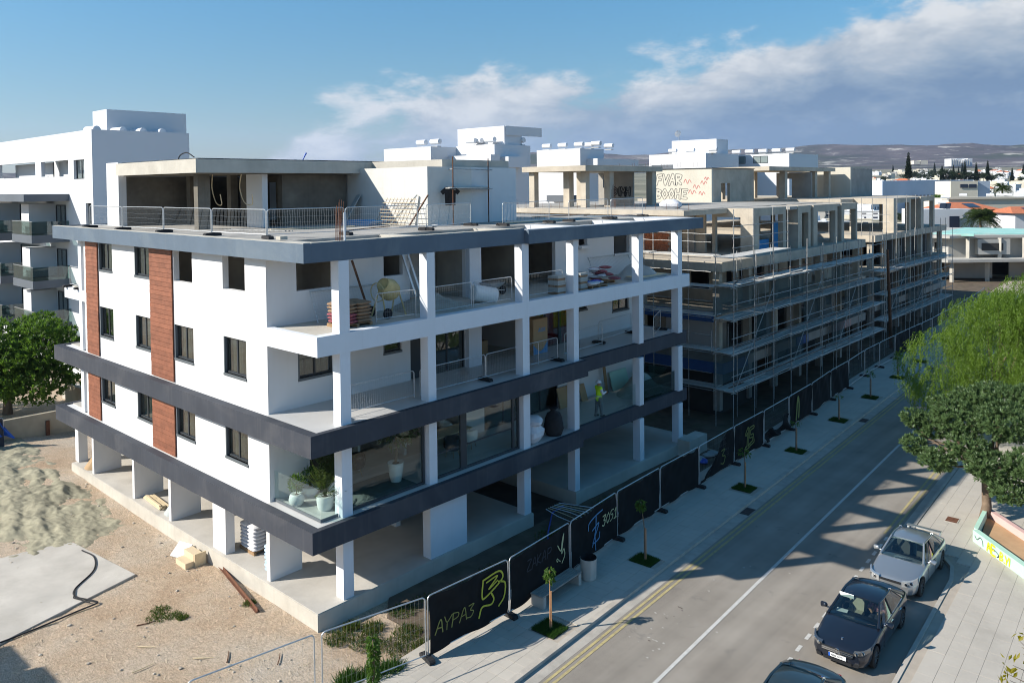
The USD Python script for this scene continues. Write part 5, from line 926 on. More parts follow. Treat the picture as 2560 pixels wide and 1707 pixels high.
T, o, e = PAN[7]; scrawl(T, '15', o+e*1.1+[0, 0, .55], e, Z3, .95, .06, 'spray_olive', 5, .02, .014, .08)
T, o, e = PAN[9]; stroke(T, [(.9, .4), (1.0, 1.0), (1.2, 1.7), (1.4, 1.2), (1.3, .5)], o, e, Z3, .2, 'spray_olive')
# ------------------------------------------------------------------ footway furniture
look('bench_slat', (.30, .275, .24), var=.15, scale=4, rough=.8, bump=.2, island=.06)
B_ = thing('park_bench', 'grey slatted bench with solid ends against the black fence', 'bench', ns(-2.65, 7.5, .1), ROADRZ); o = np.zeros(3); Bt = Thing(B_.path, o)
for y in (-1.15, 1.0): MB().prism(sg.box(-.27, y, .27, y+.16).buffer(.0), 0, .40).build('end_block', 'slab_concrete', Bt)
for k in range(5): MB().box(-.27+k*.112, -.27+k*.112+.088, -1.2, 1.2, .41, .455).build('slat', 'bench_slat', Bt)
MB().box(-.22, -.16, -1.0, 1.0, .35, .41).box(.16, .22, -1.0, 1.0, .35, .41).build('rail', 'frame_metal', Bt)
bn = thing('litter_bin', 'round grey litter bin with black liner beside the bench', 'bin', ns(-2.42, 9.2, .1)); Bt = Thing(bn.path, o)
MB().lathe([(.27, 0), (.29, .03), (.31, .72), (.325, .78), (.30, .80), (.285, .76), (.28, .3), (0, .3)], n=28).build('body', 'slab_concrete', Bt, smooth=35); MB().lathe([(.315, .79), (.30, .815), (.27, .79), (.2, .55), (0, .5)], n=28).build('liner', 'black_cloth', Bt, smooth=40)
# saplings in planting squares
GRS = None
def grass_patch(T, mb_seed, n, hx, hy, z, o, hgt=.1, mat='leaf_grass', shape=None):
    rg = np.random.default_rng(mb_seed); P = np.stack([rg.uniform(-hx, hx, n), rg.uniform(-hy, hy, n), np.full(n, z)], 1)
    if shape is not None: P = P[shape(P)]; n = len(P)
    D = np.stack([rg.normal(0, .35, n), rg.normal(0, .35, n), np.ones(n)], 1); m = MB(); leaves(m, P+o, D, rg.normal(size=(n, 3)), rg.uniform(.5, 1.3, n)*hgt, rg.uniform(.012, .022, n)*max(1, hgt/.12), .3); return m
look('planting_soil', (.055, .045, .03), var=.3, scale=6, rough=.95, bump=.4)
slab_lab = ['young tree with a small leafy head in front of the bench', 'leaning young tree in front of the black fence past the bin', 'thin young tree by the slanting black cover', 'thin young tree by the fallen black cover', 'thin young tree opposite the sprayed yellow figure', 'thin young tree in front of the first bare mesh panels', 'thin young tree near the middle of the bare mesh panels', 'farthest thin young tree left of the light green willow-like crown']
for k, s in enumerate(SAPLINGS):
    c = ns(-1.5, s, .1); T = thing('sapling', slab_lab[k], 'young tree', c, group='young trees along the footway'); rg = np.random.default_rng(k+40)
    m = MB(); strip(m, -1.98, -1.03, s-.42, s+.42, .082, .07); m.build('planting_square', 'planting_soil', T)
    g = grass_patch(T, k, 2600, .46, .42, .08, np.array([c[0], c[1], 0])); g.build('grass', 'leaf_grass', T)
    top = [1.95, 2.35, 1.9, 1.7, .0, 1.8, 1.8, 2.2][k] or 1.6; lean = np.array([-.1, -.12, 0]) if k == 1 else np.zeros(3)
    MB().tube([c, c+[0, 0, 1.25], c+lean+[.02, 0, top]], [.028, .022, .012], 7).build('trunk', 'bark' if k else 'pale_stake', T); MB().tube([c+[.05, .02, 0], c+[.05, .02, 1.28]], .024, 6).build('stake', 'pale_stake', T)
    n = [150, 170, 60, 40, 30, 60, 70, 160][k]; b = c+lean+[.02, 0, top-.12]; hgt = [.26, .22, .2, .15, .12, .35, .35, .5][k]; P, d = blob_points(rg, [(0, 0, 0, .13 if k < 2 else .28, .13 if k < 2 else .28, hgt)], n, .2); m = MB(); leaves(m, P+b, d*[1, 1, .3]-[0, 0, .55], rg.normal(size=(n, 3)), rg.uniform(.1, .2, n), rg.uniform(.04, .08, n)); m.build('crown', 'leaf_carob', T)
# leafy column in the foreground
c = np.array([*at(936, 1790, 0.0)[:2], 0.]); T = thing('leafy_column', 'slim column of glossy leaves at the bottom edge before the bare mesh fence', 'plant', c); rg = np.random.default_rng(9); n = 900
zz = rg.uniform(.2, 2.3, n); a = rg.uniform(0, 6.28, n); P = c+np.stack([.13*np.cos(a)*rg.random(n)**.5, .13*np.sin(a)*rg.random(n)**.5, zz], 1); m = MB(); leaves(m, P, np.stack([np.cos(a), np.sin(a), -rg.uniform(.2, 1.2, n)], 1), rg.normal(size=(n, 3)), rg.uniform(.1, .17, n), rg.uniform(.05, .08, n)); m.build('foliage', 'leaf_carob', T); MB().tube([c, c+[0, 0, 2.2]], .03, 7).build('stem', 'bark', T)
# planter of painted low walls with sprayed lettering, east footway
look('mint_paint', (.40, .62, .50), var=.06, scale=1.5, rough=.75, bump=.08, stain=.3, staincol=(.42, .44, .30)); look('pink_paint', (.58, .38, .35), var=.08, scale=1.5, rough=.8, bump=.08, stain=.25, staincol=(.45, .33, .25)); look('earth', (.42, .27, .15), var=.15, scale=1.2, rough=.95, bump=.3, bscale=12)
pc = at(2432, 1352, .115); pb = at(2560, 1447, .115); pd = at(2470, 1275, .115); T = thing('planter', 'mint painted planter wall with yellow sprayed letters on the right footway', 'planter', pc)
ew = (pb-pc)/np.linalg.norm(pb-pc); nd = (pd-pc)/np.linalg.norm(pd-pc); inn = np.array([-ew[1], ew[0], 0])
MB().frame_box(pc, ew*7, inn*.25, (0, 0, .47)).build('front_wall', 'mint_paint', T); MB().frame_box(pc+nd*.26, nd*2.6, ew*.25, (0, 0, .48)).build('side_wall', 'mint_paint', T); MB().frame_box(pc+nd*2.88, nd*.35, ew*6, (0, 0, .46)).build('rear_wall', 'pink_paint', T)
MB().add([pc+ew*.2+inn*.2+[0, 0, .16], pc+ew*7+inn*.2+[0, 0, .16], pc+ew*7+nd*2.9+[0, 0, .16], pc+ew*.2+nd*2.9+[0, 0, .16]], [[0, 1, 2, 3]]).build('soil', 'earth', T)
plain('spray_lemon', (.62, .60, .02), .7)
scrawl(T, 'AE', pc+ew*.95+[0, 0, .05], ew, Z3, .36, .075, 'spray_lemon', 6, -.05); scrawl(T, 'B.YI', pc+ew*1.75+[0, 0, .07], ew, Z3, .30, .06, 'spray_lemon', 7, .1); stroke(T, [(.15, .3), (.3, .2), (.5, .36), (.65, .3), (.7, .1)], pc, ew, Z3, .03, 'frame_metal'); stroke(T, [(1.0, .26), (1.4, .28), (1.7, .2), (1.6, .08), (1.95, .3)], pc, ew, Z3, .03, 'frame_metal')
mh = thing('manhole_cover', 'rust brown square manhole cover on the right footway', 'manhole cover', ns(7.1, 23.25, .12)); m = MB(); strip(m, 6.84, 7.36, 22.93, 23.58, .128, .09); m.build('frame', 'kerb_stone', mh); m = MB(); strip(m, 6.88, 7.32, 22.97, 23.54, .133, .1); m.build('cover', 'rust', mh)
# ------------------------------------------------------------------ street trees on the right
wb = at(2500, 1010, .1)
weeping_tree('pepper_tree', 'light green weeping tree overhanging the street at the right edge', (12.3, 37.4, .1), [(-2.6, -1.6, 4.2, 2.4, 2.3, 2.2), (.2, -.5, 5.6, 2.9, 2.7, 2.3), (2.8, .4, 5.8, 2.8, 2.7, 2.6), (-1.0, 2.2, 6.0, 2.6, 2.6, 2.3), (2.4, 3.0, 6.7, 2.7, 2.7, 2.6), (5.0, 1.5, 5.4, 2.6, 2.7, 2.6), (-2.2, -2.5, 3.0, 1.8, 1.7, 1.5), (.5, -2.6, 4.0, 2.2, 1.8, 2.0), (3.2, -2.4, 4.2, 2.2, 2.0, 2.2), (-.4, 3.8, 6.4, 2.0, 2.2, 1.8), (1.6, 1.5, 8.0, 2.3, 2.2, 1.7), (4.2, 2.6, 8.6, 2.6, 2.5, 1.9), (6.8, 2.5, 8.4, 2.4, 2.4, 2.2), (-.3, 1.2, 7.3, 1.6, 1.6, 1.3)], 11000, 12)
rosette_tree('street_tree', 'dark green broad-leaved tree in front of the weeping one at the right edge', (14.3, 24.6, .1), [(-2.3, .4, 3.6, .85, .8, .6), (-3.0, .1, 3.9, .5, .5, .4), (-2.7, -.7, 2.9, .6, .55, .4), (-1.0, -.3, 4.3, 1.1, 1.0, .8), (.9, -.6, 4.6, 1.2, 1.1, .85), (.2, .9, 5.1, 1.2, 1.1, .75), (-.9, 1.0, 4.9, .8, .8, .55), (2.6, -.3, 4.5, 1.3, 1.2, .95), (-1.6, -1.2, 2.6, .8, .75, .5), (-.4, -1.2, 3.4, .9, .8, .6), (.6, -1.7, 2.9, 1.0, .9, .65), (2.2, -1.8, 3.3, 1.2, 1.0, .75), (4.0, -1.0, 4.0, 1.3, 1.2, 1.0), (1.3, -2.0, 2.1, .75, .7, .45), (3.2, -2.2, 2.1, .8, .75, .5), (1.6, .6, 5.5, .8, .8, .55), (-1.9, .3, 4.7, .5, .5, .35)], 6600, 13, 'leaf_dark', .165, 10, .2, 2.0, .45)
# dry branch with yellowing leaves reaching in at the lower right corner
bc = CAM+(FWD+RGT*(2700-1280)/FPX-UPV*(1760-519.2485)/FPX)*7.5; T = thing('branch', 'branch tip with yellow and green leaves at the lower right corner', 'branch', (bc[0], bc[1], 0)); rg = np.random.default_rng(3); m = MB(); ml = MB()
for (u, v) in ((2512, 1680), (2532, 1662), (2548, 1600), (2560, 1640), (2525, 1700), (2570, 1560)):
    q = CAM+(FWD+RGT*(u-1280)/FPX-UPV*(v-519.2485)/FPX)*(7.5+rg.normal(0, .12)); m.tube([bc, bc+(q-bc)*.5+rg.normal(0, .03, 3), q], [.008, .005, .002], 5); n = 7
    leaves(ml, q+rg.normal(0, .035, (n, 3)), rg.normal(size=(n, 3))-[0, 0, .8], rg.normal(size=(n, 3)), rg.uniform(.05, .09, n), rg.uniform(.025, .04, n))
m.tube([(bc[0], bc[1], .1), (bc[0]+.05, bc[1], bc[2]*.6), bc], [.05, .03, .01], 7); m.build('stem', 'bark', T); ml.build('foliage', 'leaf_yellow', T)
# ------------------------------------------------------------------ cars
from scipy.interpolate import PchipInterpolator as PC
def paint(name, col, metal=.35, rough=.32):
    LOOKS[name] = usdkit.material(stage, '/World/Looks/'+name, {'p': ('principled_bsdf', {'base_color': col, 'roughness': rough, 'metallic': metal, 'coat_weight': .9, 'coat_roughness': .03}), }, surface='p.BSDF')
paint('paint_navy', (.012, .016, .026), .3, .3); paint('paint_silver', (.42, .44, .45), .75, .34); paint('paint_green', (.035, .05, .052), .4, .32)
plain('chrome', (.75, .76, .77), .12, metal=1.0); plain('tyre', (.018, .018, .018), .85); plain('alloy', (.32, .33, .34), .3, metal=.8); plain('plate_white', (.72, .73, .72), .5); plain('plate_blue', (.02, .10, .45), .5); plain('plate_ink', (.03, .03, .03), .6); plain('car_black', (.015, .016, .018), .5); plain('seat_cream', (.48, .44, .34), .8); plain('seat_grey', (.10, .10, .10), .9); plain('lamp_amber', (.45, .18, .02), .3)
glass('car_glass', (.52, .60, .57), 1.5, .06); glass('lamp_glass', (.92, .93, .93), 1.3, .06)
def sedan(name, label, c, rz, L, W, Hh, pm, seatm, boot=.0, group=None, plate=None, kind='a'):
    T = thing(name, label, 'car', c, rz, group); T0 = Thing(T.path, np.zeros(3)); hw = W/2; S = L/4.6
    Y = lambda v: np.array(v)*S
    deck = PC(Y([0, .12, .5, 1.30, 1.55, 2.4, 3.5, 3.75, 4.2, 4.5, 4.6]), [.60, .68, .78, .93, .955, .95, .965, .985, .99+boot, .93+boot, .66])
    belt = PC(Y([0, .15, .6, 1.5, 2.5, 3.6, 4.3, 4.6]), [.58, .64, .72, .86, .90, .92, .90, .66]); bot = PC(Y([0, .3, .8, 3.9, 4.4, 4.6]), [.26, .20, .19, .19, .24, .32])
    wid = PC(Y([0, .10, .35, .9, 1.6, 3.2, 4.0, 4.4, 4.55, 4.6]), [.70, .83, .92, .98, 1.0, 1.0, .97, .90, .82, .72])
    ys = np.concatenate([np.linspace(0, .4, 9), np.linspace(.45, 4.2, 46), np.linspace(4.24, 4.6, 9)])*S; V = []; K = 23
    for y in ys:
        w = hw*wid(y); zb, zl, zd = bot(y), belt(y), deck(y); half = [(0, zb), (w*.80, zb), (w*.93, zb+.05), (w*.975, zb+.16), (w, zb+(zl-zb)*.52), (w*.992, zb+(zl-zb)*.72), (w*.985, zl-.10), (w*.965, zl-.03), (w*.93, zl+.015), (w*.80, zl+(zd-zl)*.55+.01), (w*.55, zd-.008), (w*.28, zd+.012)]
        ring = half+[(0, zd+.02)]+[(-a, b) for a, b in half[:0:-1]]; V += [(a, y, b) for a, b in ring]; K = len(ring)
    V = np.array(V); nS = len(ys); F = []
    for i in range(nS-1):
        for j in range(K): a, b = i*K+j, i*K+(j+1) % K; F += [[a, a+K, b+K], [a, b+K, b]]
    V = np.vstack([V, V[:K].mean(0), V[-K:].mean(0)]); 
    for j in range(K): F += [[len(V)-2, j, (j+1) % K], [len(V)-1, (nS-1)*K+(j+1) % K, (nS-1)*K+j]]
    tmb = trimesh.Trimesh(V, F, process=True); 
    if tmb.volume < 0: tmb.invert()
    man = m3.Manifold(m3.Mesh(tmb.vertices.astype(np.float32), tmb.faces.astype(np.uint32)))
    yw = [.83*S, 3.62*S]; rw = .325
    for y in yw:
        for s in (-1, 1): man = man-m3.Manifold.cylinder(.42, rw+.065, rw+.065, 32, True).rotate((0, 90, 0)).translate((s*(hw-.10), y, rw+.01))
    cab = m3.Manifold.hull_points([(x*a, y*S, z) for x in (-1, 1) for a, y, z in ((hw*.80, 1.62, .98), (hw*.80, 3.55, 1.0), (hw*.8, 1.75, .42), (hw*.8, 3.3, .42), (hw*.66, 1.95, 1.5), (hw*.66, 3.3, 1.5))]); man = man-cab
    MB().tm(trimesh.Trimesh(*(lambda q: (q.vert_properties[:, :3], q.tri_verts))(man.to_mesh()), process=False)).build('body', pm, T0, smooth=32)
    MB().box(-hw*.78, hw*.78, 1.6*S, 3.4*S, .30, .42).build('floor_pan', 'car_black', T0)
    # greenhouse
    bz = .93; A0, A1, C1, C0 = (hw*.86, 1.38*S, bz-.01), (hw*.655, 2.10*S, Hh-.06), (hw*.64, 3.22*S, Hh-.07), (hw*.80, 3.98*S, .985+boot*.6)
    nu, nv = 12, 14; V = []
    yy = np.linspace(A1[1]-.02, C1[1]+.02, nv)
    for y in yy:
        t = (y-yy[0])/(yy[-1]-yy[0]); w = A1[0]+(C1[0]-A1[0])*t+.035; zc = Hh-.055+.055*(1-(2*t-.95)**2)
        for u in np.linspace(-1, 1, nu): V.append((w*u, y, zc-.055*abs(u)**3.0))
    n = len(V); V = V+[(a*.98, b, z-.05) for a, b, z in V]; F = [[j*nu+i, j*nu+i+1, (j+1)*nu+i+1, (j+1)*nu+i] for j in range(nv-1) for i in range(nu-1)]; F2 = [[a+n, d+n, c_+n, b+n] for a, b, c_, d in F]
    E_ = [(i, i+1) for i in range(nu-1)]+[(j*nu+nu-1, (j+1)*nu+nu-1) for j in range(nv-1)]+[((nv-1)*nu+i+1, (nv-1)*nu+i) for i in range(nu-1)]+[((j+1)*nu, j*nu) for j in range(nv-1)]
    roof = MB().add(V, F+F2+[[b, a, a+n, b+n] for a, b in E_]).build('roof', pm, T0, smooth=40)
    def sheet(p00, p10, p11, p01, bulge, nrm, k=10):
        V = []
        for j in range(k+1):
            for i in range(k+1):
                u, v = i/k, j/k; q = (1-v)*((1-u)*np.array(p00)+u*np.array(p10))+v*((1-u)*np.array(p01)+u*np.array(p11)); V.append(q+np.array(nrm)*bulge*(1-(2*u-1)**2))
        return V, [[j*(k+1)+i, j*(k+1)+i+1, (j+1)*(k+1)+i+1, (j+1)*(k+1)+i] for j in range(k) for i in range(k)]
    sx = lambda p, s, d=0: (s*(p[0]-d), p[1], p[2])
    MB().add(*sheet(sx(A0, -1, .03), sx(A0, 1, .03), sx(A1, 1, .0), sx(A1, -1, .0), .13, (0, -1, .25))).build('windscreen', 'car_glass', T0, smooth=True)
    MB().add(*sheet(sx(C0, 1, .03), sx(C0, -1, .03), sx(C1, -1), sx(C1, 1), .10, (0, 1, .25))).build('rear_window', 'car_glass', T0, smooth=True)
    bt = lambda p, q, t: tuple(np.array(p)+(np.array(q)-np.array(p))*t)
    Bb, Bt_ = (hw*.925, 2.52*S, .945), (hw*.66+.01, 2.56*S, Hh-.045)
    for s in (-1, 1):
        a0, a1, b0, b1, c0, c1 = (hw*.925*s, 1.62*S, .935), sx(A1, s), sx(Bb, s), sx(Bt_, s), (hw*.90*s, 3.72*S, .965), sx(C1, s)
        for nm, q in (('side_window', (a0, b0, b1, a1)), ('side_window', (b0, c0, c1, b1))):
            Vq, Fq = sheet(*q, .02, (s, 0, .2), 4); MB().add(Vq, Fq if s > 0 else [f[::-1] for f in Fq]).build(nm, 'car_glass', T0, smooth=True)
        MB().tube([sx(A0, s), bt(sx(A0, s), a1, .5), a1], [.045, .036, .034], 8).build('pillar', pm, T0, smooth=60); MB().tube([b0, b1], .035, 6).build('pillar', 'car_black', T0); MB().tube([sx(C0, s), bt(sx(C0, s), c1, .5), c1], [.10, .075, .05], 8).build('pillar', pm, T0, smooth=60)
        qp = np.array([c0, sx(C0, s), sx(C1, s)]); qn = np.array([.018*s, .01, .012]); MB().add(np.vstack([qp+qn, qp-qn]), [[0, 1, 2], [5, 4, 3], [0, 3, 4], [0, 4, 1], [1, 4, 5], [1, 5, 2], [2, 5, 3], [2, 3, 0]]).build('rear_quarter', pm, T0)
        MB().tube([a1, b1, c1], [.034, .034, .036], 8).build('roof_rail', pm, T0, smooth=60)
        MB().tube([a0, b0, c0], .014, 5).build('window_trim', 'chrome' if kind == 'a' else 'car_black', T0)
        # door mirrors, handles, wheels, lamps
        m = m3.Manifold.hull(m3.Manifold.sphere(.075, 16).translate((s*(hw+.06), 1.66*S, 1.0))+m3.Manifold.sphere(.06, 16).translate((s*(hw+.17), 1.70*S, 1.0))+m3.Manifold.sphere(.05, 12).translate((s*(hw+.16), 1.66*S, .95))).to_mesh(); MB().add(m.vert_properties[:, :3], m.tri_verts).tube([(s*hw*.9, 1.66*S, .93), (s*(hw+.08), 1.67*S, .97)], .03, 6).build('door_mirror', pm, T0, smooth=40)
        for y in (2.35, 3.25): MB().box(s*(hw*.985), s*(hw*.985+.035), y*S-.09, y*S+.09, .80, .83).build('door_handle', 'chrome' if kind == 'a' else pm, T0)
        for y in (1.56, 2.54, 3.46): MB().box(s*hw*.993, s*hw*1.0005, y*S-.006, y*S+.006, .32, .86).build('door_gap', 'car_black', T0)
        for y in yw:
            w = MB().lathe([(.19, -.1), (.26, -.105), (rw-.02, -.09), (rw, -.05), (rw, .05), (rw-.02, .09), (.26, .105), (.19, .1)], n=28); v, f = w.arrays(); v = v[:, [2, 0, 1]]+np.array([s*(hw-.125), y, rw]); wheel = MB().add(v, f).build('wheel', 'tyre', T0, smooth=40)
            r_ = MB().lathe([(0, .06), (.06, .065), (.07, .05), (.20, .045), (.225, .08), (.225, -.05), (0, -.05)], n=28); v, f = r_.arrays(); v = v[:, [2, 0, 1]]; v[:, 0] *= s; MB().add(v+np.array([s*(hw-.125), y, rw]), f).build('rim', 'car_black', wheel, smooth=35)
            m = MB()
            for k in range(10): a = k*math.pi/5; m.bar((s*(hw-.05), y+.04*math.cos(a), rw+.04*math.sin(a)), (s*(hw-.045), y+.215*math.cos(a), rw+.215*math.sin(a)), .035, .02)
            m.build('spokes', 'alloy', wheel)
        lx = np.linspace(.52, .93, 6)*hw if kind == 'a' else np.linspace(.44, .93, 6)*hw
        zt, zb_ = (.70, .585) if kind == 'a' else (.72, .52); yf = lambda x: np.interp(x/hw, [.40, .68, .80, .90, .97], [-.012, .0, .08, .28, .60])*S
        V = [(s*x, yf(x)-.012+.03*q, zb_+(zt-zb_)*(1-q)+.10*((x/hw-.5)/.45)*.9*(1 if kind == 'a' else 1)-.0) for q in (0, 1) for x in lx]; fq = [[i, i+1, 6+i+1, 6+i] for i in range(5)]
        V = np.array(V); body_ = MB().add(V+[0, -.012, 0], fq+[f[::-1] for f in fq]); hl_ = MB().add(np.vstack([V+[0, -.02, .0], V+[0, .12, 0]]), [[i, i+1, 6+i+1, 6+i] for i in range(5)]+[[i+1, i, 12+i, 12+i+1] for i in range(5)]+[[6+i, 6+i+1, 18+i+1, 18+i] for i in range(5)]+[[0, 6, 18, 12], [5, 17, 23, 11]]).build('headlight', 'lamp_dark' if kind == 'a' else 'lamp_shell', T0)
        for k, xx in enumerate((.62, .80)):
            b = np.array([s*hw*xx, yf(hw*xx)-.03, (zb_+zt)/2+.05*k+.03]); MB().lathe([(0, 0), (.045, .004), (.055, .02), (.05, .03)], (0, 0, 0), 14); q = MB().lathe([(.055, 0), (.05, .02), (.0, .03)], n=14); v, f = q.arrays(); MB().add(v[:, [0, 2, 1]]*[1, -1, 1]+b, f).build('bulb', 'chrome', hl_, smooth=40)
        MB().box(s*hw*.40, s*hw*.66, 4.58*S, 4.604*S, .70, .84).build('tail_light', 'lamp_red', T0)
    # front
    if kind == 'a':
        g = MB().slabwall(sg.Polygon([(-.42, .50), (.42, .50), (.50, .66), (-.50, .66)]), (0, -.02, 0), (1, 0, 0), (0, 0, 1), .03).build('grille', 'car_black', T0)
        for z in (.555, .605): MB().slabwall(sg.box(-.46, z-.014, .46, z+.014), (0, -.045, 0), (1, 0, 0), (0, 0, 1), .02).build('grille_bar', 'chrome', g)
        star = shapely.ops.unary_union([sg.Polygon([(0, .085), (.016, 0), (-.016, 0)]), sg.Polygon([(.074, -.042), (-.008, .014), (.008, -.014)]), sg.Polygon([(-.074, -.042), (.008, .014), (-.008, -.014)]), sg.Point(0, 0).buffer(.095).difference(sg.Point(0, 0).buffer(.08))]) if hasattr(shapely, 'ops') else sg.Point(0, 0).buffer(.09)
        MB().slabwall(shapely.affinity.translate(star, 0, .58), (0, -.05, 0), (1, 0, 0), (0, 0, 1), .02).build('badge', 'chrome', g)
        MB().lathe([(.028, .93*0+.79), (.03, .80), (0, .805)], (0, .42*S, -.0), 12).build('bonnet_badge', 'chrome', T0)
        for s in (-1, 1): MB().slabwall(sg.Polygon([(s*.45, .27), (s*.62, .29), (s*.64, .40), (s*.50, .37)]), (0, .012, 0), (1, 0, 0), (0, 0, 1), .06).build('air_intake', 'car_black', T0)
        MB().slabwall(sg.box(-.42, .25, .42, .34), (0, -.012, 0), (1, 0, 0), (0, 0, 1), .03).build('air_intake', 'car_black', T0)
    else:
        MB().slabwall(sg.Polygon([(-.34, .60), (.34, .60), (.38, .67), (-.38, .67)]), (0, .0, 0), (1, 0, 0), (0, 0, 1), .03).build('grille', 'car_black', T0); MB().slabwall(sg.box(-.45, .26, .45, .37), (0, -.012, 0), (1, 0, 0), (0, 0, 1), .03).build('air_intake', 'car_black', T0)
        MB().box(-hw*.72, hw*.72, L-.30, L-.12, 1.07+boot, 1.10+boot).box(-hw*.70, -hw*.64, L-.28, L-.14, .96, 1.07+boot).box(hw*.64, hw*.70, L-.28, L-.14, .96, 1.07+boot).build('boot_spoiler', pm, T0)
    if plate:
        pz = .43; f = MB().box(-.26, .26, -.055, -.03, pz-.055, pz+.055).build('number_plate', 'plate_white', T0); MB().box(-.26, -.21, -.057, -.054, pz-.055, pz+.055).build('plate_band', 'plate_blue', f); letters(f, plate, (-.19, -.058, pz-.03), (1, 0, 0), (0, 0, 1), .06, 'plate_ink')
    for s in (-.18, .12): MB().tube([(s-.02*S, 1.42*S-.12, bz+.035), (s+.55, 1.50*S-.10, bz+.05)], .009, 5).build('wiper', 'car_black', T0)
    # cabin
    MB().box(-hw*.78, hw*.78, 1.55*S, 1.95*S, .72, .90).build('dashboard', 'car_black', T0); an = np.linspace(0, 2*math.pi, 17); MB().tube([(-.36+.17*math.cos(a), 2.02*S+.06*math.sin(a), .95+.16*math.sin(a)) for a in an], .016, 6).build('steering_wheel', 'car_black', T0)
    for x in (-.36, .36):
        for y in (2.45, 3.15): MB().box(x-.24, x+.24, y*S-.02, y*S+.48*(y < 3), .42, .56).frame_box((x-.24, y*S+.38*(y < 3), .5), (.48, 0, 0), (0, .13, 0), (0, .12, .55)).frame_box((x-.12, y*S+.52*(y < 3)+.02, 1.08), (.24, 0, 0), (0, .1, 0), (0, .03, .17)).build('seat', seatm, T0)
    return T, S
import shapely.ops
plain('lamp_dark', (.10, .105, .11), .15, metal=.3, coat=1.0); plain('lamp_shell', (.55, .56, .56), .15, metal=.5, coat=1.0); plain('lamp_red', (.30, .01, .01), .25, coat=1.0); plain('paper', (.75, .75, .72), .8)
cm = ns(6.62, 9.35, 0); M1, S_ = sedan('parked_car', 'dark navy saloon with chrome grille facing the camera, in front of the silver car', cm, ROADRZ-1.2, 4.68, 1.81, 1.44, 'paint_navy', 'seat_cream', group='cars parked along the right kerb', plate='NBR 090')
o = np.zeros(3); Mt = Thing(M1.path, o); MB().frame_box((-.62, 1.62, .915), (.34, .03, 0), (-.02, .26, .03), (0, 0, .004)).build('paper_sheet', 'paper', Mt); MB().frame_box((-.62, 2.02, 1.30), (.45, 0, 0), (0, .02, .12), (0, .01, 0)).build('sun_visor', 'paper', Mt)
cs = ns(6.72, 14.85, 0); sedan('parked_car', 'silver saloon with rear spoiler parked behind the navy car', cs, ROADRZ-2.2, 4.5, 1.73, 1.47, 'paint_silver', 'seat_grey', boot=.02, group='cars parked along the right kerb', kind='b')
cg = ns(6.62, 3.0, 0); sedan('parked_car', 'dark green-grey car cut off by the bottom edge before the navy car', cg, ROADRZ, 4.75, 1.84, 1.46, 'paint_green', 'seat_grey', group='cars parked along the right kerb', kind='a')

# ------------------------------------------------------------------ people
def bones(mb_name, T, J, links, mat, ref=.02, tau=6):
    man = None
    for a, b in links:
        (pa, ra), (pb, rb) = J[a], J[b]; h = m3.Manifold.hull(m3.Manifold.sphere(ra, 20).translate(tuple(map(float, pa)))+m3.Manifold.sphere(rb, 20).translate(tuple(map(float, pb)))); man = h if man is None else man+h
    q = man.refine_to_length(ref).to_mesh(); tm = trimesh.Trimesh(q.vert_properties[:, :3], q.tri_verts, process=True); trimesh.smoothing.filter_taubin(tm, iterations=tau)
    return MB().tm(tm).build(mb_name, mat, T, smooth=True)
plain('skin', (.36, .20, .13), .6); look('hi_vis', (.60, .95, .03), var=.06, scale=6, rough=.7, bump=.1); plain('reflective', (.62, .64, .62), .4); look('grey_trousers', (.16, .165, .18), var=.15, scale=8, rough=.9, bump=.15); look('white_shirt', (.62, .63, .64), var=.06, scale=6, rough=.9, bump=.1); plain('hair_dark', (.03, .022, .018), .8); plain('helmet_white', (.72, .72, .72), .4); plain('shoe', (.05, .045, .04), .8); look('dark_cloth', (.03, .035, .05), var=.2, scale=6, rough=.9)
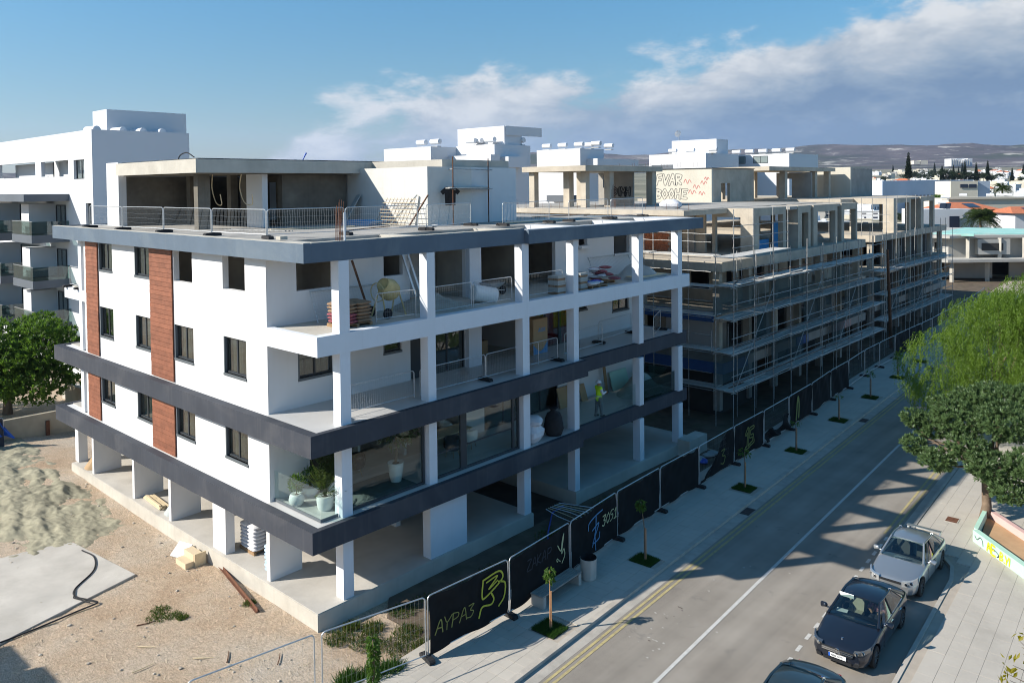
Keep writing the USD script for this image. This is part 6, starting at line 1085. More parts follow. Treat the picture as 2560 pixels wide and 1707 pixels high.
def worker(label, pos, rz, step=.16, hat=True, arm='front', group=None, trousers='grey_trousers', shirt='white_shirt', bend=0.0):
    T = thing('person', label, 'person', pos, rz, group); T0 = Thing(T.path, np.zeros(3)); b = bend
    J = {'hip': ((0, 0, .93), .125), 'hl': ((-.09, 0, .90), .095), 'hr': ((.09, 0, .90), .095), 'kl': ((-.10, -step*.6, .49), .062), 'kr': ((.10, step*.4, .49), .062), 'al': ((-.10, -step, .09), .042), 'ar': ((.10, step*1.1, .10), .042), 'tl': ((-.11, -step-.15, .04), .035), 'tr': ((.11, step*1.1-.15, .045), .035),
         'wa': ((0, -.02-b*.3, 1.08), .115), 'ch': ((0, -.02-b*.8, 1.30), .13), 'sl': ((-.17, -b, 1.42), .07), 'sr': ((.17, -b, 1.42), .07), 'nk': ((0, -.01-b, 1.50), .055), 'hd': ((0, -.03-b, 1.62), .085), 'cr': ((0, .0-b, 1.68), .095)}
    if arm == 'front': J |= {'el': ((-.25, -.08-b, 1.17), .048), 'er': ((.25, -.08-b, 1.17), .048), 'wl': ((-.15, -.31-b, 1.20), .036), 'wr': ((.15, -.31-b, 1.22), .036)}
    else: J |= {'el': ((-.25, .02-b, 1.15), .048), 'er': ((.25, -.02-b, 1.15), .048), 'wl': ((-.26, -.08-b, .90), .036), 'wr': ((.27, -.12-b, .90), .036)}
    body = bones('body', T0, J, [('hip', 'wa'), ('wa', 'ch'), ('ch', 'sl'), ('ch', 'sr'), ('sl', 'sr'), ('nk', 'ch'), ('nk', 'hd'), ('hd', 'cr'), ('hip', 'hl'), ('hip', 'hr'), ('hl', 'kl'), ('hr', 'kr'), ('kl', 'al'), ('kr', 'ar'), ('sl', 'el'), ('el', 'wl'), ('sr', 'er'), ('er', 'wr')], 'skin')
    # clothes follow the same joints, a little larger
    G = {k: (p, r+.016) for k, (p, r) in J.items()}
    bones('trousers', T0, {**G, 'al': (J['al'][0], .062), 'ar': (J['ar'][0], .062), 'kl': (J['kl'][0], .085), 'kr': (J['kr'][0], .085)}, [('hip', 'hl'), ('hip', 'hr'), ('hl', 'kl'), ('hr', 'kr'), ('kl', 'al'), ('kr', 'ar')], trousers)
    bones('shirt', T0, {**G, 'wl': (J['wl'][0], .046), 'wr': (J['wr'][0], .046)}, [('hip', 'wa'), ('wa', 'ch'), ('ch', 'sl'), ('ch', 'sr'), ('sl', 'sr'), ('sl', 'el'), ('el', 'wl'), ('sr', 'er'), ('er', 'wr')], shirt)
    V_ = {k: (p, r+.03) for k, (p, r) in J.items()}; V_['hip'] = ((0, 0, .90), .165)
    bones('vest', T0, V_, [('hip', 'wa'), ('wa', 'ch'), ('ch', 'sl'), ('ch', 'sr'), ('sl', 'sr')], 'hi_vis')
    an = np.linspace(0, 2*math.pi, 25); MB().tube([(.166*math.cos(a), -.015-b*.3+.158*math.sin(a), 1.03) for a in an], .022, 6, False).build('reflective_band', 'reflective', T0)
    for s, w, el in ((-1, 'wl', 'el'), (1, 'wr', 'er')):
        wp, ep = np.array(J[w][0]), np.array(J[el][0]); d = (wp-ep)/np.linalg.norm(wp-ep); side = np.cross(d, (0, 0, 1.)) if abs(d[2]) < .9 else np.array([1., 0, 0]); side /= np.linalg.norm(side); H_ = {'a': (wp, .032), 'b': (wp+d*.07, .034)}; ln = [('a', 'b')]
        for k in range(4): H_[f'f{k}'] = (wp+d*.085+side*(.027-.018*k), .0105); H_[f'm{k}'] = (wp+d*(.125-.004*abs(k-1.3))+side*(.028-.019*k)-np.array([0, 0, .008]), .0095); H_[f't{k}'] = (wp+d*(.158-.008*abs(k-1.3))+side*(.026-.018*k)-np.array([0, 0, .025]), .0085); ln += [(f'f{k}', f'm{k}'), (f'm{k}', f't{k}')]
        H_['p'] = (wp+d*.03-side*s*.035, .012); H_['q'] = (wp+d*.085-side*s*.055, .010); ln.append(('p', 'q')); bones('hand', T0, H_, ln, 'skin', .008, 3)
        t, a_ = J['t'+('l' if s < 0 else 'r')], J['a'+('l' if s < 0 else 'r')]; bones('shoe', T0, {'h': ((a_[0][0], a_[0][1]+.04, .04+a_[0][2]-.09), .046), 't': (t[0], .042)}, [('h', 't')], 'shoe', .02, 3)
    # face
    hp = np.array(J['hd'][0]); fm = MB(); fm.tube([hp+[0, -.085, .02], hp+[0, -.112, -.015]], [.010, .018], 7); fm.build('nose', 'skin', T0)
    for s in (-1, 1): MB().tm(trimesh.creation.icosphere(1, .012).apply_translation(hp+[s*.034, -.078, .022])).build('eye', 'hair_dark', T0); MB().tm(trimesh.creation.icosphere(1, .022).apply_translation(hp+[s*.088, .0, .0])).build('ear', 'skin', T0)
    MB().box(hp[0]-.026, hp[0]+.026, hp[1]-.088, hp[1]-.07, hp[2]-.048, hp[2]-.040).build('mouth', 'hair_dark', T0)
    c_ = np.array(J['cr'][0])
    if hat: h = MB().lathe([(.175, -.012), (.165, .0), (.118, .008), (.112, .05), (.085, .10), (.04, .125), (0, .13)], c_+[0, -.0, .0], 22).build('helmet', 'helmet_white', T0, smooth=45)
    else: MB().lathe([(.10, -.03), (.106, .02), (.085, .07), (.04, .098), (0, .10)], c_+[0, .012, 0], 18).build('hair', 'hair_dark', T0, smooth=60)
    return T
wp = at(1497, 1040, F1)
worker('person in yellow-green vest, white helmet and grey trousers on the first floor terrace', (wp[0], wp[1], F1-.012), 160, .10, True, 'front')
q = np.array([-.1, 122.6, 3.4]); worker('person in yellow vest walking at the balcony edge of the mint roofed house', atd(2547, 640, 141.)*[1, 1, 0]+[0, 0, 3.4], 20, .12, False, 'side')
worker('person in yellow vest on the platform, left of two at the mint roofed house', atd(2523, 618, 146.)*[1, 1, 0]+[0, 0, 4.3], 160, .08, False, 'front', trousers='dark_cloth', bend=.2); worker('person in yellow vest on the platform, right of two at the mint roofed house', atd(2532, 618, 146.5)*[1, 1, 0]+[0, 0, 4.35], 190, .08, False, 'front', trousers='dark_cloth', bend=.1)
ST = thing('step_platform', 'low metal platform under the two workers on the grey house', 'platform', atd(2527, 640, 146.)*[1, 1, 0]+[0, 0, 3.4], -30); s0 = Thing(ST.path, np.zeros(3))
MB().box(-1.1, 1.1, -.5, .7, .86, .92).build('deck', 'scaffold_board', s0)
for x in (-1, 1):
    for y in (-.45, .6): MB().tube([(x, y, 0), (x, y, .86)], .025, 6).build('leg', 'scaffold_steel', s0)
# passenger in the navy car, seated on the left front seat as seen from the road
look('plaid', (.42, .20, .24), var=.75, scale=14, rough=.9, bump=.1)
pm_ = cm+np.array([0, 0, 0]); PT_ = thing('person', 'person in a red and white patterned top seated in the navy car', 'person', cm, ROADRZ-1.2); P0 = Thing(PT_.path, np.zeros(3)); x0 = .36
J = {'hip': ((x0, 2.80, .66), .13), 'ch': ((x0, 2.88, 1.0), .15), 'sl': ((x0-.17, 2.86, 1.10), .07), 'sr': ((x0+.17, 2.86, 1.10), .07), 'nk': ((x0, 2.84, 1.18), .05), 'hd': ((x0, 2.81, 1.27), .085), 'cr': ((x0, 2.84, 1.31), .085), 'kl': ((x0-.1, 2.38, .68), .075), 'kr': ((x0+.1, 2.38, .68), .075), 'fl': ((x0-.1, 2.18, .44), .05), 'fr': ((x0+.1, 2.18, .44), .05), 'el': ((x0-.24, 2.66, .88), .045), 'er': ((x0+.24, 2.66, .88), .045), 'wl': ((x0-.1, 2.46, .84), .036), 'wr': ((x0+.1, 2.46, .84), .036)}
bones('body', P0, J, [('hip', 'ch'), ('ch', 'sl'), ('ch', 'sr'), ('sl', 'sr'), ('ch', 'nk'), ('nk', 'hd'), ('hd', 'cr'), ('hip', 'kl'), ('hip', 'kr'), ('kl', 'fl'), ('kr', 'fr'), ('sl', 'el'), ('el', 'wl'), ('sr', 'er'), ('er', 'wr')], 'skin'); G = {k: (p, r+.018) for k, (p, r) in J.items()}
bones('top', P0, G, [('hip', 'ch'), ('ch', 'sl'), ('ch', 'sr'), ('sl', 'sr'), ('sl', 'el'), ('sr', 'er')], 'plaid'); bones('trousers', P0, G, [('hip', 'kl'), ('hip', 'kr'), ('kl', 'fl'), ('kr', 'fr')], 'dark_cloth'); MB().lathe([(.095, -.05), (.10, .01), (.08, .06), (.04, .085), (0, .09)], (x0, 2.86, 1.31), 16).build('hair', 'hair_dark', P0, smooth=60)
# ------------------------------------------------------------------ barriers on the floors and the roof
def barrier(label, p, q, z, group, h=1.1, rod=True, feet=(0, 1), wires=True):
    T = thing('barrier', label, 'barrier', ((p[0]+q[0])/2, (p[1]+q[1])/2, z), group=group)
    pts, e, L = rounded_frame(p, q, z+.06, z+h, .12); MB().tube(pts, .019, 7).tube([pts[0]+[0, 0, .10]+e*.01, pts[-1]+[0, 0, .10]-e*.01], .015, 6).build('frame', 'galvanised', T, smooth=50)
    if wires: mesh_wires(MB(), p, e, L, z+.17, z+h-.02, .10, .21, .0024).build('wire_mesh', 'galvanised', T)
    for f in feet: foot(T, (p if f == 0 else q)[:2], e, .72, .2, .12, 'rubber', z)
    return T
RP = [(-20.8, .8), (-16.8, .84), (-12.75, 1.0), (-8.3, .98), (-4.47, 1.2), (-3.98, 4.4), (-3.84, 8.1)]
rl = ['mesh barrier at the far left corner of the flat roof', 'second mesh barrier from the left roof corner', 'mesh barrier in front of the open penthouse middle', 'mesh barrier in front of the white penthouse pillar', 'mesh barrier turning the near corner of the flat roof', 'mesh barrier on the roof beside the leaning steel frames']
for k in range(6): barrier(rl[k], RP[k], np.array(RP[k+1])+(np.array(RP[k])-RP[k+1])*.02, 12.97, 'mesh barriers along the roof edge', feet=(0,) if k else (0,))
for p, q, l in (((-3.7, 8.4), (-4.9, 12.3), 'mesh barrier on the roof under the small scaffold tower'), ((-3.45, 13.0), (-3.42, 16.4), 'left of three mesh barriers along the white roof edge'), ((-3.42, 18.0), (-3.44, 21.5), 'middle mesh barrier along the white roof edge'), ((-3.44, 21.8), (-3.6, 25.2), 'mesh barrier at the far end of the white roof edge')): barrier(l, p, q, 12.97, 'mesh barriers along the roof edge')
for p, q, z, l, fe in (((-1.0, 1.95), (-1.0, 5.3), F2, 'mesh barrier behind the corner column on the second floor', (0,)), ((-1.0, 5.6), (-.95, 9.15), F2, 'mesh barrier before the glass door on the second floor', (1,)), ((-.95, 9.2), (-1.0, 12.65), F2, 'mesh barrier left of the tall cardboard box', ()), ((-1.0, 11.2), (-1.0, 14.0), F2, 'mesh barrier in front of the tall cardboard box', (1,)), ((-1.3, 14.9), (-1.5, 18.2), F2, 'mesh barrier on the second floor right of the cardboard box', ()), ((-2.0, 18.6), (-2.3, 22.0), F2, 'mesh barrier standing back against the second floor wall', (0, 1)), ((-1.6, 23.9), (-.6, 21.6), F2, 'mesh barrier at the far end of the second floor', (0,)),
        ((-1.1, 3.6), (-.9, 5.35), F3-.03, 'mesh barrier beside the cement mixer on the third floor', ()), ((-.85, 5.9), (-.85, 8.3), F3-.03, 'left of two barriers in front of the sand on the third floor', ()), ((-.85, 8.4), (-.85, 10.75), F3-.03, 'right of two barriers in front of the sand on the third floor', ()), ((-.9, 11.3), (-.9, 14.3), F3-.03, 'mesh barrier before the dark third floor opening', ())): barrier(l, p, q, z, 'mesh barriers on the open floors', feet=fe)
barrier('mesh barrier on the small left end balcony', (-23.5, .7), (-21.9, .7), 9.76, 'mesh barriers on the open floors')
# two mesh panels leaning on the third floor wall
for y0, y1, l in ((2.3, 5.5, 'grey mesh panel leaning on the third floor wall behind the bag pallet'), (19.6, 23.3, 'grey mesh panel leaning on the far third floor wall behind the bags')):
    T = thing('mesh_panel', l, 'mesh panel', (-3.1, (y0+y1)/2, F3)); z = F3-.02; MB().tube([(-2.9, y0, z), (-3.4, y0, z+1.12), (-3.4, y1, z+1.12), (-2.9, y1, z)], .025, 7).build('frame', 'galvanised', T); m = MB()
    for y in np.arange(y0+.1, y1, .12): m.tube([(-2.92, y, z+.03), (-3.39, y, z+1.1)], .003, 3, False)
    for k in range(1, 6): m.tube([(-2.9-.5*k/6, y0, z+1.12*k/6), (-2.9-.5*k/6, y1, z+1.12*k/6)], .003, 3, False)
    m.build('wire_mesh', 'galvanised', T)
# ------------------------------------------------------------------ goods on the floors
look('sack_brown', (.26, .17, .105), var=.2, scale=5, rough=.9, bump=.3); look('sack_white', (.60, .60, .62), var=.1, scale=4, rough=.8, bump=.2); look('sack_print', (.26, .075, .09), var=.3, scale=9, rough=.7); look('sack_blue', (.05, .10, .42), var=.25, scale=9, rough=.6); look('pallet_wood', (.30, .19, .10), var=.2, scale=4, rough=.9, bump=.2); look('cardboard', (.40, .27, .15), var=.08, scale=2, rough=.9, bump=.05); look('pale_timber', (.62, .50, .32), var=.15, scale=4, rough=.85, bump=.2); look('tarp_grey', (.34, .36, .35), var=.12, scale=2, rough=.7, bump=.3, bscale=8); look('tarp_green', (.27, .32, .29), var=.12, scale=2, rough=.6, bump=.3, bscale=8); look('sand_grey', (.33, .315, .27), var=.15, scale=2, rough=.95, bump=.3, bscale=25); look('pot_white', (.72, .72, .70), var=.03, scale=3, rough=.5, bump=0); look('cloth_black', (.02, .02, .022), var=.3, scale=5, rough=.85, bump=.2)
def pillow(c, sx, sy, sz, rz=0, seed=0, sag=.3):
    m = trimesh.creation.box((1, 1, 1)).subdivide().subdivide().subdivide(); v = m.vertices*2; r = (np.abs(v[:, :2])**3.2).sum(1)**(1/3.2); v[:, 2] *= (1-.75*np.clip(r, 0, 1)**3); v[:, :2] *= (1/np.maximum(1, (np.abs(v[:, :2])**6).sum(1)**(1/6)))[:, None]
    v = v+.10*(meshkit.noise(v*1.8+seed*7.3)-.5)[:, None]*[1, 1, .8]; v = v*np.array([sx, sy, sz])/2; a = math.radians(rz); R_ = np.array([[math.cos(a), -math.sin(a), 0], [math.sin(a), math.cos(a), 0], [0, 0, 1]]); return v@R_.T+np.asarray(c), m.faces
def pallet(T, o, w=1.0, l=1.2, rz=0):
    m = MB(); o = np.asarray(o, float)
    for y in (-l/2, -.05, l/2-.1): MB().box(o[0]-w/2, o[0]+w/2, o[1]+y, o[1]+y+.1, o[2], o[2]+.1).build('pallet_block', 'pallet_wood', T)
    for k in range(5): MB().box(o[0]-w/2+k*w/5+.01, o[0]-w/2+(k+1)*w/5-.03, o[1]-l/2, o[1]+l/2, o[2]+.1, o[2]+.125).build('pallet_board', 'pallet_wood', T)
def heap(name, label, cat, c, rx, ry, h, mat, seed, n=34, rough=.35, freq=1.6, kind=None):
    T = thing(name, label, cat, c, kind=kind); r = np.linspace(0, 1, n); t = np.linspace(0, 2*math.pi, 2*n, endpoint=False); R_, T_ = np.meshgrid(r, t, indexing='ij'); X, Y = R_*np.cos(T_), R_*np.sin(T_); q = np.stack([X*freq*rx+seed, Y*freq*ry, 0*X], -1); f = meshkit.fbm(q, 5, seed); prof = (1-R_**1.6)**1.0
    Z = h*prof*(1-rough+2*rough*f)-.03*(R_ > .98); w = 1+.25*(meshkit.noise(np.stack([np.cos(T_)*1.5+seed, np.sin(T_)*1.5, 0*X], -1))-.5); V = np.stack([X*rx*w, Y*ry*w, Z], -1).reshape(-1, 3)+np.asarray(c); m2 = 2*n; F = [[i*m2+j, (i+1)*m2+j, (i+1)*m2+(j+1) % m2, i*m2+(j+1) % m2] for i in range(n-1) for j in range(m2)]
    MB().add(V, F).build('heap', mat, T, smooth=True); return T
z3 = F3-.03
bp_ = at(903, 803, z3); T = thing('sack_pallet', 'pallet of brown and purple cement sacks beside the corner column on the third floor', 'pallet', (bp_[0], bp_[1], z3)); c = np.array([-1.55, 2.75, z3]); T.loc = np.array([bp_[0], bp_[1], z3]); pallet(T, c, 1.0, 1.3)
for k in range(6):
    for i in range(2):
        for j in range(2): MB().add(*pillow(c+[-.24+.48*i+.02*math.sin(k*3+i), -.33+.66*j+.02*math.cos(k*2+j), .20+.125*k], .52, .68, .19, 3*math.sin(k*5+i), k*4+i*2+j)).build('sack', 'sack_print' if (k < 3 and j == 0) else 'sack_brown', T, smooth=True)
# cement mixer
look('mixer_yellow', (.42, .36, .18), var=.25, scale=3, rough=.7, bump=.2)
c = np.array([-2.1, 5.0, z3]); T = thing('cement_mixer', 'pale yellow drum cement mixer behind the second column on the third floor', 'cement mixer', c)
d = MB().lathe([(.0, -.42), (.28, -.40), (.40, -.22), (.42, .05), (.30, .34), (.24, .44), (.26, .46), (.22, .42), (.0, .2)], n=22); v, f = d.arrays(); R_ = trimesh.transformations.rotation_matrix(1.0, (1, .3, 0))[:3, :3]; MB().add(v@R_.T+c+[0, 0, 1.05], f).build('drum', 'mixer_yellow', T, smooth=40)
MB().tube([c+[.1+.05*math.cos(a), -.62+.0*a, 1.0]+np.array([.36*math.cos(a), 0, .36*math.sin(a)]) for a in np.linspace(0, 2*math.pi, 25)], .02, 6, False).build('tilt_wheel', 'mixer_yellow', T)
for p, q in (((-.45, -.5, 0), (-.1, -.4, 1.0)), ((.45, -.5, 0), (.1, -.4, 1.0)), ((-.45, .5, 0), (-.1, .4, 1.0)), ((.45, .5, 0), (.1, .4, 1.0))): MB().tube([c+p, c+q], .03, 7).build('leg', 'mixer_yellow', T)
for s in (-1, 1): MB().add(*(lambda a: (a[0][:, [2, 0, 1]]+c+[s*.5, -.45, .2], a[1]))(MB().lathe([(0, -.04), (.2, -.04), (.2, .04), (0, .04)], n=18).arrays())).build('wheel', 'rubber', T)
for k, (x, y, l) in enumerate(((-2.7, 4.55, 'dark plank leaning beside the cement mixer'), (-3.0, 7.35, 'left grey pole leaning in the third floor doorway'), (-2.95, 7.6, 'right grey pole leaning in the third floor doorway'))): T = thing('leaning_plank', l, 'plank', (x, y, z3)); MB().bar((x, y, z3), (x-.45, y-.5, z3+2.2), .09, .03).build('plank', 'old_timber' if k == 0 else 'steel', T)
heap('sand_heap', 'grey sand heap behind the barriers on the third floor', 'sand', (-2.4, 7.6, z3), 1.6, 1.7, .55, 'sand_grey', 4)
dr = np.array([-1.7, 9.9, z3+.36]); T = thing('drum', 'white ribbed plastic drum lying on the sand', 'drum', dr); d = MB().lathe([(0, -.55), (.33, -.55), (.36, -.52), (.345, -.3), (.36, -.28), (.345, -.05), (.36, -.03), (.345, .2), (.36, .22), (.345, .45), (.36, .5), (.33, .55), (0, .55)], n=24); v, f = d.arrays(); R_ = trimesh.transformations.rotation_matrix(1.35, (1, -.35, 0))[:3, :3]; MB().add(v@R_.T+dr, f).build('body', 'pot_white', T, smooth=40)
wb_ = np.array([-2.9, 11.6, z3]); T = thing('wheelbarrow', 'steel wheelbarrow in the shade behind the white drum', 'wheelbarrow', wb_); MB().add([wb_+q for q in ((-.3, -.3, .35), (.3, -.3, .35), (.2, .4, .4), (-.2, .4, .4), (-.42, -.5, .65), (.42, -.5, .65), (.36, .6, .62), (-.36, .6, .62))], MB.BF).build('tray', 'steel', T)
for s in (-1, 1): MB().tube([wb_+[s*.12, .75, .2], wb_+[s*.25, -.2, .33], wb_+[s*.3, -1.0, .55]], .018, 6).build('handle', 'steel', T)
MB().add(*(lambda a: (a[0][:, [2, 0, 1]]+wb_+[0, .75, .2], a[1]))(MB().lathe([(0, -.04), (.2, -.04), (.2, .04), (0, .04)], n=18).arrays())).build('wheel', 'rubber', T)
# sacks and tile packs further along
for k, (c, l, mats, n) in enumerate((((-1.9, 18.6, z3), 'untidy pile of red and white sacks on the third floor', ('sack_white', 'sack_print'), 16), ((-1.15, 16.9, z3), 'low pallet with blue wrapped tile packs on the third floor', ('sack_blue', 'sack_white'), 6))):
    c = np.array(c); T = thing('sack_pile' if k == 0 else 'tile_pallet', l, 'sacks' if k == 0 else 'pallet', c); pallet(T, c, 1.0, 1.3); rg = np.random.default_rng(k+3)
    for i in range(n): MB().add(*pillow(c+[rg.normal(0, .26), rg.normal(0, .36), .18+.62*(i/n) if k == 0 else .18+.05*i/2], .42, .6, .16, rg.uniform(0, 180), i)).build('sack' if k == 0 else 'tile_pack', mats[i % 2], T, smooth=True)
for k, (x, y) in enumerate(((-1.0, 15.7), (-1.0, 14.0))):
    T = thing('tile_stack', ('right' if k == 0 else 'left')+' of two dark tile stacks beside the fourth column on the third floor', 'tiles', (x, y, z3))
    for i in range(8): MB().box(x-.3, x+.3, y-.28, y+.28, z3+.012+i*.105, z3+.11+i*.105).build('tile_pack', 'tarp_grey' if i % 3 else 'sack_brown', T)
heap('tarp_heap', 'pale tarpaulin thrown over goods at the far end of the third floor', 'tarpaulin', (-1.8, 21.9, z3), 1.15, 1.6, .85, 'tarp_grey', 8, rough=.5, freq=.9); 
T = thing('board_stack', 'stack of flat boards at the far third floor edge', 'boards', (-1.0, 21.8, z3))
for k in range(4): MB().box(-1.7+.05*k, -.75+.02*k, 20.4, 23.3-.1*k, z3+.005+.05*k, z3+.05+.05*k).build('board', 'pale_timber' if k > 2 else 'tarp_grey', T)
# second floor: cardboard boxes
c = at(1334, 889, F2); T = thing('cardboard_box', 'tall cardboard box with blue wave print and lettering on the second floor', 'box', (c[0], c[1], F2)); bx0, by0 = c[0], c[1]
MB().box(bx0-.75, bx0, by0, by0+1.05, F2-.01, F2+1.72).build('carton', 'cardboard', T); letters(T, 'AUX', (bx0+.004, by0+.33, F2+1.08), (0, 1, 0), (0, 0, 1), .19, 'spray_blue', True, .15)
wv = [(0, 0), (1.05, 0), (1.05, .62)]+[(1.05-1.05*t, .34+.26*math.sin(2.6+4.2*(1-t))+.1*(1-t)) for t in np.linspace(0, 1, 16)]; MB().slabwall(sg.Polygon(wv).buffer(0), (bx0+.002, by0, F2+.02), (0, 1, 0), (0, 0, 1), .004).build('wave_print', 'spray_blue', T)
for k, (x, y, h) in enumerate(((-5.2, 12.0, .75), (-5.1, 12.85, .62))): T = thing('cardboard_box', ('taller' if k == 0 else 'shorter')+' of two brown boxes in the dark second floor room', 'box', (x, y, F2)); MB().box(x-.35, x+.35, y-.36, y+.36, F2-.01, F2+h).build('carton', 'cardboard', T); MB().box(x-.03, x+.03, y-.362, y+.362, F2+h, F2+h+.004).build('tape', 'pale_timber', T)
# first floor terrace: bulk bags, boards, tarpaulin
c = at(1344, 1112, F1); T = thing('bulk_bag', 'pale grey bulk bag with slumped top at the first floor edge', 'bag', (c[0], c[1], F1)); MB().add(*pillow((c[0]-.5, c[1]+.15, F1+.42), .95, .95, 1.0, 10, 2)).build('bag', 'sack_white', T, smooth=True); MB().add(*pillow((c[0]-.45, c[1]+.2, F1+.92), .85, .8, .5, 30, 5)).build('flap', 'sack_white', T, smooth=True)
c = at(1386, 1093, F1); T = thing('rubbish_bag', 'large black rubbish bag tied at the top beside the pale bulk bag', 'bag', (c[0], c[1], F1)); d = MB().lathe([(0, 0), (.35, .02), (.46, .3), (.42, .75), (.30, 1.0), (.10, 1.12), (.22, 1.25), (.05, 1.2), (0, 1.2)], n=26); v, f = d.arrays(); v[:, :2] *= (1+.25*(meshkit.noise(v*3.1+4)-.5))[:, None]; MB().add(v+[c[0]-.3, c[1]+.3, F1-.01], f).build('bag', 'cloth_black', T, smooth=True)
for k, (y, w, h, mt, l) in enumerate(((16.7, 1.5, 1.0, 'cardboard', 'wide brown board leaning on the first floor wall left of the worker'), (18.5, .5, .85, 'cardboard', 'narrow brown board leaning right of the wide one'), (20.6, .22, 2.2, 'pallet_wood', 'timber plank leaning behind the worker'), (21.3, 1.6, 1.0, 'mint_paint', 'pale green glass sheet leaning in the far first floor corner'))): T = thing('leaning_board', l, 'board', (-3.2, y, F1)); MB().frame_box((-3.05, y, F1-.01), (0, w, 0), (.04, 0, 0), (-.28, 0, h)).build('board', mt, T)
heap('tarp_heap', 'grey green tarpaulin heap behind the glass rail on the first floor', 'tarpaulin', (-1.75, 22.0, F1-.012), 1.1, 1.7, .95, 'tarp_green', 6, rough=.5, freq=.9)
# potted plants at the glazed corner
POT = None
def pot(c, prof, label, plant):
    T = thing('potted_plant', label, 'potted plant', c); MB().lathe(prof, c, 28).build('pot', 'pot_white', T, smooth=35); rt = max(r for r, z in prof)*.86; zt = prof[-2][1]-.03; MB().lathe([(rt*.9, zt-.01), (0, zt)], c, 20).build('soil', 'planting_soil', T); rg = np.random.default_rng(int(abs(c[0])*100)); base = np.asarray(c)+[0, 0, zt]
    if plant == 'shrub': P, d = blob_points(rg, [(0, 0, .42, .28, .28, .3)], 420, .2); m = MB(); leaves(m, base+P, d+[0, 0, .4], rg.normal(size=d.shape), rg.uniform(.07, .12, 420), rg.uniform(.03, .05, 420)); m.build('foliage', 'leaf_carob', T); MB().tube([base, base+[0, 0, .35]], .025, 6).build('stem', 'bark', T)
    if plant == 'big': P, d = blob_points(rg, [(0, 0, 1.1, .6, .6, .5), (.2, .3, 1.3, .5, .5, .4)], 420, .3); m = MB(); leaves(m, base+P, d-[0, 0, .2], rg.normal(size=d.shape), rg.uniform(.16, .28, 420), rg.uniform(.08, .12, 420)); m.build('foliage', 'leaf_dark', T); MB().tube([base, base+[.05, .03, .5], base+[.02, 0, 1.0]], [.06, .05, .03], 7).build('stem', 'bark', T)
    if plant == 'palm':
        m = MB(); st = MB()
        for k in range(26):
            a, e, L = rg.uniform(0, 6.28), rg.uniform(.55, 1.45), rg.uniform(.9, 1.55); d = np.array([math.cos(a)*math.cos(e), math.sin(a)*math.cos(e), math.sin(e)]); t = np.linspace(.0, 1, 12)[:, None]; C = base+d*t*L-np.array([0, 0, 1.])*(t**2.4)*L*.33*(1.5-e); st.tube(C, .008, 4); s = np.cross(d, (0, 0, 1.)); s /= np.linalg.norm(s); C = C[4:]
            for q in (-1, 1): leaves(m, C, np.tile(d*.9+s*q*.8-[0, 0, .2], (8, 1)), np.tile(d, (8, 1)), rg.uniform(.18, .3, 8), np.full(8, .035))
        st.build('stem', 'leaf_palm', T); m.build('foliage', 'leaf_palm', T)
    return T
z1 = F1-.012; p_round = [(0, 0), (.16, .0), (.24, .08), (.28, .22), (.25, .36), (.20, .42), (.17, .42), (.0, .36)]
p_cyl = [(0, 0), (.22, 0), (.27, .10), (.30, .35), (.29, .50), (.265, .50), (0, .44)]; p_tall = [(0, 0), (.20, 0), (.26, .3), (.31, .75), (.285, .75), (0, .68)]
pot(at(742, 1262, z1)*[1, 1, 0]+[0, 0, z1], p_round, 'small round white pot with a bushy plant behind the corner glass rail', 'shrub')
pot(at(813, 1272, z1)*[1, 1, 0]+[0, 0, z1], p_cyl, 'white pot with a feathery palm behind the corner glass rail', 'palm')
pot(at(776, 1236, z1)*[1, 1, 0]+[0, 0, z1], [(0, 0), (.2, .0), (.32, .15), (.36, .34), (.33, .34), (0, .3)], 'low white bowl with a dark plant at the back of the glazed corner', 'shrub')
pot(at(990, 1202, z1)*[1, 1, 0]+[0, 0, z1], p_tall, 'tall white pot with a dark leafy tree behind the showroom glass', 'big')
pot(np.array([-2.4, 2.6, z1]), p_cyl, 'white pot with a leaning palm at the terrace wall corner', 'palm')
# showroom furniture
look('rug_teal', (.10, .135, .13), var=.15, scale=5, rough=.95, bump=.3); look('chair_shell', (.40, .38, .36), var=.06, scale=3, rough=.8); look('oak', (.40, .28, .16), var=.15, scale=4, rough=.6)
T = thing('rug', 'dark teal rug on the showroom floor', 'rug', (-2.0, 4.0, z1)); MB().box(-2.6, -.75, 2.1, 5.2, z1, z1+.015).build('pile', 'rug_teal', T)
def tub(c, rz, label, mt='chair_shell', s=1.0):
    T = thing('armchair', label, 'armchair', c, rz, 'showroom chairs'); T0 = Thing(T.path, np.zeros(3)); pr = [(0, .30), (.30, .32), (.36, .42), (.38, .62), (.36, .82), (.32, .82), (.33, .60), (.28, .46), (0, .44)]; m = MB().lathe(np.array(pr)*s, n=26); v, f = m.arrays(); v[:, 2] -= np.clip(-v[:, 1], 0, 1)*.5*(v[:, 2] > .5*s); MB().add(v, f).build('shell', mt, T0, smooth=45)
    for a in (.8, 2.3, 3.9, 5.5): MB().tube([(.2*s*math.cos(a), .2*s*math.sin(a), .34*s), (.3*s*math.cos(a), .3*s*math.sin(a), 0)], .016, 6).build('leg', 'oak', T0)
for c, r, l, mt in (((-3.0, 3.3, z1), 90, 'grey tub armchair behind the palm in the showroom', 'chair_shell'), ((-3.3, 4.2, z1), 60, 'black tub armchair beside the tall white pot', 'cloth_black'), ((-2.3, 9.5, z1), 200, 'pale tub armchair at the right end of the showroom table', 'pot_white'), ((-3.8, 9.6, z1), 160, 'pale tub armchair behind the showroom table', 'pot_white'), ((-2.0, 8.2, z1), 10, 'dark tub armchair in front of the showroom table', 'cloth_black')): tub(np.array(c), r, l, mt)
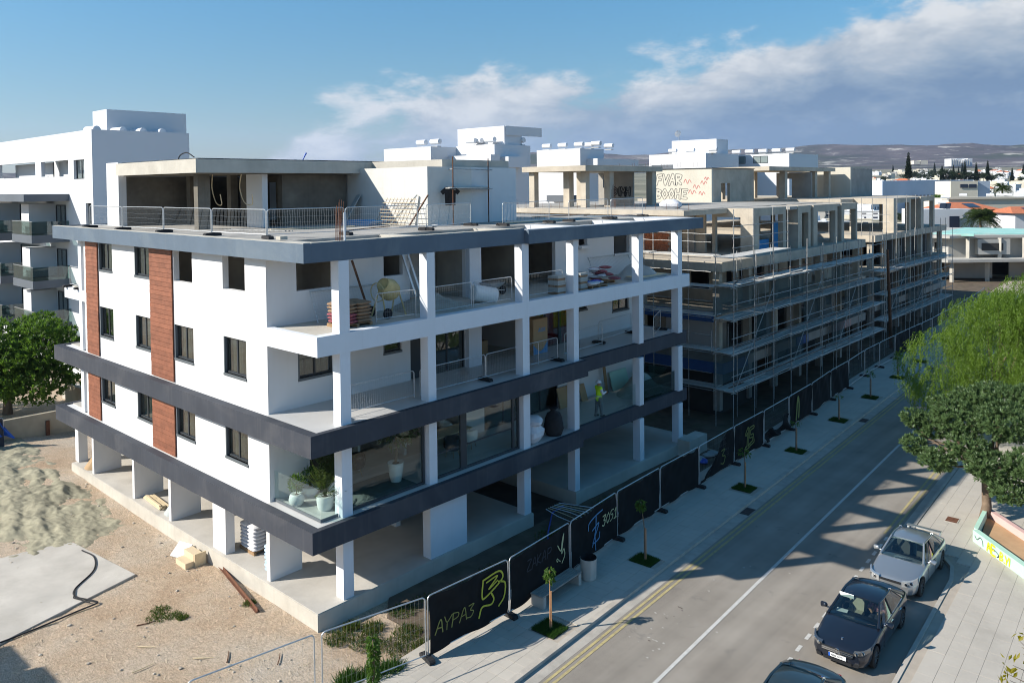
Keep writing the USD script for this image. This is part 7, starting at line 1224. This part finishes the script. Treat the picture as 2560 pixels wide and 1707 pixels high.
T = thing('dining_table', 'long pale wooden table behind the showroom glass', 'table', (-2.9, 8.6, z1)); MB().box(-3.4, -2.5, 7.5, 9.9, z1+.72, z1+.76).build('table_top', 'pale_timber', T)
for x, y in ((-3.3, 7.6), (-2.6, 7.6), (-3.3, 9.8), (-2.6, 9.8)): MB().tube([(x, y, z1+.72), (x, y, z1)], [.03, .02], 7).build('leg', 'oak', T)
# ------------------------------------------------------------------ roof clutter
zr = 12.96
T = thing('scaffold_tower', 'small scaffold tower with boards and hung clothes on the roof beside the cream wall', 'scaffolding', (-7.5, 14, zr))
SP = [(-5.9, 12.1), (-9.0, 14.2), (-6.9, 15.6), (-9.9, 17.2)]
for x, y in SP: MB().tube([(x, y, zr), (x, y, zr+3.35)], .03, 7).build('standard', 'rust', T)
for a, b in ((0, 1), (2, 3), (0, 2), (1, 3)):
    for z in (1.75, 2.75): MB().tube([(*SP[a], zr+z), (*(np.array(SP[b])+(np.array(SP[b])-SP[a])*.12), zr+z)], .025, 6).build('ledger', 'scaffold_steel', T)
for k in range(4): MB().frame_box((-5.6-.28*k, 11.6+.42*k, zr+1.8+.02*k), (-1.4, 4.2, 0), (-.22, -.07, 0), (0, 0, .045)).build('board', 'scaffold_board', T)
for k, (x, y, z, l) in enumerate(((-8.95, 14.0, 2.6, 'upper dark jacket hung on the roof scaffold tower'), (-6.3, 12.3, 1.35, 'lower dark jacket hung under the roof scaffold boards'))):
    c = thing('hung_jacket', l, 'jacket', (x, y, zr+z)); sh = sg.Polygon([(-.22, .5), (.22, .5), (.45, .3), (.36, .18), (.24, .28), (.22, -.35), (-.22, -.35), (-.24, .28), (-.36, .18), (-.45, .3)]); MB().slabwall(sh.buffer(.03), (x+.05, y-.05, zr+z), (.75, .65, 0), (0, 0, 1), .12).build('jacket', 'cloth_black', c)
for k, (x, y, a, L, mt, l) in enumerate(((-6.5, 9.2, 1.0, 2.6, 'steel', 'bundle of steel props lying by the cream wall'), (-10, 4.6, 1.3, 4.0, 'pale_timber', 'pale plank lying on the roof before the penthouse'), (-6.2, 5.9, 1.9, 3.6, 'rust', 'rusty bar lying across the roof'), (-5.6, 10.3, 2.2, 3.0, 'white_render', 'white board lying on the roof by the scaffold tower'), (-11.5, 3.2, .3, 3.5, 'scaffold_steel', 'grey tube lying near the left roof barriers'), (-4.9, 14.5, 1.5, 4.5, 'pale_timber', 'long plank lying along the right roof'), (-5.3, 19.5, 1.6, 4.2, 'tarp_grey', 'grey board lying along the far roof'), (-6.4, 16.5, 1.2, 3.8, 'scaffold_board', 'weathered plank lying in the middle of the right roof'), (-8.5, 21, 1.5, 5, 'old_timber', 'dark beam lying at the far end of the roof'))):
    T = thing('loose_plank', l, 'plank', (x, y, zr)); d = np.array([math.cos(a), math.sin(a), 0]); 
    for q in range(3 if k in (0, 4) else 1): MB().bar(np.array([x+.12*q, y+.1*q, zr+.04+.02*q]), np.array([x+.12*q, y+.1*q, zr+.05])+d*L, .22 if k not in (0, 2, 4) else .06, .04).build('plank', mt, T)
T = thing('rebar_mat', 'rusty steel mat leaning on the cream penthouse wall', 'steel mat', (-8.3, 10.6, zr))
for k in range(9): MB().tube([(-9.6+.28*k, 10.2, zr+.05), (-9.5+.27*k, 10.95, zr+1.35)], .012, 5).build('bar', 'rust', T)
for k in range(8): MB().tube([(-9.7, 10.2+.1*k, zr+.1+.17*k), (-7.2, 10.2+.1*k, zr+.1+.17*k)], .016, 5).build('bar', 'pale_timber', T)
for k, (x0, x1, l) in enumerate(((-8.5, -7.4, 'left grey board leaning steeply on the cream wall'), (-7.0, -6.6, 'dark board leaning at the corner of the cream wall'), (-12.3, -12.1, 'narrow grey panel leaning in the shade of the cream wall'))): T = thing('leaning_board', l, 'board', (x0, 10.4, zr)); MB().bar((x0, 10.2, zr), (x1, 11.1, zr+1.5), .12 if k < 2 else .45, .05).build('board', 'tarp_grey' if k != 1 else 'old_timber', T)
T = thing('sheet_stack', 'low stack of white and blue sheets on the roof by the cream wall', 'sheets', (-10.6, 10.0, zr))
for k in range(5): MB().box(-11.6+.04*k, -9.4+.05*k, 9.6+.03*k, 10.7, zr+.004+.05*k, zr+.05+.05*k).build('sheet', 'sack_white' if k % 2 else 'xps_blue', T)
for k, (x, y, s) in enumerate(((-14.5, 4.2, .9), (-13.2, 5.0, 1.2))):
    T = thing('hanging_cable', ('left' if k == 0 else 'right')+' loop of pale conduit hanging from the penthouse ceiling', 'cable', (x, y, 15.6)); MB().tube(curve([(x, y, 15.6), (x-.3*s, y+.1, 14.9), (x-.1*s, y+.2, 14.2), (x+.5*s, y+.2, 14.1), (x+.8*s, y, 14.6)]), .025, 6).build('conduit', 'pale_timber', T)
for k, (x, y) in enumerate(((-11.2, 37.0),)): T = thing('rubble_bag', 'white rubble bag on the roof of the graffiti building', 'bag', (-7.4, 34.6, 13.13)); MB().add(*pillow((-7.4, 34.6, 13.4), 1.5, 1.2, .8, 20, 9)).build('bag', 'sack_white', T, smooth=True)
# ------------------------------------------------------------------ things in the yard
sl = [(-8.9, -2.13), (-13.7, -2.7), (-16.5, -4.6), (-24, -8.2), (-17.5, -14), (-7.45, -7.15)]
T = thing('concrete_pad', 'pale concrete pad in the dirt yard at the left', 'concrete pad', (-13, -5, 0)); MB().prism(sl, -.3, .065).build('pad', 'slab_concrete', T)
look('sand_green', (.31, .285, .20), var=.28, scale=.8, rough=.95, bump=.8, bscale=9, stain=.6, staincol=(.19, .18, .12), sscale=1.6)
T = thing('sand_heap', 'wide greenish sand heap with ruts at the left of the podium', 'sand', (-18, -2, 0)); n = 120; xs = np.linspace(-31, -12.0, 2*n); ys = np.linspace(-6.8, .28, n); X, Y = np.meshgrid(xs, ys); q = np.stack([X*.5, Y*.7, 0*X], -1); ed = meshkit.fbm(q*1.3, 4, 77)-.5
e = np.clip(1-np.clip((X+19.2)/7.6, -.6, 9)**2-((Y+2.7)/(3.3+1.0*np.clip((-X-20)/8, 0, 1)))**2+1.1*ed, 0, 1); e = e*e*(3-2*e)
ru = np.sin((Y*3.6+X*1.1)*1.7+5*meshkit.fbm(q*.9, 3, 5)); Z = yardz(X, Y)-.035-.10*(e < .004)+e*(.10+.24*(meshkit.fbm(q*1.2, 6, 31)-.36)+.06*ru*meshkit.noise(q*1.6)+.22*(meshkit.fbm(q*2.3, 5, 41)-.5)+.16*np.abs(meshkit.fbm(q*2.6, 4, 13)-.5))+.10*(meshkit.fbm(q*9, 4, 8)-.5)*np.clip(e*3, 0, 1); i = np.arange(n*2*n).reshape(n, 2*n)[:-1, :-1].ravel(); MB().add(np.stack([X, Y, Z], -1).reshape(-1, 3), np.stack([i, i+1, i+1+2*n, i+2*n], 1)).build('heap', 'sand_green', T, smooth=True)
T = thing('cable', 'black cable snaking across the concrete pad', 'cable', (-8.5, -4, .07)); MB().tube(curve([(-12.6, -2.75, .09), (-11.6, -2.65, .09), (-10.4, -3.1, .09), (-9.4, -4.1, .09), (-8.75, -4.3, .09), (-8.0, -4.0, .09), (-7.75, -3.95, .06), (-7.7, -4.6, .05), (-7.55, -6.0, .05), (-7.5, -7.3, .06)]), .028, 7).tube([(-9.3, -4.15, .10), (-8.7, -4.4, .10), (-7.95, -4.12, .09)], .02, 6).build('cable', 'rubber', T)
p = at(1000/2.2178, 1000+800/2.2178, .05); T = thing('white_tile', 'white square panel propped against the podium', 'panel', (p[0], p[1], 0)); MB().frame_box((-9.45, -.5, .02), (.72, .2, 0), (-.2, .5, .36), (0, -.03, .05)).build('panel', 'white_render', T)
T = thing('stone_step', 'pale two-step block set against the podium', 'steps', (-8.2, -.2, 0)); look('pale_stone', (.62, .50, .33), var=.08, scale=2, rough=.85, bump=.15); MB().box(-8.72, -7.9, -.62, -.28, -.1, .22).build('lower_step', 'pale_stone', T); MB().box(-8.72, -7.9, -.28, .08, -.1, .46).build('upper_step', 'pale_stone', T); MB().box(-7.895, -7.83, -.26, .2, -.1, .49).build('side_board', 'pale_timber', T)
T = thing('steel_beam', 'long rusty steel beam lying beside the podium', 'beam', (-5, -1, 0)); a, b = at(500*1.0884, 1294*1.0884, .05), at(592*1.0884, 1405*1.0884, .05); MB().bar(a+[0, 0, .02], b+[0, 0, .0], .16, .015).bar(a+[0, 0, .09], b+[0, 0, .07], .02, .13).build('beam', 'rust', T)
T = thing('sack_pallet', 'pallet of white wrapped sacks behind the ground floor pillar', 'pallet', (at(626, 1376, G0)[0], at(626, 1376, G0)[1], G0)); c = T.loc+[0, .45, 0]; pallet(T, c, 1.1, 1.2)
for k in range(7):
    for i in range(2):
        for j in range(2): MB().add(*pillow(c+[-.27+.54*i, -.3+.6*j, .19+.14*k], .58, .62, .2, 4*math.sin(k+i), k+i+j)).build('sack', 'sack_white', T, smooth=True)
T = thing('bag_stack', 'stack of pale blue sacks beside the white wrapped pallet', 'sacks', (-4.2, 1.2, G0)); look('sack_sky', (.42, .56, .72), var=.2, scale=5, rough=.8)
for k in range(7): MB().add(*pillow((-4.1+.02*math.sin(k*4), 1.05, G0+.09+.14*k), .5, .7, .19, 4*math.cos(k*3), k)).build('sack', 'sack_sky', T, smooth=True)
T = thing('timber_bundle', 'bundle of pale timber battens on the podium edge', 'timber', (-13.6, .9, G0)); 
for k in range(9): MB().bar((-14.9+.03*k, .75+.11*(k % 4), G0+.04+.07*(k//4)), (-12.9+.08*math.sin(k*2), .62+.11*(k % 4), G0+.05+.07*(k//4)), .085, .055).build('batten', 'pale_timber', T)
heap('bag_pile', 'dark grey plastic rolls beside the timber bundle', 'bags', (-12.2, 1.0, G0), .55, .5, .55, 'tarp_grey', 3, rough=.6); heap('crumpled_sack', 'brown crumpled sack at the left end of the podium', 'sack', (-21.0, .75, G0), .5, .4, .5, 'cardboard', 5, rough=.7); heap('crumpled_sack', 'brown sack leaning behind the second blade wall', 'sack', (-18.3, 2.2, G0), .5, .6, 1.1, 'cardboard', 7, rough=.6)
for k in range(7):
    rg = np.random.default_rng(k+70); x, y = [(-5.2, -3.6), (-1.9, -3.2), (-.9, -2.6), (-2.6, -4.8), (-1.6, -5.4), (-3.9, -4.1), (.4, -1.6)][k]; a = rg.uniform(0, 3); T = thing('stick', f"{['short brown', 'pale bent', 'thin grey', 'dark forked', 'long brown', 'small pale', 'short dark'][k]} stick lying on the straw {['left of the grass tuft', 'below the rusty beam', 'near the podium corner', 'in the lower yard', 'in the middle of the lower yard', 'beside the pad', 'near the bare mesh fence'][k]}", 'stick', (x, y, .03)); MB().tube([(x, y, .03), (x+.3*math.cos(a), y+.3*math.sin(a), .035), (x+.62*math.cos(a+.06), y+.62*math.sin(a+.06), .03)], [.02, .018, .01], 6).build('stick', 'old_timber' if k % 2 == 0 else 'pale_timber', T)
look('wall_plaster', (.40, .35, .26), var=.14, scale=.8, rough=.95, bump=.3, stain=.5, staincol=(.25, .21, .16))
T = thing('boundary_wall', 'low rendered boundary wall behind the sand at the far left', 'wall', (-31, 3, 0)); 
for (a, b) in (((-31.3, -9), (-30.9, 2.6)), ((-30.9, 2.6), (-31.6, 14)), ((-38.5, 5.2), (-31.2, 5.2))): d = np.array([*b, 0.])-[*a, 0]; nn = np.cross(d/np.linalg.norm(d), (0, 0, 1.)); MB().frame_box((*a, -.2), d, -nn*.25, (0, 0, 1.62)).build('wall_run', 'wall_plaster', T)
MB().box(-31.0, -30.8, 1.6, 1.8, 0, .95).build('post', 'rust', T)
T = thing('block_wall', 'grey concrete block wall behind the boundary wall', 'wall', (-33, 9, 0)); MB().box(-38, -30, 12, 12.2, 0, 3.0).build('wall_run', 'shade_grey', T)
T = thing('tarp_screen', 'mesh fence hung with dark and bright blue tarpaulin at the left edge', 'screen', (-29.8, -1.2, 0)); pts, e, L = rounded_frame((-30.6, -4.4), (-29.9, -.9), .05, 1.9); MB().tube(pts, .022, 7).build('frame', 'galvanised', T)
V = [np.array([-30.6, -4.4, 0])+e*(L*u)+[.06+.06*math.sin(u*20+v*4), 0, .1+1.75*v] for v in np.linspace(0, 1, 9) for u in np.linspace(0, 1, 30)]; look('tarp_dark', (.03, .035, .05), var=.2, scale=3, rough=.6, bump=.2); look('tarp_blue', (.02, .10, .45), var=.2, scale=3, rough=.5, bump=.2); MB().add(V, [[j*30+i, j*30+i+1, (j+1)*30+i+1, (j+1)*30+i] for j in range(8) for i in range(29)]).build('dark_tarpaulin', 'tarp_dark', T, smooth=True)
V = [np.array([-29.95, -1.2, 0])+[.12*math.sin(u*9+v*5)+.25*u*(1-v), .75*u*(1.1-v)+.0, .75+1.15*v+.1*math.sin(u*5)] for v in np.linspace(0, 1, 9) for u in np.linspace(0, 1, 14)]; MB().add(V, [[j*14+i, j*14+i+1, (j+1)*14+i+1, (j+1)*14+i] for j in range(8) for i in range(13)]).build('blue_tarpaulin', 'tarp_blue', T, smooth=True)
rosette_tree('carob_tree', 'dense green tree behind the boundary wall at the left edge', (-38, 1.5, 0), [(-2.5, -2.5, 4.0, 2.3, 2.2, 1.9), (0, -1.0, 4.8, 2.6, 2.4, 2.0), (2.6, 1.5, 4.6, 2.3, 2.3, 1.9), (4.2, 3.0, 3.8, 1.8, 1.9, 1.6), (-1, .5, 3.0, 2.6, 2.4, 1.8), (2.0, -.6, 3.2, 2.4, 2.3, 1.8), (3.6, .8, 2.6, 1.9, 1.8, 1.4), (-4.2, -3.5, 3.4, 2.2, 2.2, 2.0), (.5, 1.8, 5.4, 1.7, 1.7, 1.3)], 5200, 23, 'leaf_carob', .30, 7, .28, 2.0, .4)
rosette_tree('carob_tree', 'second green tree at the extreme left edge below the glass balconies', (-41, -6.5, 0), [(0, 0, 3.8, 2.6, 2.6, 2.0), (-2, -1.5, 4.2, 2.4, 2.2, 1.8), (1.8, 1.2, 3.2, 2.0, 2.0, 1.7)], 2200, 24, 'leaf_carob', .30, 7, .26, 2.0, .4)
# car glimpsed behind the boundary wall
sedan('parked_car', 'dark car half hidden behind the boundary wall and the tree at the left', (-34.2, 7.4, .9), 60, 4.5, 1.78, 1.45, 'paint_navy', 'seat_grey', kind='b'); T = thing('parking_deck', 'pale raised parking deck behind the boundary wall', 'paving', (-36, 9, 0)); MB().box(-40, -31.6, 5.5, 12, -.1, .88).build('deck', 'slab_concrete', T)
# neighbouring house outside the frame whose shadow enters at the lower left
T = thing('neighbour_house', 'white house beyond the lower left edge whose shadow falls on the yard', 'house', (-16, -22, 0)); MB().box(-24, -13.9, -32, -16.6, -.2, 7.0).build('wall', 'white_render', T); MB().box(-13.9, -12.2, -32, -16.1, -.2, 7.0).build('wall', 'white_render', T); MB().box(-12.2, -11.0, -32, -16.3, -.2, 7.4).build('wall', 'white_render', T)
for k in range(3): window(T, -22.5+k*3, -21+k*3, 3.8, 5.2, 'x', -11.0) if False else MB().box(-22+k*2.6, -20.5+k*2.6, -16.6, -16.58, 3.8, 5.2).build('window', 'panel_blue', T)
# weeds and grass
def weeds(name, label, pts, n, hgt, mats, seed):
    rg = np.random.default_rng(seed); k = rg.integers(0, len(pts), n); B = np.array([p[:2] for p in pts])[k]; r = np.array([p[2] for p in pts])[k]; a = rg.uniform(0, 6.28, n); q = r*rg.random(n)**.7; P = np.stack([B[:, 0]+q*np.cos(a), B[:, 1]+q*np.sin(a), np.zeros(n)], 1); P[:, 2] = yardz(P[:, 0], P[:, 1])-.01
    T = thing(name, label, 'weeds', (*P.mean(0)[:2], 0), kind='stuff')
    for j, mt in enumerate(mats): s = np.arange(n) % len(mats) == j; m = MB(); leaves(m, P[s], np.stack([rg.normal(0, .5, s.sum()), rg.normal(0, .5, s.sum()), np.ones(s.sum())], 1), rg.normal(size=(s.sum(), 3)), rg.uniform(.4, 1.3, s.sum())*hgt, rg.uniform(.014, .03, s.sum())); m.build('blades', mt, T)
weeds('weed_patch', 'green and dry weeds between podium corner and bare mesh fence', [(.7, .5, .5), (1.5, 1.0, .6), (2.4, 1.6, .6), (1.0, 1.6, .4), (2.0, 2.3, .5), (.4, 1.2, .3), (3.0, 2.2, .4)], 3000, .20, ['leaf_grass', 'leaf_dry', 'leaf_dry'], 1)
weeds('weed_patch', 'green bush of weeds at the foot of the first black fence panel', [(3.3, .6, .35), (3.1, .1, .4), (2.8, -.6, .4)], 2600, .36, ['leaf_grass', 'leaf_grass'], 2)
weeds('weed_patch', 'dark weeds in the shade between podium and covered fence', [(1.2, 4.0, .7), (1.6, 5.5, .8), (1.5, 7.2, .8), (1.8, 9.0, .9), (1.0, 11.0, .7), (1.6, 13.5, .9), (.9, 15.5, .8), (1.3, 18.0, .9), (.9, 3.0, .5)], 3600, .15, ['leaf_grass', 'leaf_dry'], 3)
weeds('grass_tuft', 'thin green grass tuft in the middle of the straw yard', [(-5.6, -2.6, .35), (-5.2, -2.9, .4), (-4.9, -2.45, .3), (-4.55, -2.3, .2), (-3.6, -.3, .25)], 1500, .10, ['leaf_grass', 'leaf_dry'], 4)
weeds('weed_patch', 'low weeds along the foot of the black fence panels', [(4.25, 6.5, .2), (4.15, 7.8, .2), (3.9, 13.2, .25), (3.7, 14.3, .2), (3.2, 22, .2)], 900, .14, ['leaf_grass'], 5)
# loose cables and rubble at the pit
T = thing('cable_coil', 'tangle of pale conduit hanging from the podium by the third column', 'cable', (.2, 11.8, .3)); rg = np.random.default_rng(8)
for k in range(7): MB().tube([(-.1, 12.0+.5*k*.3, .6), (.4+.1*k, 12.2+.3*k, .35+.05*math.sin(k)), (1.0+.12*k, 12.6+.35*k, .08), (1.6+.1*k, 13.4+.3*k, .05)], .018, 5).build('conduit', 'pale_timber' if k % 2 else 'white_column', T)
T = thing('cable_coil', 'blue cable trailing out of the dirt pit beside the podium', 'cable', (.6, 11.4, .1)); MB().tube([(-.6, 13.9, .05), (-.4, 12.8, .1), (.3, 11.8, .15), (.9, 10.9, .05), (1.6, 10.2, .03)], .03, 6).build('cable', 'sack_blue', T)
T = thing('rubble', 'blue and grey rubble bags by the far podium block', 'rubble', (1.2, 24, 0))
for k in range(7): MB().add(*pillow((1.0+.5*rg.random(), 22.2+2.6*rg.random(), .12), .6, .4, .25, 60*k, k)).build('bag', 'sack_blue' if k == 2 else 'tarp_grey', T, smooth=True)
# tyres, rods and dishes on the penthouse roof
T = thing('hose', 'dark hose arching above the penthouse roof', 'hose', (-18.2, 5, PZ)); MB().tube(curve([(-19.0, 4.6, PZ+.02), (-18.8, 4.6, PZ+.4), (-18.2, 4.7, PZ+.55), (-17.6, 4.8, PZ+.3)]), .03, 7).build('hose', 'rubber', T)
T = thing('blue_pole', 'short blue pole sticking up on the penthouse roof', 'pole', (-12.6, 8.2, PZ)); MB().tube([(-12.6, 8.0, PZ), (-12.6, 8.25, PZ+.42)], [.02, .045], 7).build('pole', 'tarp_blue', T)
